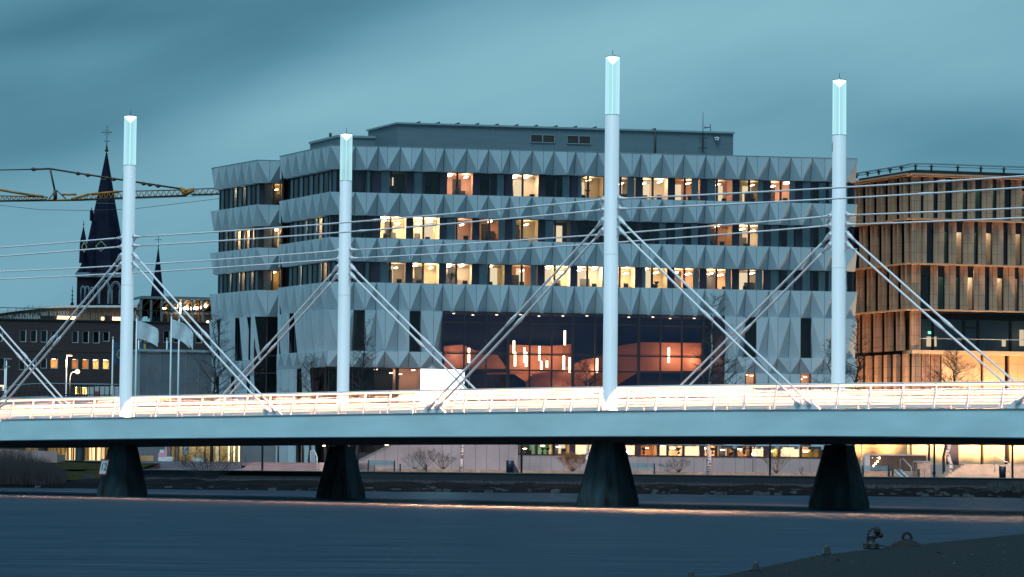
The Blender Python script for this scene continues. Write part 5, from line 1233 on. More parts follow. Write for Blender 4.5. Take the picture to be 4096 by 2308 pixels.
# ------------------------------------------------------------------ promenade and quay
m_pave = mat('promenade_paving', (.16, .16, .17), .9, 0, 1.2, .2, spec=.1)
m_plank = mat('quay_planks', (.009, .014, .024), .75, 0, 1.3, .5, .3, 5, stretch=(.15, 1, 6), joints=(.155, 0, .12, .35))
m_step = mat('stone_steps', (.20, .17, .19), .8, 0, 1.5, .25, stretch=(.5, 1, 4))
m_kerb = mat('planter_kerb', (.36, .26, .19), .8, 0, 2.5, .3)
m_terr = mat('terrace_planks', (.09, .11, .15), .75, 0, 2, .35, .2, 6, stretch=(.2, 1, 6), joints=(.13, 0, .14, .4))
QF = fr(600, 231, 4300, 229)      # face of the timber quay
def at(x, y, Y, z=None):
    p = P(x, y, Y)
    return V((p.x, p.y, p.z if z is None else z))
MB().poly([(-34, 231, GZ + .012), (90, 229, GZ + .012), (90, 262, GZ + .012), (-34, 262, GZ + .012)]).build('promenade', m_pave)['kind'] = 'structure'
q0 = QF.u(1430, 1890); q1 = QF.L + 30
qw = thing('quay_wall', QF.pt(30, 0, 0), 'long dark timber plank quay wall facing the water below the benches', 'wall')
mb = MB(); mb.fbox(QF, q0, q1, .62, GZ + .02, .0, -.4); mb.build('plank_face', m_plank, qw)
mb = MB(); mb.fbox(QF, q0 - .02, q1, GZ + .02, GZ + .08, .05, -.5); mb.build('top_board', mat('quay_top', (.12, .14, .16), .7, 0, 2, .3, stretch=(.2, 1, 1)), qw)
kb = QF.u(1455, 1890)
pk = thing('planter_kerb', V((10, 246, GZ)), 'low reddish brick kerb edging the planting bed in front of the plinth', 'kerb')
KBF = fr(1400, 248, 3270, 250); mb = MB(); L_ = KBF.L; n = 30
for i in range(n): mb.fbox(KBF, L_ * i / n + .01, L_ * (i + 1) / n - .01, GZ + .01, GZ + .26 + .012 * (i % 3), 0, -.35)
mb.build('kerb_stones', m_kerb, pk)
# stepped terrace on the left, in front of the entrance
TZ = 1.98
TF = fr(545, 246, 1432, 246)
ta = thing('timber_terrace', TF.pt(TF.L / 2, GZ, 0), 'raised timber clad terrace with steps in front of the lit glass entrance', 'terrace')
mb = MB(); sx = TF.u(965, 1870); ex = TF.u(1275, 1870); mb.fbox(TF, 0, sx, GZ - .6, TZ, 0, -.4); mb.build('plank_face', m_terr, ta)
mb = MB(); mb.fbox(TF, 0, TF.L, TZ - .3, TZ - .002, -.405, -22); mb.build('terrace_floor', m_pave, ta)
mb = MB(); ns = 6
for i in range(ns): z = GZ + (TZ - GZ) * i / ns; mb.fbox(TF, sx + .03 + i * .16, ex + 4.5 - .3 * i * .0, GZ - .1, z + (TZ - GZ) / ns - .003 * 0, 1.6 - i * .38, -.5 + .002 * i)
mb.build('steps', m_step, ta)
mb = MB(); mb.fbox(TF, QF.u(1255, 1880) * 0 + ex, TF.L, GZ, TZ + .02, 1.9, -.6); mb.build('side_wall', m_ramp, ta)
mb = MB(); p = TF.pt(TF.u(1243, 1813), TZ, .2); pq_ = TF.pt(TF.u(1275, 1850), GZ + .2, 2.2)
mb.tube([p, p + ZZ * .95, p + ZZ * .98 + V((.3, 0, 0)), pq_ + ZZ * .95, pq_], .035, 6); ho = mb.build('handrail', m_white, ta)
lw = thing('lower_quay', QF.pt(5, 0, 0), 'low weathered plank landing stepping down to the water left of the second pier', 'landing')
mb = MB(); LF = fr(470, 232, 1432, 232); mb.fbox(LF, 0, LF.L, .55, GZ - .02, 0, -.6); mb.build('plank_face', m_plank, lw)
mb = MB(); a = LF.u(885, 1912); mb.fbox(LF, a, LF.L, .35, .93, 2.2, .02); mb.build('lower_step', m_plank, lw)
mb = MB(); mb.fbox(LF, 0, LF.L, GZ - .018, GZ + .05, .06, -14); mb.build('deck_boards', m_terr, lw)
# left bank: lawn, path, concrete wall
m_lawn = mat('lawn', (.022, .021, .007), .95, 0, 1.2, .35, .4, 12, spec=.05)
g = MB(); n = 20
for i in range(n + 1):
    x = -75 + 46.8 * i / n
    for j, (y, z) in enumerate(((219, .55), (224, .9), (231, 1.25), (240, 1.62), (252, 1.95))): g.v.append((x, y, z + (.0 if j != 3 else .05 * math.sin(i))))
for i in range(n):
    for j in range(4): a = i * 5 + j; g.f.append((a, a + 5, a + 6, a + 1)); g.m.append(0); g.sm.append(True)
g.build('lawn', m_lawn)['kind'] = 'structure'
MB().poly([at(-100, 1855, 252, 2.0), at(240, 1852, 250, 1.97), at(520, 1885, 243, 1.78), at(560, 1890, 243, 1.76), at(560, 1850, 276, 2.02), at(-100, 1845, 276, 2.05)]).build('path', mat('path_paving', (.20, .21, .25), .85, 0, 1, .15))['kind'] = 'structure'
CW = fr(-80, 246, 228, 246); CW2 = fr(228, 246, 262, 250)
cw = thing('concrete_wall', CW.pt(CW.L / 2, 1.6, 0), 'pinkish concrete retaining wall behind the reeds at the left shore', 'wall')
mb = MB(); zt_ = [CW.z(-80, 1792), CW.z(228, 1806)]; mb.hexa([CW.pt(0, 1, 0), CW.pt(CW.L, 1, 0), CW.pt(CW.L, 1, -.35), CW.pt(0, 1, -.35), CW.pt(0, zt_[0], 0), CW.pt(CW.L, zt_[1], 0), CW.pt(CW.L, zt_[1], -.35), CW.pt(0, zt_[0], -.35)])
mb.build('long_face', mat('pink_concrete', (.36, .24, .24), .85, 0, .8, .25, .1, 8), cw)
mb = MB(); mb.fbox(CW2, .0, CW2.L, 1.3, zt_[1] - .25, .0, -.3); mb.build('end_face', m_conc, cw)
# slatted pavilion glowing behind it
SL = fr(225, 284, 440, 284); sl_ = thing('slatted_pavilion', SL.pt(SL.L / 2, 2, -2), 'glowing pavilion behind vertical timber slats, left of the first pier', 'pavilion')
zs0, zs1 = SL.z(300, 1846), SL.z(300, 1620)
mb = MB(); mb.fbox(SL, -3, SL.L + .6, zs0, zs1, -.8, -.9); mb.fbox(SL, -3, SL.L + .6, zs1, zs1 + .3, .1, -3); bw = mb.build('back_wall', mat('pavilion_wall', (.75, .42, .12), .7, 0, .8, .2), sl_)
mb = MB(); u = -2.9; rr = random.Random(3)
while u < SL.L + .5: w = rr.choice((.05, .05, .08, .12)); mb.fbox(SL, u, u + w, zs0, zs1, 0, -.12); u += w + rr.choice((.08, .12, .2, .28))
mb.build('slats', mat('pavilion_slats', (.20, .09, .03), .7, 0, 3, .3), sl_)
for x in (255, 272, 296, 330, 352, 362, 385, 397, 408):
    u = SL.u(x, 1820); mb = MB(); mb.fbox(SL, u - .05, u + .09 * (1 + (x % 3)), zs0 + (.05 if x != 330 else 0), zs1 if x not in (255, 330) else zs0 + .9, -.76, -.79); mb.build('light_slot', emit('light_slot', (1.0, .72, .35), 2.2), sl_)
mb = MB(); mb.fbox(SL, SL.u(314, 1800), SL.u(331, 1800), SL.z(320, 1810), SL.z(320, 1797), .05, .01); mb.build('notice_board', mat('notice', (.10, .06, .02), .7), sl_)
ld = bpy.data.lights.new('pavilion_lamp', 'AREA'); ld.shape = 'RECTANGLE'; ld.size = 7; ld.size_y = .1; ld.energy = 260; ld.color = (1, .6, .25); lo = bpy.data.objects.new('pavilion_lamp', ld); link(lo); lo.location = SL.pt(SL.L / 2, zs1 - .1, -.45); lo.rotation_euler = (0, 0, 0)

# ------------------------------------------------------------------ grey panelled annex, its lit entrance
m_panelg = mat('annex_panel', (.085, .115, .14), .45, .2, .5, .15)
m_panell = mat('annex_lower_panel', (.14, .17, .20), .5, .1, .5, .1)
AF = fr(552, 280, 846, 281); _d = P(500, 1868, 284); AS = Frame((_d.x, _d.y), (AF.a.x, AF.a.y))
az = AF.z(700, 1408); annex = thing('grey_annex', AF.pt(AF.L / 2, 2, -4), 'low grey metal panelled annex with lit glass entrance left of the office block', 'building')
XR = lambda x: x / 1.936
cols = [0] + [AF.u(XR(x), 1500) for x in (1140, 1240, 1335, 1435, 1535)] + [AF.L]
hz_ = {0: (1122, 925), 1: (1025, 895), 2: (1128, 930), 3: (1035, 895), 4: (1130, 936), 5: (1060,)}
mb = MB()
for i in range(6):
    zz_ = [az] + sorted([AF.z(700, 950 + y / 1.936) for y in hz_.get(i, ())], reverse=True) + [5.6]
    for zt_, zb_ in zip(zz_, zz_[1:]):
        if zt_ - zb_ > .1: mb.fbox(AF, cols[i] + .025, cols[i + 1] - .025, zb_ + .025, zt_ - .025, 0, -.12)
pa = mb.build('panels', m_panelg, annex)
mb = MB(); mb.fbox(AF, .01, AF.L, 1.9, az - .03, -.06, -.3); mb.fbox(AS, 0, AS.L, 1.9, az - .02, 0, -.2); mb.build('backing', m_trim, pa)
mb = MB(); mb.fbox(AF, -.15, AF.L + .1, az, az + .22, .12, -16); mb.fbox(AS, 0, AS.L, az + .001, az + .221, .12, -.3); mb.build('roof_edge', m_trim, annex)
# lower storey
LFx = fr(520, 272, 1108, 272); az1 = LFx.z(700, 1640)
xs3 = [(548, 580, 'p'), (583, 640, 'p'), (672, 682, 'g'), (705, 712, 'w'), (716, 785, 'g'), (788, 812, 'p'), (828, 842, 'y'), (842, 878, 'y'), (878, 925, 'y'), (925, 958, 'y')]
mb = MB()
for a, b in ((523, 545), (548, 577), (583, 640), (643, 670), (966, 975), (977, 1017), (1020, 1046), (1056, 1100)):
    ua, ub = LFx.u(a, 1800), LFx.u(b, 1800); mb = MB(); mb.fbox(LFx, ua, ub, TZ + .62, az1, 0, -.15); mb.fbox(LFx, ua, ub, TZ, TZ + .6, 0.001, -.15); mb.build('lower_panel', m_panell, annex)
mb = MB(); mb.fbox(LFx, 0, LFx.L, az1 - .01, az1 + .25, .1, -8); mb.fbox(LFx, 0, LFx.u(672, 1800), TZ, az1, -.1, -.3); mb.fbox(LFx, LFx.u(963, 1800), LFx.L, TZ, az1, -.1, -.3); mb.build('lower_roof', m_trim, annex)
ua, ub = LFx.u(672, 1800), LFx.u(963, 1800)
mb = MB()
for x in (672, 684, 703, 714, 786, 820, 842, 877, 922, 962): u = LFx.u(x, 1800); mb.fbox(LFx, u - .05, u + .05, TZ, az1 - .02, -.02, -.15)
eo = mb.build('entrance_frame', m_frame, annex)
MB().poly([LFx.pt(ua, TZ, -.08), LFx.pt(ub, TZ, -.08), LFx.pt(ub, az1, -.08), LFx.pt(ua, az1, -.08)]).build('pane', m_glass, eo)
mb = MB(); q = LFx.pt; o1 = -4
mb.poly([q(ua, TZ, o1), q(ub, TZ, o1), q(ub, az1, o1), q(ua, az1, o1)]); mb.poly([q(ua, TZ, -.1), q(ua, TZ, o1), q(ua, az1, o1), q(ua, az1, -.1)]); mb.poly([q(ub, TZ, o1), q(ub, TZ, -.1), q(ub, az1, -.1), q(ub, az1, o1)]); mb.poly([q(ua, az1 - .03, -.1), q(ua, az1 - .03, o1), q(ub, az1 - .03, o1), q(ub, az1 - .03, -.1)])
mb.build('room', mat('entrance_room', (.30, .28, .16), .8, 0, 1.0, .5, stretch=(2, 2, .3)), eo)
for xa, xb, mt in ((705, 714, 'w'), (842, 850, 'w'), (910, 923, 'w'), (932, 938, 'w'), (951, 958, 'w'), (860, 875, 'y')):
    mb = MB(); mb.fbox(LFx, LFx.u(xa, 1800), LFx.u(xb, 1800), TZ + .05, az1 - .1, -.5, -.55); mb.build('light_column', emit('entrance_light', (1.0, .78, .45), 2.6 if mt == 'w' else .8), eo)
mb = MB(); mb.fbox(LFx, ua + 1, ub - 1, az1 - .12, az1 - .06, -1.4, -2.2); mb.build('ceiling_lamp', LAMP[45], eo)
# parking sign
m_blue = mat('sign_blue', (.03, .10, .16), .5)
p = P(742, 1850, 262); t = thing('parking_sign', (p.x, p.y, TZ), 'dark blue parking sign with white P over directions text by the entrance', 'sign')
PFm = Frame((p.x, p.y), (p.x + 1, p.y)); a, z1 = PFm.hit(730, 1782); b, z0 = PFm.hit(755, 1818)
mb = MB(); mb.tube([(p.x, p.y + .06, TZ), (p.x, p.y + .06, z1)], .04, 6); mb.build('post', m_dark, t)
mb = MB(); mb.fbox(PFm, a, b, z0, z1, 0, -.03); mb.build('panel', m_blue, t)
text('letter', 'P', .52, m_signw, t, fmat(PFm, (a + b) / 2, z1 - .22, .012)); 
for i, s_ in enumerate(('Gångväg', 'Via', 'P-däck')): text('lettering', s_, .12, m_signw, t, fmat(PFm, (a + b) / 2, z1 - .48 - .11 * i, .012))
# stepped coloured seating blocks
m_pink = mat('pink_block', (.62, .28, .42), .6); m_mint = mat('pale_block', (.55, .66, .66), .6); m_tan = mat('tan_block', (.60, .36, .16), .6)
def blocks(x0, x1, yb, Y, cells, label):
    p, q = P(x0, yb, Y), P(x1, yb, Y); F = Frame((p.x, p.y), (q.x, q.y)); t = thing('seating_blocks', F.pt(F.L / 2, TZ, 0), label, 'seating')
    for (a, b, c, d, mt, nm) in cells: mb = MB(); mb.fbox(F, F.L * a, F.L * b, TZ + c, TZ + d, 0, -.7); bevel(mb.build(nm, mt, t), .015)
blocks(632, 690, 1847, 262, [(0, .6, 0, .36, m_mint, 'lower_block'), (.602, 1, 0, .40, m_signw, 'end_block'), (0, .6, .362, .72, m_pink, 'middle_block'), (.45, .6, .722, 1.25, m_pink, 'tall_block'), (.1, .42, .722, .98, m_mint, 'seat_block')], 'pink and white stepped seating blocks left of the parking sign')
blocks(772, 814, 1847, 262, [(0, 1, 0, .34, m_mint, 'lower_block'), (0.02, .98, .342, .66, m_tan, 'middle_block'), (.1, .6, .662, .98, m_tan, 'top_block')], 'orange and pale stepped seating blocks right of the parking sign')
p = P(575, 1838, 262); t = thing('tan_bench_block', (p.x, p.y, TZ), 'long tan coloured block bench beside the first pier', 'bench')
mb = MB(); mb.box(p.x - 1.2, p.x + .8, p.y, p.y + .6, TZ, TZ + .46); bevel(mb.build('seat_block', m_tan, t), .02)
mb = MB(); mb.box(p.x - 1.15, p.x + .75, p.y + .03, p.y + .5, TZ - .01, TZ + .001); mb.build('base', m_dark, t)

# ------------------------------------------------------------------ benches, bins, posts
m_bench = mat('bench_slats', (.20, .30, .34), .6, 0, 4, .2); m_iron = mat('bench_iron', (.05, .06, .07), .5, .4)
def make_bench(back=True, L_=2.1):
    t = thing('park_bench', (0, 0, 0), 'x', 'bench')
    mb = MB()
    for i in range(4): mb.box(-L_ / 2, L_ / 2, -.22 + i * .12, -.22 + i * .12 + .09, .43, .47)
    mb.build('seat', m_bench, t)
    if back:
        mb = MB()
        for i in range(4): z = .56 + i * .085; mb.box(-L_ / 2, L_ / 2, .30 + i * .02, .33 + i * .02, z, z + .065)
        mb.build('backrest', m_bench, t)
    for x in (-L_ / 2 + .05, L_ / 2 - .05):
        mb = MB(); mb.box(x - .05, x + .05, -.24, -.16, 0, .64); mb.box(x - .05, x + .05, .26, .34, 0, .64 if not back else .9); mb.box(x - .045, x + .045, -.22, .3, .62, .66); mb.box(x - .04, x + .04, -.2, .3, .38, .43); mb.build('leg', m_iron, t)
    return t
b1 = make_bench(True); b2 = make_bench(False)
def place(o, x, Y, label, first, group=None, z=GZ + .012, rz=0):
    p = P(x, 1880, Y); c = o if first else copy_tree(o)
    c.location = (p.x, p.y, z); c.rotation_euler = (0, 0, rz); c['label'] = label; c['group'] = group or 'park benches along the quay'; return c
place(b1, 1525, 234, 'blue slatted bench with backrest nearest the second pier', True)
place(b2, 1653, 234, 'backless bench beneath the bare shrubs against the ramp wall', True)
place(b1, 2566, 236, 'blue slatted bench with backrest just right of the third pier', False)
place(b1, 3504, 236, 'pale blue slatted bench just right of the rightmost pier', False)
place(b2, 3623, 235, 'backless bench in front of the metal bike ramps', False)
m_bin = mat('bin_dark', (.014, .02, .035), .45, .3)
def litter_bin(x, Y, label, w=.30, tall=.95):
    p = P(x, 1880, Y); t = thing('litter_bin', (p.x, p.y, GZ + .012), label, 'litter bin', 'litter bins on the quay')
    mb = MB(); mb.tube([p.xy.to_3d() + ZZ * (GZ + .06), p.xy.to_3d() + ZZ * (GZ + tall)], [w * .92, w], 12); mb.build('bin_body', m_bin, t)
    mb = MB(); c = p.xy.to_3d(); mb.tube([c + V((-w * .8, 0, GZ + tall)), c + V((-w * .7, 0, GZ + tall + .14)), c + V((w * .7, 0, GZ + tall + .16)), c + V((w * .8, 0, GZ + tall))], .025, 6); mb.build('hood', m_trim, t)
    mb = MB(); mb.tube([c + ZZ * (GZ + .01), c + ZZ * (GZ + .06)], w * .5, 10); mb.build('foot', m_dark, t)
litter_bin(2040, 234, 'dark litter bin left of the lamp post beside the long concrete wall', .32, 1.0); litter_bin(4010, 235, 'dark litter bin at the foot of the wide lit steps', .28, .95)
p = P(2062, 1880, 237); t = thing('bike_rack', (p.x, p.y, GZ), 'dark sloping metal wedge leaning behind the litter bin', 'rack')
mb = MB(); mb.poly([(p.x - .3, p.y, GZ), (p.x + .35, p.y, GZ), (p.x - .2, p.y, GZ + .98), (p.x - .3, p.y, GZ + .98)]); mb.poly([(p.x - .3, p.y + .3, GZ), (p.x + .35, p.y + .3, GZ), (p.x - .2, p.y + .3, GZ + .98), (p.x - .3, p.y + .3, GZ + .98)]); mb.poly([(p.x + .35, p.y, GZ), (p.x + .35, p.y + .3, GZ), (p.x - .2, p.y + .3, GZ + .98), (p.x - .2, p.y, GZ + .98)]); mb.build('plate', m_bin, t)
mb = MB(); mb.tube([(p.x - .32, p.y, GZ), (p.x - .32, p.y, GZ + 1.02)], .03, 6); mb.build('edge_tube', m_dark, t)
# quay lamp posts: dark posts, heads just under the deck's skyline
m_head = emit('quay_lamp_glow', (1.0, .62, .36), 8)
PLAMP = [(1049, 'between the timber steps and the second pier'), (2086, 'beside the litter bin and the long concrete wall'), (3080, 'in front of the yellow lit lower windows'), (3737, 'just left of the birch by the wide steps'), (4050, 'rightmost, beside the litter bin on the steps')]
for i, (x, lb) in enumerate(PLAMP):
    p = P(x, 1880, 236); H_ = 4.6; t = thing('lamp_post', (p.x, p.y, GZ), 'slim black lamp post ' + lb, 'lamp post', 'black quay lamp posts under the bridge')
    c = p.xy.to_3d(); mb = MB(); mb.tube([c + ZZ * GZ, c + ZZ * (GZ + H_)], .085, 8); mb.build('post', m_dark, t)
    mb = MB(); mb.tube([c + ZZ * (GZ + H_), c + ZZ * (GZ + H_ + .12)], [.26, .2], 12); mb.build('lamp_head', m_dark, t)
    mb = MB(); mb.tube([c + ZZ * (GZ + H_ - .03), c + ZZ * (GZ + H_ - .002)], .2, 12); mb.build('lamp_glass', m_head, t)
    l_ = bpy.data.lights.new('quay_lamp', 'SPOT'); l_.energy = 12000 if x < 3500 else 6000; l_.color = (1, .52, .38); l_.spot_size = math.radians(125); l_.spot_blend = .6; l_.shadow_soft_size = .15
    lo = bpy.data.objects.new('quay_lamp', l_); link(lo); lo.location = c + ZZ * (GZ + H_ - .08); lo.rotation_euler = V((0, -.80, .5)).to_track_quat('Z', 'Y').to_euler()
p = P(3446, 1880, 240); t = thing('thin_post', (p.x, p.y, GZ), 'thin grey metal post standing right of the rightmost pier', 'post')
mb = MB(); mb.tube([(p.x, p.y, GZ), (p.x, p.y, GZ + 1.4), (p.x, p.y, GZ + 1.42), (p.x, p.y, GZ + 4)], [.07, .07, .04, .04], 8); mb.build('shaft', m_trim, t)
mb = MB(); mb.ball((p.x, p.y, GZ + 1.42), .08); mb.build('collar', m_white, t)
# wall wash on the terracotta building: in-ground floodlights along its foot
for i, (x, e) in enumerate(((3450, 7000), (3560, 7500), (3680, 7500), (3800, 6500), (3920, 6500), (4040, 6500), (4160, 6500))):
    F, u = (BS, BS.u(x, 1700)) if x < 3630 else (BF, BF.u(x, 1700))
    c = F.pt(u, 1.75, 3.4)
    t = thing('flood_light', c, 'ground floodlight washing the terracotta wall, number %d from the left' % (i + 1) if False else 'small floodlight aimed up the terracotta wall', 'floodlight', 'floodlights at the foot of the terracotta building')
    t['label'] = 'small floodlight aimed up the terracotta wall, ' + ('leftmost of the seven', 'second from the left', 'at the building corner', 'under the forking pale tree', 'under the first dark slot of the pale wall', 'behind the rightmost lamp post', 'rightmost, at the edge of the frame')[i]
    mb = MB(); mb.box(c.x - .15, c.x + .15, c.y - .08, c.y + .08, c.z - .2, c.z); mb.build('housing', m_dark, t)
    mb = MB(); mb.box(c.x - .02, c.x + .02, c.y - .02, c.y + .02, GZ, c.z - .2); mb.build('stake', m_dark, t)
    l_ = bpy.data.lights.new('flood', 'SPOT'); l_.energy = e; l_.color = (1, .55, .27); l_.spot_size = math.radians(120); l_.spot_blend = .8; l_.shadow_soft_size = .1
    lo = bpy.data.objects.new('flood', l_); link(lo); lo.location = c + V((0, 0, .06)); aim = F.pt(u, 12 if x > 3750 else 17, 0) - c; lo.rotation_euler = (-aim).to_track_quat('Z', 'Y').to_euler()
# wide steps, brick pedestal, dark planter wall, handrails and bike ramps on the right
ST = fr(3765, 240, 4300, 240); st = thing('wide_steps', ST.pt(6, GZ, 0), 'wide pale stone steps rising to the terracotta building at the far right', 'steps')
mb = MB(); nS = 7
for i in range(nS): z = GZ + .16 * i; mb.fbox(ST, i * .30, ST.L + 12, GZ, z + .16, 2.4 - i * .42, -3 - .003 * i)
mb.build('treads', mat('pale_steps', (.42, .36, .28), .8, 0, 1.5, .2), st)
mb = MB()
ua = ST.u(3968, 1860); c = ST.pt(ua, GZ + .5, 1.2); d_ = ST.pt(ua + 1.2, GZ + 0.1, 2.5)
mb.tube([c, c + ZZ * 1.35, d_ + ZZ * .9, d_], .03, 6); mb.build('handrail', m_white, st)
PW = fr(3455, 246, 3705, 246); pw = thing('dark_planter_wall', PW.pt(PW.L / 2, GZ, 0), 'dark ribbed planter wall with string lights behind the right hand benches', 'wall')
z1 = PW.z(3600, 1823); mb = MB(); mb.fbox(PW, .5, PW.L, GZ + .5, z1, 0, -1.2); n = 26
for i in range(n): mb.fbox(PW, .5 + (PW.L - .5) * i / n, .5 + (PW.L - .5) * i / n + .06, GZ + .5, z1 - .2, .04, .001)
mb.build('ribbed_wall', mat('corten_dark', (.055, .04, .035), .7, 0, 1.5, .3), pw)
mb = MB(); mb.fbox(PW, .45, PW.L + .03, z1 + .002, z1 + .1, .08, -1.25); mb.build('coping', m_trim, pw)
mb = MB(); mb.fbox(PW, .05, .48, GZ + .3, z1 + .12, .12, -.3); mb.build('end_post', mat('blue_grey_post', (.3, .36, .42), .6), pw)
mb = MB(); 
for i in range(4): mb.fbox(PW, -.3, PW.L, GZ + i * .13, GZ + .13 * (i + 1) - .004, 2.0 - i * .4, .1)
mb.build('stone_steps', m_kerb, pw)
sl2 = thing('string_lights', PW.pt(2, GZ + 1.5, .3), 'slanting string of warm round bulbs against the dark planter wall', 'string lights')
pts = [(3518, 1832), (3511, 1845), (3502, 1855), (3494, 1864)]
wp = [PW.pt(*PW.hit(x, y, .3), .3) for x, y in [(3526, 1824)] + pts]
mb = MB(); mb.tube(wp, .012, 4); mb.build('cable', m_dark, sl2)
for p_ in wp[1:]: mb = MB(); mb.ball(p_, .075, 0, 8); mb.build('bulb', emit('string_bulb', (1.0, .66, .3), 18), sl2)
for x in (3490, 3509): p_ = PW.pt(*PW.hit(x, 1831, .3), .3); mb = MB(); mb.ball(p_, .045, 0, 8); mb.build('bulb', emit('string_bulb_dim', (1.0, .5, .4), 3), sl2)
p = P(3697, 1870, 243); bp_ = thing('brick_pedestal', (p.x, p.y, GZ), 'square pale brick pedestal between the dark planter wall and wide steps', 'pedestal')
mb = MB(); mb.box(p.x - .55, p.x + .5, p.y, p.y + 1.2, GZ, GZ + 1.22); mb.build('shaft', mat('pedestal_brick', (.38, .30, .25), .8, 0, 3, .25, joints=(.2, 0, .06, .6)), bp_); mb = MB(); mb.box(p.x - .75, p.x + .6, p.y - .06, p.y + 1.25, GZ + 1.222, GZ + 1.33); mb.build('cap', m_trim, bp_)
for x0, lb in ((3575, 'left one of two slanting metal bike ramps behind the backless bench'), (3598, 'right one of two slanting metal bike ramps behind the backless bench')):
    a = P(x0, 1877, 243.5); b = P(x0 + 38, 1912, 241.5); t = thing('bike_ramp', (b.x, b.y, GZ), lb, 'ramp', 'bike ramps on the steps'); w = V((.16, 0, 0))
    mb = MB(); mb.hexa([b - w - ZZ * .03, b + w - ZZ * .03, a + w - ZZ * .03, a - w - ZZ * .03, b - w, b + w, a + w, a - w]); mb.build('channel', m_bench, t)
    mb = MB()
    for s_ in (-1, 1): mb.tube([b + w * s_ + ZZ * .03, a + w * s_ + ZZ * .03], .02, 5)
    mb.build('edge_rails', m_dark, t)
for x0, y0, x1, y1, lb in ((3601, 1836, 3645, 1870, 'bent tubular handrail beside the bike ramps'), (3653, 1846, 3698, 1846, 'flat topped tubular handrail next to the brick pedestal')):
    a, b = P(x0, y0, 243), P(x1, y1, 242); t = thing('handrail', (a.x, a.y, GZ), lb, 'handrail', 'tubular handrails by the planter wall')
    mb = MB(); mb.tube([(a.x, a.y, GZ), a, a + V((.25, 0, .01)), b], .03, 6); mb.build('rail', m_trim, t); mb = MB(); mb.tube([b, (b.x, b.y, GZ)], .03, 6); mb.build('post', m_trim, t)
# ------------------------------------------------------------------ approach ramp, signs, flags and lamps on the left
RF = fr(-60, 262, 490, 258); ar = thing('approach_ramp', RF.pt(RF.L / 2, GZ, 0), 'concrete approach ramp with tube railing in front of the brick building', 'ramp')
zc2 = RF.z(200, 1590); X3 = lambda x: x / 3.377; Y3 = lambda y: 1250 + y / 3.377
mb = MB(); prof = [(RF.u(X3(x), 1600), RF.z(X3(x), Y3(y))) for x, y in ((-200, 1190), (0, 1150), (640, 1125), (1600, 1140), (1700, 1140))]
for (a, za), (b, zb) in zip(prof, prof[1:]): mb.hexa([RF.pt(a, zc2 - 2.0, 0), RF.pt(b, zc2 - 2.0, 0), RF.pt(b, zc2 - 2.0, -3), RF.pt(a, zc2 - 2.0, -3), RF.pt(a, za, 0), RF.pt(b, zb, 0), RF.pt(b, zb, -3), RF.pt(a, za, -3)])
mb.build('parapet', mat('ramp_parapet', (.20, .25, .28), .8, 0, .7, .15), ar)
for x in (20, 500, 1000, 1500): mb = MB(); u = RF.u(X3(x), 1600); mb.fbox(RF, u - .3, u + .3, GZ, zc2 - 2.002, -1, -1.6); mb.build('column', m_pier, ar)
mb = MB(); rp2 = [RF.pt(*RF.hit(X3(x), Y3(y))) for x, y in ((-200, 1100), (0, 1055), (205, 975), (640, 955), (1100, 965), (1600, 970))]; mb.tube(rp2, .035, 6); rr_ = mb.build('handrail', m_trim, ar)
mb = MB(); a = [RF.pt(*RF.hit(X3(x), Y3(y)), .1) for x, y in ((660, 1103), (1000, 1108), (1520, 1118))]; mb.tube(a, .045, 6); mb.build('pipe', m_dark, ar)
for i in range(26):
    x = -150 + i * 68; 
    yt = 1090 if x < 0 else 1055 - (80 * x / 205) if x < 205 else 973 - 18 * (x - 205) / 435 if x < 640 else 955 + 15 * (x - 640) / 960
    pt0, pt1 = RF.pt(*RF.hit(X3(x), Y3(yt))), RF.pt(*RF.hit(X3(x), Y3(1130))); mb = MB(); mb.tube([pt1, pt0], .03, 5); mb.build('post', m_dark, rr_)
# white kiosk wall with a red box and a warning board
KI = fr(345, 300, 480, 300); ki = thing('service_cabinets', KI.pt(2, GZ, 0), 'row of pale service cabinets with one red box, left of the leftmost mast', 'cabinet')
for xa, xb, ya, mt, nm in ((352, 375, 1548, m_signw, 'cabinet'), (378, 396, 1546, m_signw, 'cabinet'), (399, 436, 1546, m_signw, 'cabinet'), (440, 476, 1546, m_signw, 'cabinet')):
    a, z1 = KI.hit(xa, ya); b = KI.u(xb, ya); mb = MB(); mb.fbox(KI, a, b, GZ, z1, 0, -.8); bevel(mb.build(nm, mat('cabinet_grey', (.38, .42, .45), .6), ki), .02)
a, z1 = KI.hit(380, 1565, .3); b, z0 = KI.hit(394, 1582, .3); mb = MB(); mb.fbox(KI, a, b, z0, z1, .3, .02); mb.build('red_box', m_red, ki)
WBF = fr(300, 290, 340, 290); a, z1 = WBF.hit(307, 1548); b, z0 = WBF.hit(324, 1576)
m_yel = mat('sign_yellow', (.55, .33, .06), .5)
t = thing('warning_sign', WBF.pt((a + b) / 2, GZ, 0), 'yellow warning board with a round prohibition symbol near the brick building door', 'sign')
mb = MB(); mb.fbox(WBF, a, b, z0, z1, 0, -.04); mb.build('panel', m_yel, t); mb = MB(); mb.tube([WBF.pt((a + b) / 2, GZ, -.05), WBF.pt((a + b) / 2, z1, -.05)], .03, 6); mb.build('post', m_dark, t)
cc = WBF.pt((a + b) / 2, z1 - .2, .02); mb = MB(); ring_ = [cc + V((.13 * math.cos(k * math.pi / 8), 0, .13 * math.sin(k * math.pi / 8))) for k in range(17)]; mb.tube(ring_, .018, 5); mb.tube([cc + V((-.09, 0, .09)), cc + V((.09, 0, -.09))], .015, 5); mb.tube([cc + V((0, 0, .06)), cc + V((0, 0, -.07))], .03, 5); mb.build('symbol', m_black, t)
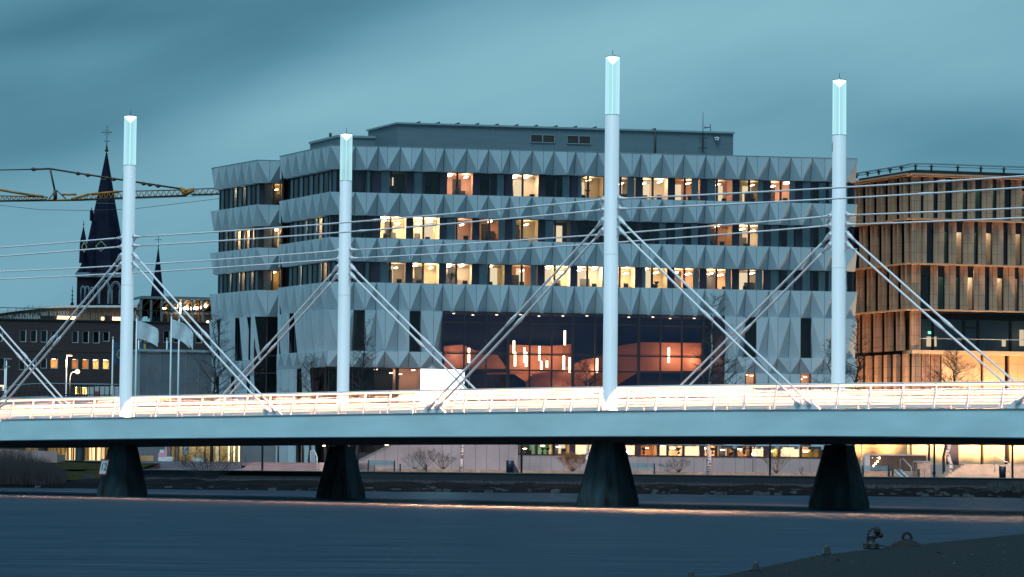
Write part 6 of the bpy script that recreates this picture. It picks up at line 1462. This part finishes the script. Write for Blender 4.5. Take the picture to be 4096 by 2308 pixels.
for k in (0, 1): mb = MB(); mb.fbox(WBF, a + .06, b - .06, z1 - .45 - k * .1, z1 - .41 - k * .1, .012, .001); mb.build('text_line', m_black, t)
PS_ = fr(0, 290, 20, 290); a, z1 = PS_.hit(-8, 1540); b, z0 = PS_.hit(14, 1562)
t = thing('lit_parking_sign', PS_.pt(b / 2, GZ, 0), 'glowing edged parking sign with white P at the far left', 'sign')
mb = MB(); mb.fbox(PS_, a, b, z0, z1, -.02, -.1); mb.build('glow_box', emit('sign_glow', (1.0, .62, .35), 2.5), t); mb = MB(); mb.fbox(PS_, a + .08, b - .08, z0 + .0, z1 - .14, .02, -.019); mb.build('panel', m_blue, t)
text('letter', 'P', .42, m_signw, t, fmat(PS_, b * .45, (z0 + z1) / 2 - .04, .026)); mb = MB(); mb.tube([PS_.pt(b * .5, GZ, -.06), PS_.pt(b * .5, z0, -.06)], .05, 6); mb.build('post', m_dark, t)
# street lamps
def street_lamp(x, ytop, ybase, Y, dx, label, lit, ball=False):
    p = P(x, ytop, Y); q = P(x + dx, ytop, Y); zz1 = p.z; t = thing('street_lamp', (p.x, p.y, GZ), label, 'street lamp', 'street lamps in front of the brick building')
    mb = MB(); c = V((p.x, p.y, 0))
    if ball: mb.tube([c + ZZ * GZ, c + ZZ * (zz1 - .6), c + V(((q.x - p.x) * .15, 0, zz1 - .15)), c + V(((q.x - p.x) * .5, 0, zz1)), V((q.x, q.y, zz1 + .05))], .06, 6)
    else: mb.tube([c + ZZ * GZ, c + ZZ * (zz1 - .05)], .07, 6); mb.tube([c + ZZ * (zz1 - .05), V((q.x, q.y, zz1))], .05, 6)
    mb.build('post', m_white if not ball else m_trim, t)
    h = V((q.x, q.y, zz1)); mb = MB()
    if ball: mb.ball(h, .24, 0, 12); mb.build('lamp_globe', emit('globe_light', (1.0, .68, .22), 9), t)
    else:
        s_ = 1 if dx > 0 else -1
        mb.box(min(h.x, h.x - s_ * .1) - .1, h.x + .45, h.y - .12, h.y + .12, h.z - .02, h.z + .1); mb.build('lamp_head', m_dark if lit else m_trim, t)
        if lit: mb = MB(); mb.box(h.x, h.x + .42, h.y - .1, h.y + .1, h.z - .08, h.z - .022); mb.build('lamp_glass', emit('street_light', (1.0, .45, .2), 12), t)
    if lit:
        l_ = bpy.data.lights.new('street_light', 'POINT'); l_.energy = 500 if not ball else 700; l_.color = (1, .6, .3); l_.shadow_soft_size = .2; lo = bpy.data.objects.new('street_light', l_); link(lo); lo.location = h - ZZ * .35 + V((0, -.3, 0))
street_lamp(267, 1421, 1560, 345, 6, 'tall street lamp with orange glowing head against the brick wall', True)
street_lamp(280, 1486, 1575, 330, 30, 'curved street lamp with a bright yellow globe against the brick wall', True, True)
street_lamp(26, 1437, 1560, 300, 3, 'unlit grey street lamp at the far left edge', False)
street_lamp(20, 1468, 1570, 296, 0.5, 'short unlit pale post lamp at the far left edge', False)
# flags
m_flagw = mat('flag_white', (.45, .56, .62), .8, 0, 1.5, .15); m_flagb = mat('flag_blue', (.01, .05, .12), .8); m_flagy = mat('flag_yellow', (.55, .35, .02), .8)
def flag(x, ytop, ybase, Y, h, w, droop, label, mt, kind):
    p = P(x, ytop, Y); t = thing('flagpole', (p.x, p.y, GZ), label, 'flagpole', 'flagpoles in front of the grey annex')
    c = V((p.x, p.y, 0)); xb = P(x - (ybase - ytop) * .0103, ybase, Y).x; 
    mb = MB(); mb.tube([c + ZZ * GZ, c + ZZ * p.z], [.11, .06], 8); mb.build('pole', m_white, t); mb = MB(); mb.ball(c + ZZ * (p.z + .06), .12, 0, 8, .7); mb.build('finial', m_cap, t)
    if h <= 0: return
    nx, nz = 14, 8; mb = MB()
    for j in range(nz + 1):
        for i in range(nx + 1):
            s_ = i / nx; v = j / nz
            xx = w * s_ * (1 - .22 * droop * s_); z = p.z - .35 - h * v - droop * h * .62 * s_ ** 1.4; yy = -.25 * math.sin(s_ * 7 + v * 1.5) * s_
            mb.v.append((c.x + .08 + xx, c.y + yy, z))
    for j in range(nz):
        for i in range(nx):
            a = j * (nx + 1) + i; mi = 0
            if kind == 'se' and (j in (3, 4) or i in (4, 5)): mi = 1
            mb.f.append((a, a + 1, a + nx + 2, a + nx + 1)); mb.m.append(mi); mb.sm.append(True)
    mb.build('flag', mt, t)
    if kind == 'eu':
        mb = MB(); cz = p.z - .35 - h * .5 - droop * h * .22; cx_ = c.x + .08 + w * .5
        for k in range(12): a = k * math.pi / 6; mb.tube([(cx_ + .42 * math.cos(a), c.y - .33, cz + .42 * math.sin(a)), (cx_ + .42 * math.cos(a), c.y - .37, cz + .42 * math.sin(a))], .07, 5)
        mb.build('star', m_flagy, t)
flag(547, 1268, 1590, 268, 1.55, 2.2, .75, 'tall white pole with pale flag right behind the leftmost mast', [m_flagw], 'w')
flag(686, 1262, 1590, 268, 1.6, 2.0, .95, 'tall white pole with pale drooping flag in the middle of the annex', [m_flagw], 'w')
flag(717, 1272, 1590, 272, 1.5, 1.6, 1.1, 'tall white pole with pale flag, rightmost of the flagpoles', [m_flagw], 'w')
flag(452, 1353, 1580, 290, 2.1, 1.6, .25, 'flagpole with dark blue starred flag left of the leftmost mast', [m_flagb], 'eu')
flag(555, 1356, 1580, 290, 1.5, 1.5, .5, 'short flagpole with blue and yellow cross flag above the annex roof', [m_flagb, m_flagy], 'se')
flag(668, 1357, 1580, 290, 1.9, 1.2, .6, 'short flagpole with plain dark blue flag above the annex roof', [m_flagb], 'b')

# ------------------------------------------------------------------ trees and shrubs
m_bark = mat('dark_bark', (.022, .02, .022), .85, 0, 3, .3); m_twig = mat('twigs', (.028, .024, .026), .85)
m_birch = bpy.data.materials.new('birch_bark'); m_birch.use_nodes = True; _n = m_birch.node_tree; _b = _n.nodes['Principled BSDF']; _b.inputs['Roughness'].default_value = .8
_tc = nd(_n, 'ShaderNodeTexCoord'); _mp = nd(_n, 'ShaderNodeMapping'); _mp.inputs['Scale'].default_value = (2, 2, 7); _no = nd(_n, 'ShaderNodeTexNoise'); _no.inputs['Scale'].default_value = 1.4; _no.inputs['Detail'].default_value = 3
_cr = nd(_n, 'ShaderNodeValToRGB'); _cr.color_ramp.elements[0].position = .40; _cr.color_ramp.elements[0].color = (.03, .03, .035, 1); _cr.color_ramp.elements[1].position = .47; _cr.color_ramp.elements[1].color = (.42, .44, .46, 1)
for a, b in ((_tc.outputs['Object'], _mp.inputs[0]), (_mp.outputs[0], _no.inputs['Vector']), (_no.outputs[0], _cr.inputs[0]), (_cr.outputs[0], _b.inputs['Base Color'])): _n.links.new(a, b)
m_shrub = mat('shrub_twigs', (.12, .085, .06), .85, 0, 3, .3); m_shrubp = mat('pale_shrub_twigs', (.20, .21, .25), .85, 0, 3, .3)
def grow(mb, p, d, L_, r, lev, rr, up=.25, spread=.6, wind=0.0, kids=3):
    n = 4; pts = [p]; dd = d.copy()
    for i in range(n):
        dd = (dd + V((rr.gauss(0, .12) + wind * .06, rr.gauss(0, .12), rr.gauss(0, .08) + up * .1))).normalized(); pts.append(pts[-1] + dd * L_ / n)
    mb.tube(pts, [r * (1 - .6 * i / n) for i in range(n + 1)], 6 if r > .05 else 4 if r > .015 else 3, 0, False, True)
    if lev <= 0: return
    for k in range(kids + (lev > 1)):
        f = rr.uniform(.25, 1.0); i = min(n - 1, int(f * n)); q = pts[i] + (pts[i + 1] - pts[i]) * (f * n - i)
        az_ = rr.uniform(0, 2 * math.pi); side = V((math.cos(az_), math.sin(az_), rr.uniform(-.1, .5))).normalized()
        nd_ = (dd * (1 - spread) + side * spread).normalized(); grow(mb, q, nd_, L_ * rr.uniform(.45, .72), max(r * (1 - .6 * f) * .62, .0065), lev - 1, rr, up, spread, wind, kids)
def bare_tree(x, Y, ytop, label, seed, lean=0.0, crown=.34, birch=False, levels=4, zb=GZ, start=.3, name='bare_tree', cat='tree', wide=1.0, dens=1.0, tw=None):
    rr = random.Random(seed); p = P(x, 1885, Y); zt_ = P(x, ytop, Y).z; H_ = zt_ - zb; t = thing(name, (p.x, p.y, zb), label, cat, 'bare trees between the buildings and the quay')
    b = V((p.x, p.y, zb)); n = 10; pts = [b + V((lean * H_ * (i / n) ** 1.3 + rr.gauss(0, .01 * H_) * (i > 1), rr.gauss(0, .01 * H_) * (i > 1), H_ * i / n)) for i in range(n + 1)]
    r0 = (.16 if birch else .13) * (H_ / 10) ** .6
    mb = MB(); mb.tube(pts, [r0 * (1 - .93 * i / n) + .01 for i in range(n + 1)], 9); mb.build('trunk', m_birch if birch else m_bark, t)
    mb = MB(); nb = int(30 * dens)
    for k in range(nb):
        f = start + (1 - start) * (k + rr.random()) / nb; i = min(n - 1, int(f * n)); q = pts[i] + (pts[i + 1] - pts[i]) * (f * n - i)
        az_ = rr.uniform(0, 2 * math.pi); shape = (1 - ((f - start) / (1 - start)) ** 1.5 * .75)
        L_ = H_ * crown * shape * rr.uniform(.7, 1.15) * wide * .62
        grow(mb, q, V((math.cos(az_), math.sin(az_) * .8, rr.uniform(.35, .9))).normalized(), L_, r0 * .33 * shape + .008, levels - 2, rr, .35, .62, 0, 3)
    mb.build('crown', tw or m_twig, t); return t
bare_tree(845, 258, 1275, 'large bare tree in front of the left end of the office block', 11, .01, .34, levels=5, zb=2.0, dens=1.1)
bare_tree(1235, 248, 1440, 'bare tree left of the second mast, low over the bridge rail', 12, .01, .45, levels=5)
bare_tree(1425, 243, 1300, 'bare tree leaning right beside the second mast', 13, .045, .30, levels=5, dens=.9)
bare_tree(1842, 240, 1470, 'white barked birch leaning right in front of the bright screen', 14, .09, .42, True, levels=5, start=.42, tw=m_bark)
bare_tree(2350, 242, 1450, 'birch left of the third pier with dark twigs over the hall windows', 15, -.02, .42, True, levels=5, start=.4)
bare_tree(2835, 242, 1190, 'tall birch at the right end of the hall glazing', 16, .015, .30, True, levels=5, dens=1.2)
bare_tree(3330, 248, 1350, 'bare tree just left of the rightmost mast', 17, -.01, .36, levels=5)
bare_tree(3418, 252, 1270, 'narrow bare tree at the gap between office and terracotta buildings', 18, .02, .22, levels=5)
bare_tree(3802, 240, 1392, 'pale barked tree forking before the bright terracotta wall', 19, .05, .40, True, levels=5, start=.45, tw=m_bark)
bare_tree(3775, 252, 1490, 'small dense bare tree left of the forking pale barked tree', 20, .0, .40, levels=4, tw=m_bark)
bare_tree(3715, 250, 1500, 'small bare tree before the terracotta fins', 21, .0, .40, levels=4)
def shrub(x, Y, ytop, wpx, label, seed, mt, zb=GZ + .2, lev=3, stems=9, name='bare_shrub'):
    rr = random.Random(seed); p = P(x, 1885, Y); H_ = P(x, ytop, Y).z - zb; Wd = wpx * Y / FPX / 2; t = thing(name, (p.x, p.y, zb), label, 'shrub', 'leafless shrubs along the shore')
    b = V((p.x, p.y, zb)); mb = MB(); m2 = MB(); 
    for k in range(stems):
        a = -1 + 2 * (k + .5) / stems; d = V((a * Wd * .9, rr.uniform(-.4, .4), H_ * (.9 - .35 * abs(a)))).normalized(); L_ = math.hypot(Wd * a * .6, H_ * .5)
        pts = [b, b + d * L_ * .5 + V((rr.gauss(0, .03), 0, 0)), b + d * L_]; m2.tube(pts, [.035, .025, .018], 5)
        for j in range(4): grow(mb, pts[1 + (j > 1)] if j else b + d * L_ * .8, (d + V((rr.gauss(0, .45), rr.gauss(0, .3), rr.uniform(0, .4)))).normalized(), H_ * rr.uniform(.28, .46), .014, lev - 1, rr, .3, .55, 0, 3)
    m2.build('stems', mt, t); mb.build('twigs', mt, t)
shrub(1700, 248, 1785, 130, 'tangled bare shrub against the ramp wall, above the backless bench', 31, m_shrub, stems=7)
shrub(1772, 249, 1812, 110, 'smaller bare shrub left of the leaning birch', 32, m_shrub, stems=7)
shrub(1660, 250, 1815, 130, 'pale bluish bare shrub behind the backless bench', 33, m_shrubp, stems=7)
shrub(2290, 247, 1812, 130, 'rounded dense orange lit shrub left of the third pier', 34, mat('rust_twigs', (.26, .14, .06), .85), stems=13, lev=4)
shrub(2715, 249, 1830, 110, 'bare shrub with crooked stems under the lower windows', 35, m_shrub, stems=6)
shrub(2668, 250, 1845, 100, 'pale shrub right of the quay bench by the third pier', 36, m_shrubp, stems=6)
shrub(3105, 248, 1800, 130, 'bare shrub beside the lamp post before the yellow lit windows', 37, m_shrub, stems=8)
shrub(3205, 249, 1865, 30, 'tiny upright bare sapling near the rightmost pier', 38, m_shrub, stems=3, lev=2)
shrub(835, 225, 1790, 330, 'spreading dark willow shrub growing at the waterline below the entrance', 39, m_bark, zb=.35, stems=16)
shrub(75, 236, 1785, 120, 'multi stemmed bare shrub before the pink concrete wall', 40, m_shrub, zb=1.4, stems=8)
shrub(15, 236, 1790, 100, 'bare shrub at the far left edge of the shore', 41, m_shrub, zb=1.4, stems=7)
# potted plants in a few office windows
m_leaf = mat('leaf_dark', (.02, .05, .025), .6)
def pot_plant(F, x, y, o, h, label, par=None):
    u, z = F.hit(x, y, o); c = F.pt(u, z, o); t = thing('potted_plant', c, label, 'potted plant', 'potted plants on window sills'); rr = random.Random(int(x))
    mb = MB(); mb.tube([c, c + ZZ * .2], [.09, .12], 8); mb.build('pot', m_furn, t); mb = MB()
    for k in range(11):
        a = k * 2.4; d = V((math.cos(a), math.sin(a) * .6, rr.uniform(.6, 1.8))).normalized(); tip = c + ZZ * .2 + d * h; md = c + ZZ * (.2 + h * .3) + d * h * .5; s_ = V((-d.z, 0, d.x)) * .05
        mb.poly([c + ZZ * .2, md - s_, tip, md + s_])
    mb.build('leaves', m_leaf, t)
pot_plant(MF, 1803, 1131, -1.0, .75, 'spiky potted plant in the third bay of the third window row')
pot_plant(MF, 1555, 949, -1.0, .7, 'potted plant in the brightly lit first bay of the second window row')
pot_plant(MF, 2350, 783, -1.0, .4, 'potted plant left of the tall mast in the top window row')
pot_plant(MF, 2627, 1150, -1.0, .4, 'potted plant right of the tall mast in the third window row')
for x, lb in ((2170, 'in the dim green lower window'), (2190, 'between two dim green lower windows'), (2575, 'just right of the third pier'), (2715, 'before the orange lower window'), (2850, 'left of the birch trunk in the lower windows'), (2930, 'in the red curtained lower window'), (2978, 'beside the bright lower curtain'), (3150, 'in the yellow lower window'), (3290, 'in the last lower window by the rightmost pier')):
    pot_plant(MF, x, 1816, -.5, .42, 'bushy potted plant ' + lb)
# ------------------------------------------------------------------ reeds, ground cover, rocks (nobody could count them)
m_reed = mat('dry_reeds', (.026, .022, .028), .9, 0, 2, .4)
def blades(nm, mt, n, fx, label, cat, seed):
    rr = random.Random(seed); mb = MB()
    for _ in range(n):
        p, h, lean, w = fx(rr); d = V((rr.gauss(0, lean), rr.gauss(0, lean * .5), 1)).normalized(); s_ = V((w, 0, 0)); m_ = p + d * h * .55; tip = p + d * h + V((d.x * h * .3, 0, -abs(d.x) * h * .3))
        mb.mesh([p - s_, p + s_, m_ + s_ * .8, m_ - s_ * .8, tip], [(0, 1, 2, 3), (3, 2, 4)])
    o = mb.build(nm, mt); tag(o, label, cat, None, 'stuff')
def reedpt(rr):
    x = rr.uniform(-200, 262); Y = rr.uniform(214, 224); p = P(x, 1900, Y); k = max(0.0, 1 - max(0, x - 120) / 170.0) ** .5; return V((p.x, p.y, .2)), rr.uniform(.9, 2.3) * k + .3, .16, .012
blades('dry_reeds', m_reed, 6500, reedpt, 'dense dark dry reeds on the bank at the left shore', 'reeds', 5)
def cover(rr):
    x = rr.uniform(380, 4300); Y = rr.uniform(223.5, 228.5); p = P(x, 1900, Y); return V((p.x, p.y, .58)), rr.uniform(.08, .32), .5, .02
blades('ground_cover', mat('ground_cover', (.06, .055, .07), .9, 0, 2, .5), 9000, cover, 'low dry ground cover along the foot of the quay wall', 'ground cover', 6)
tx = [(355, 1880, .55), (3985, 1930, .7), (4070, 1925, .8), (1470, 1925, .35), (700, 1935, .3)]
def tuft(rr):
    x, y, h = rr.choice(tx); Y = 221 + rr.uniform(-.8, .8); p = P(x + rr.gauss(0, 14), 1900, Y); return V((p.x, p.y, .45)), h * rr.uniform(.7, 1.25), .55, .014
blades('grass_tufts', mat('pale_grass', (.045, .05, .055), .9, 0, 2, .4), 1800, tuft, 'pale arching grass tufts on the bank', 'grass', 7)
mb = MB(); rr = random.Random(9)
for _ in range(700):
    x = rr.uniform(-60, 75); y = rr.uniform(213, 226); s_ = rr.uniform(.08, .26); z = .05 + (y - 213) * .045; b = len(mb.v)
    c = V((x, y, z)); pts = [c + V((rr.uniform(.7, 1.1) * s_ * a * 1.5, rr.uniform(.7, 1.1) * s_ * b_, rr.uniform(.6, 1) * s_ * d * .6)) for a, b_, d in ((-1, -1, -1), (1, -1, -1), (1, 1, -1), (-1, 1, -1), (-.7, -.7, 1), (.7, -.7, 1), (.7, .7, 1), (-.7, .7, 1))]
    mb.hexa(pts)
tag(mb.build('shore_rocks', mat('rock', (.022, .028, .034), .8, 0, 2, .5)), 'scattered angular rocks along the waterline', 'rocks', None, 'stuff')
mb = MB(); rr = random.Random(10)
for _ in range(900):
    x = rr.uniform(-260, 140) if rr.random() < .6 else rr.uniform(-170, -60); Y = 900; p = P(0, 1150, Y)
    h = 44 + 5.5 * math.exp(-((x + 141) / 13) ** 2) + rr.uniform(-2, 0); b = V((x, Y, h - 3)); d = V((rr.gauss(0, .4), 0, 1)).normalized(); grow(mb, b, d, rr.uniform(1.0, 2.0), .10, 1, rr, .2, .5, 0, 2)
tag(mb.build('distant_trees', m_twig), 'far bare treeline on the hill above the brick building', 'trees', None, 'stuff')
hb = MB(); 
for a, b in zip(range(-300, 600, 20), range(-280, 620, 20)):
    f = lambda x: 41 + 5 * math.exp(-((x + 141) / 14) ** 2) - max(0, x - 0) * .06
    hb.poly([(a, 905, 0), (b, 905, 0), (b, 925, f(b)), (a, 925, f(a))]); hb.poly([(a, 925, f(a)), (b, 925, f(b)), (b, 1400, 0), (a, 1400, 0)])
hb.build('hill', mat('hill_wood', (.03, .035, .035), .95, spec=0))['kind'] = 'structure'
# ------------------------------------------------------------------ the jetty in the foreground
JZ = .45
edge = [PZ(2700, 2350, JZ), PZ(2884, 2305, JZ), PZ(3140, 2251, JZ), PZ(3279, 2221, JZ), PZ(3459, 2200, JZ), PZ(3692, 2176, JZ), PZ(4096, 2135, JZ), PZ(4500, 2098, JZ)]
m_jet = mat('jetty_boards', (.008, .0125, .017), .85, 0, 7, .95, .7, 9, stretch=(2.2, .9, 1), spec=.12)
jt = thing('jetty', edge[3], 'dark weathered plank jetty in the bottom right foreground', 'jetty')
mb = MB(); off = V((14, -2.0, 0)); nb = 100
for k in range(nb):      # boards follow the curve of the edge
    for a, b in zip(edge, edge[1:]):
        f0, f1 = (k + .02) / nb, (k + .98) / nb; dz = V((0, 0, .0))
        q = [a + off * f0 + dz, b + off * f0 + dz, b + off * f1 + dz, a + off * f1 + dz]; mb.hexa([p - ZZ * .05 for p in q][::-1] + q[::-1])
fix_normals(mb.build('boards', m_jet, jt))
mb = MB()
for a, b in zip(edge, edge[1:]): mb.hexa([a + V((.03, 0, -.5)), b + V((.03, 0, -.5)), b + off + V((0, 0, -.5)), a + off + V((0, 0, -.5)), a + V((.03, 0, -.07)), b + V((.03, 0, -.07)), b + off + V((0, 0, -.07)), a + off + V((0, 0, -.07))])
mb.build('float', m_dark, jt)
mb = MB()
for a, b in zip(edge, edge[1:]): mb.bar(a + V((.0, 0, -.05)), b + V((0, 0, -.05)), .09)
mb.build('edge_beam', m_jet, jt)
def fleck(rr):
    k = rr.randrange(1, len(edge) - 1); p = edge[k] + (edge[k + 1] - edge[k]) * rr.random() if k + 1 < len(edge) else edge[k]; return p + off * rr.random() * .8 + V((.05, 0, .002)), rr.uniform(.01, .05), 3.5, rr.uniform(.01, .03)
blades('leaf_litter', mat('dead_leaves', (.05, .06, .06), .9, 0, 8, .6), 140, fleck, 'small pale leaf flecks scattered over the jetty boards', 'leaf litter', 12)
for x, y, Y, lb in ((2512, 1806, 262, 'round glowing wall lamp just right of the third pier'), (3014, 1816, 262, 'round glowing wall lamp by the bright curtained lower window'), (1296, 1779, 258, 'round glowing wall lamp beside the second pier')):
    p = P(x, y, 256.5 if x > 1400 else Y); t = thing('wall_lamp', p, lb, 'wall lamp', 'round wall lamps under the bridge')
    mb = MB(); mb.ball(p, .13, 0, 10); mb.build('globe', emit('wall_lamp_globe', (1.0, .58, .28), 40), t); mb = MB(); mb.tube([p + V((0, .12, 0)), p + V((0, .5, 0))], .03, 5); mb.tube([p + V((0, .5, 0)), (p.x, p.y + .5, GZ)], .03, 5); mb.build('bracket', m_dark, t)
m_capm = mat('post_metal', (.02, .032, .04), .4, .5, 3, .2)
for x, y, lb in ((2764, 2318, 'cut by the bottom edge of the photo'), (3022, 2281, 'middle one of the three metal mooring posts'), (3308, 2218, 'farthest of the three metal mooring posts, nearest the ropes')):
    p = PZ(x, y + 2, JZ); s_ = (p - EYE).length / FPX; h = 38 * s_; w = 18 * s_
    t = thing('mooring_post', (p.x, p.y, JZ), 'short tapered metal mooring post, ' + lb, 'mooring post', 'metal mooring posts on the jetty edge')
    mb = MB(); mb.hexa([p + V((-w, -w, 0)), p + V((w, -w, 0)), p + V((w, w, 0)), p + V((-w, w, 0)), p + V((-w * .5, -w * .5, h)), p + V((w * .5, -w * .5, h)), p + V((w * .5, w * .5, h)), p + V((-w * .5, w * .5, h))]); bevel(mb.build('body', m_capm, t), .02, 3)
    mb = MB(); mb.box(p.x - w * 1.3, p.x + w * 1.3, p.y - w, p.y + w, JZ, JZ + .02); mb.build('base_plate', m_dark, t)
m_rope = mat('rope', (.008, .008, .01), .9, 0, 30, .5); m_ropel = mat('rope_light', (.04, .05, .06), .9)
def rope(mb, pts, r):
    # smooth twisted rope: two strands
    P2_ = []; n = 8
    for i in range(len(pts) - 1):
        p0, p1, p2, p3 = pts[max(i - 1, 0)], pts[i], pts[i + 1], pts[min(i + 2, len(pts) - 1)]
        for k in range(n):
            t = k / n; P2_.append(.5 * ((2 * p1) + (p2 - p0) * t + (2 * p0 - 5 * p1 + 4 * p2 - p3) * t * t + (3 * p1 - p0 - 3 * p2 + p3) * t ** 3))
    P2_.append(pts[-1]); a = []; b = []
    for i, p in enumerate(P2_):
        th = i * .9; o = V((math.cos(th), math.sin(th) * .7, math.sin(th))) * r * .6; a.append(p + o); b.append(p - o)
    mb.tube(a, r * .75, 6, 0); mb.tube(b, r * .75, 6, 1)
def jp(x, y, Yr): return P(2600 + x / 1.722, 2050 + y / 1.722, Yr)
pB = PZ(3485, 2196, JZ); YB = pB.y; s_ = YB / FPX
t = thing('mooring_bollard', (pB.x, pB.y, JZ), 'dark mooring bollard with a tall standing loop of knotted rope', 'bollard')
mb = MB(); mb.tube([pB + V((0, 0, .0)), pB + ZZ * .05, pB + ZZ * .07, pB + ZZ * .2, pB + ZZ * .24], [.13, .13, .07, .07, .09], 12); mb.build('bollard_body', m_dark, t)
mb = MB(); rope(mb, [jp(1503, 205, YB), jp(1499, 175, YB), jp(1507, 135, YB), jp(1530, 110, YB), jp(1560, 106, YB), jp(1580, 122, YB)], .020); rope(mb, [jp(1512, 200, YB), jp(1535, 180, YB), jp(1565, 165, YB), jp(1590, 158, YB)], .022)
rope(mb, [jp(1560, 245, YB), jp(1575, 228, YB), jp(1600, 224, YB), jp(1625, 232, YB), jp(1655, 240, YB)], .018)
for z in (.03, .06, .09): rope(mb, [pB + V((.12 * math.cos(a), .12 * math.sin(a), z)) for a in [k * 1.05 for k in range(7)]], .018)
mb.build('rope_loop', [m_rope, m_ropel], t)
mb = MB(); mb.ball(jp(1565, 128, YB), .06, 0, 8, 1.2); mb.ball(jp(1590, 158, YB), .045, 0, 8); mb.ball(jp(1562, 112, YB), .04, 0, 7); mb.build('knot', m_rope, t)
pC = PZ(3628, 2184, JZ); YC = pC.y; t = thing('rope_coil', (pC.x, pC.y, JZ), 'low heap of coiled rope with an upright ring behind the bollard', 'rope')
mb = MB(); rr = random.Random(4)
for k in range(7):
    r_ = .27 - .035 * k; rope(mb, [pC + V((r_ * 1.15 * math.cos(a) + rr.gauss(0, .015), r_ * math.sin(a), -.005 + .018 * k)) for a in [i * .7 for i in range(10)]], .019)
mb.build('coil', [m_rope, m_rope], t)
mb = MB(); rope(mb, [pC + V((.075 * math.cos(a), 0, .15 + .085 * math.sin(a))) for a in [-.4 + i * .5 for i in range(9)]], .022); mb.build('ring', [m_rope, m_rope], t)
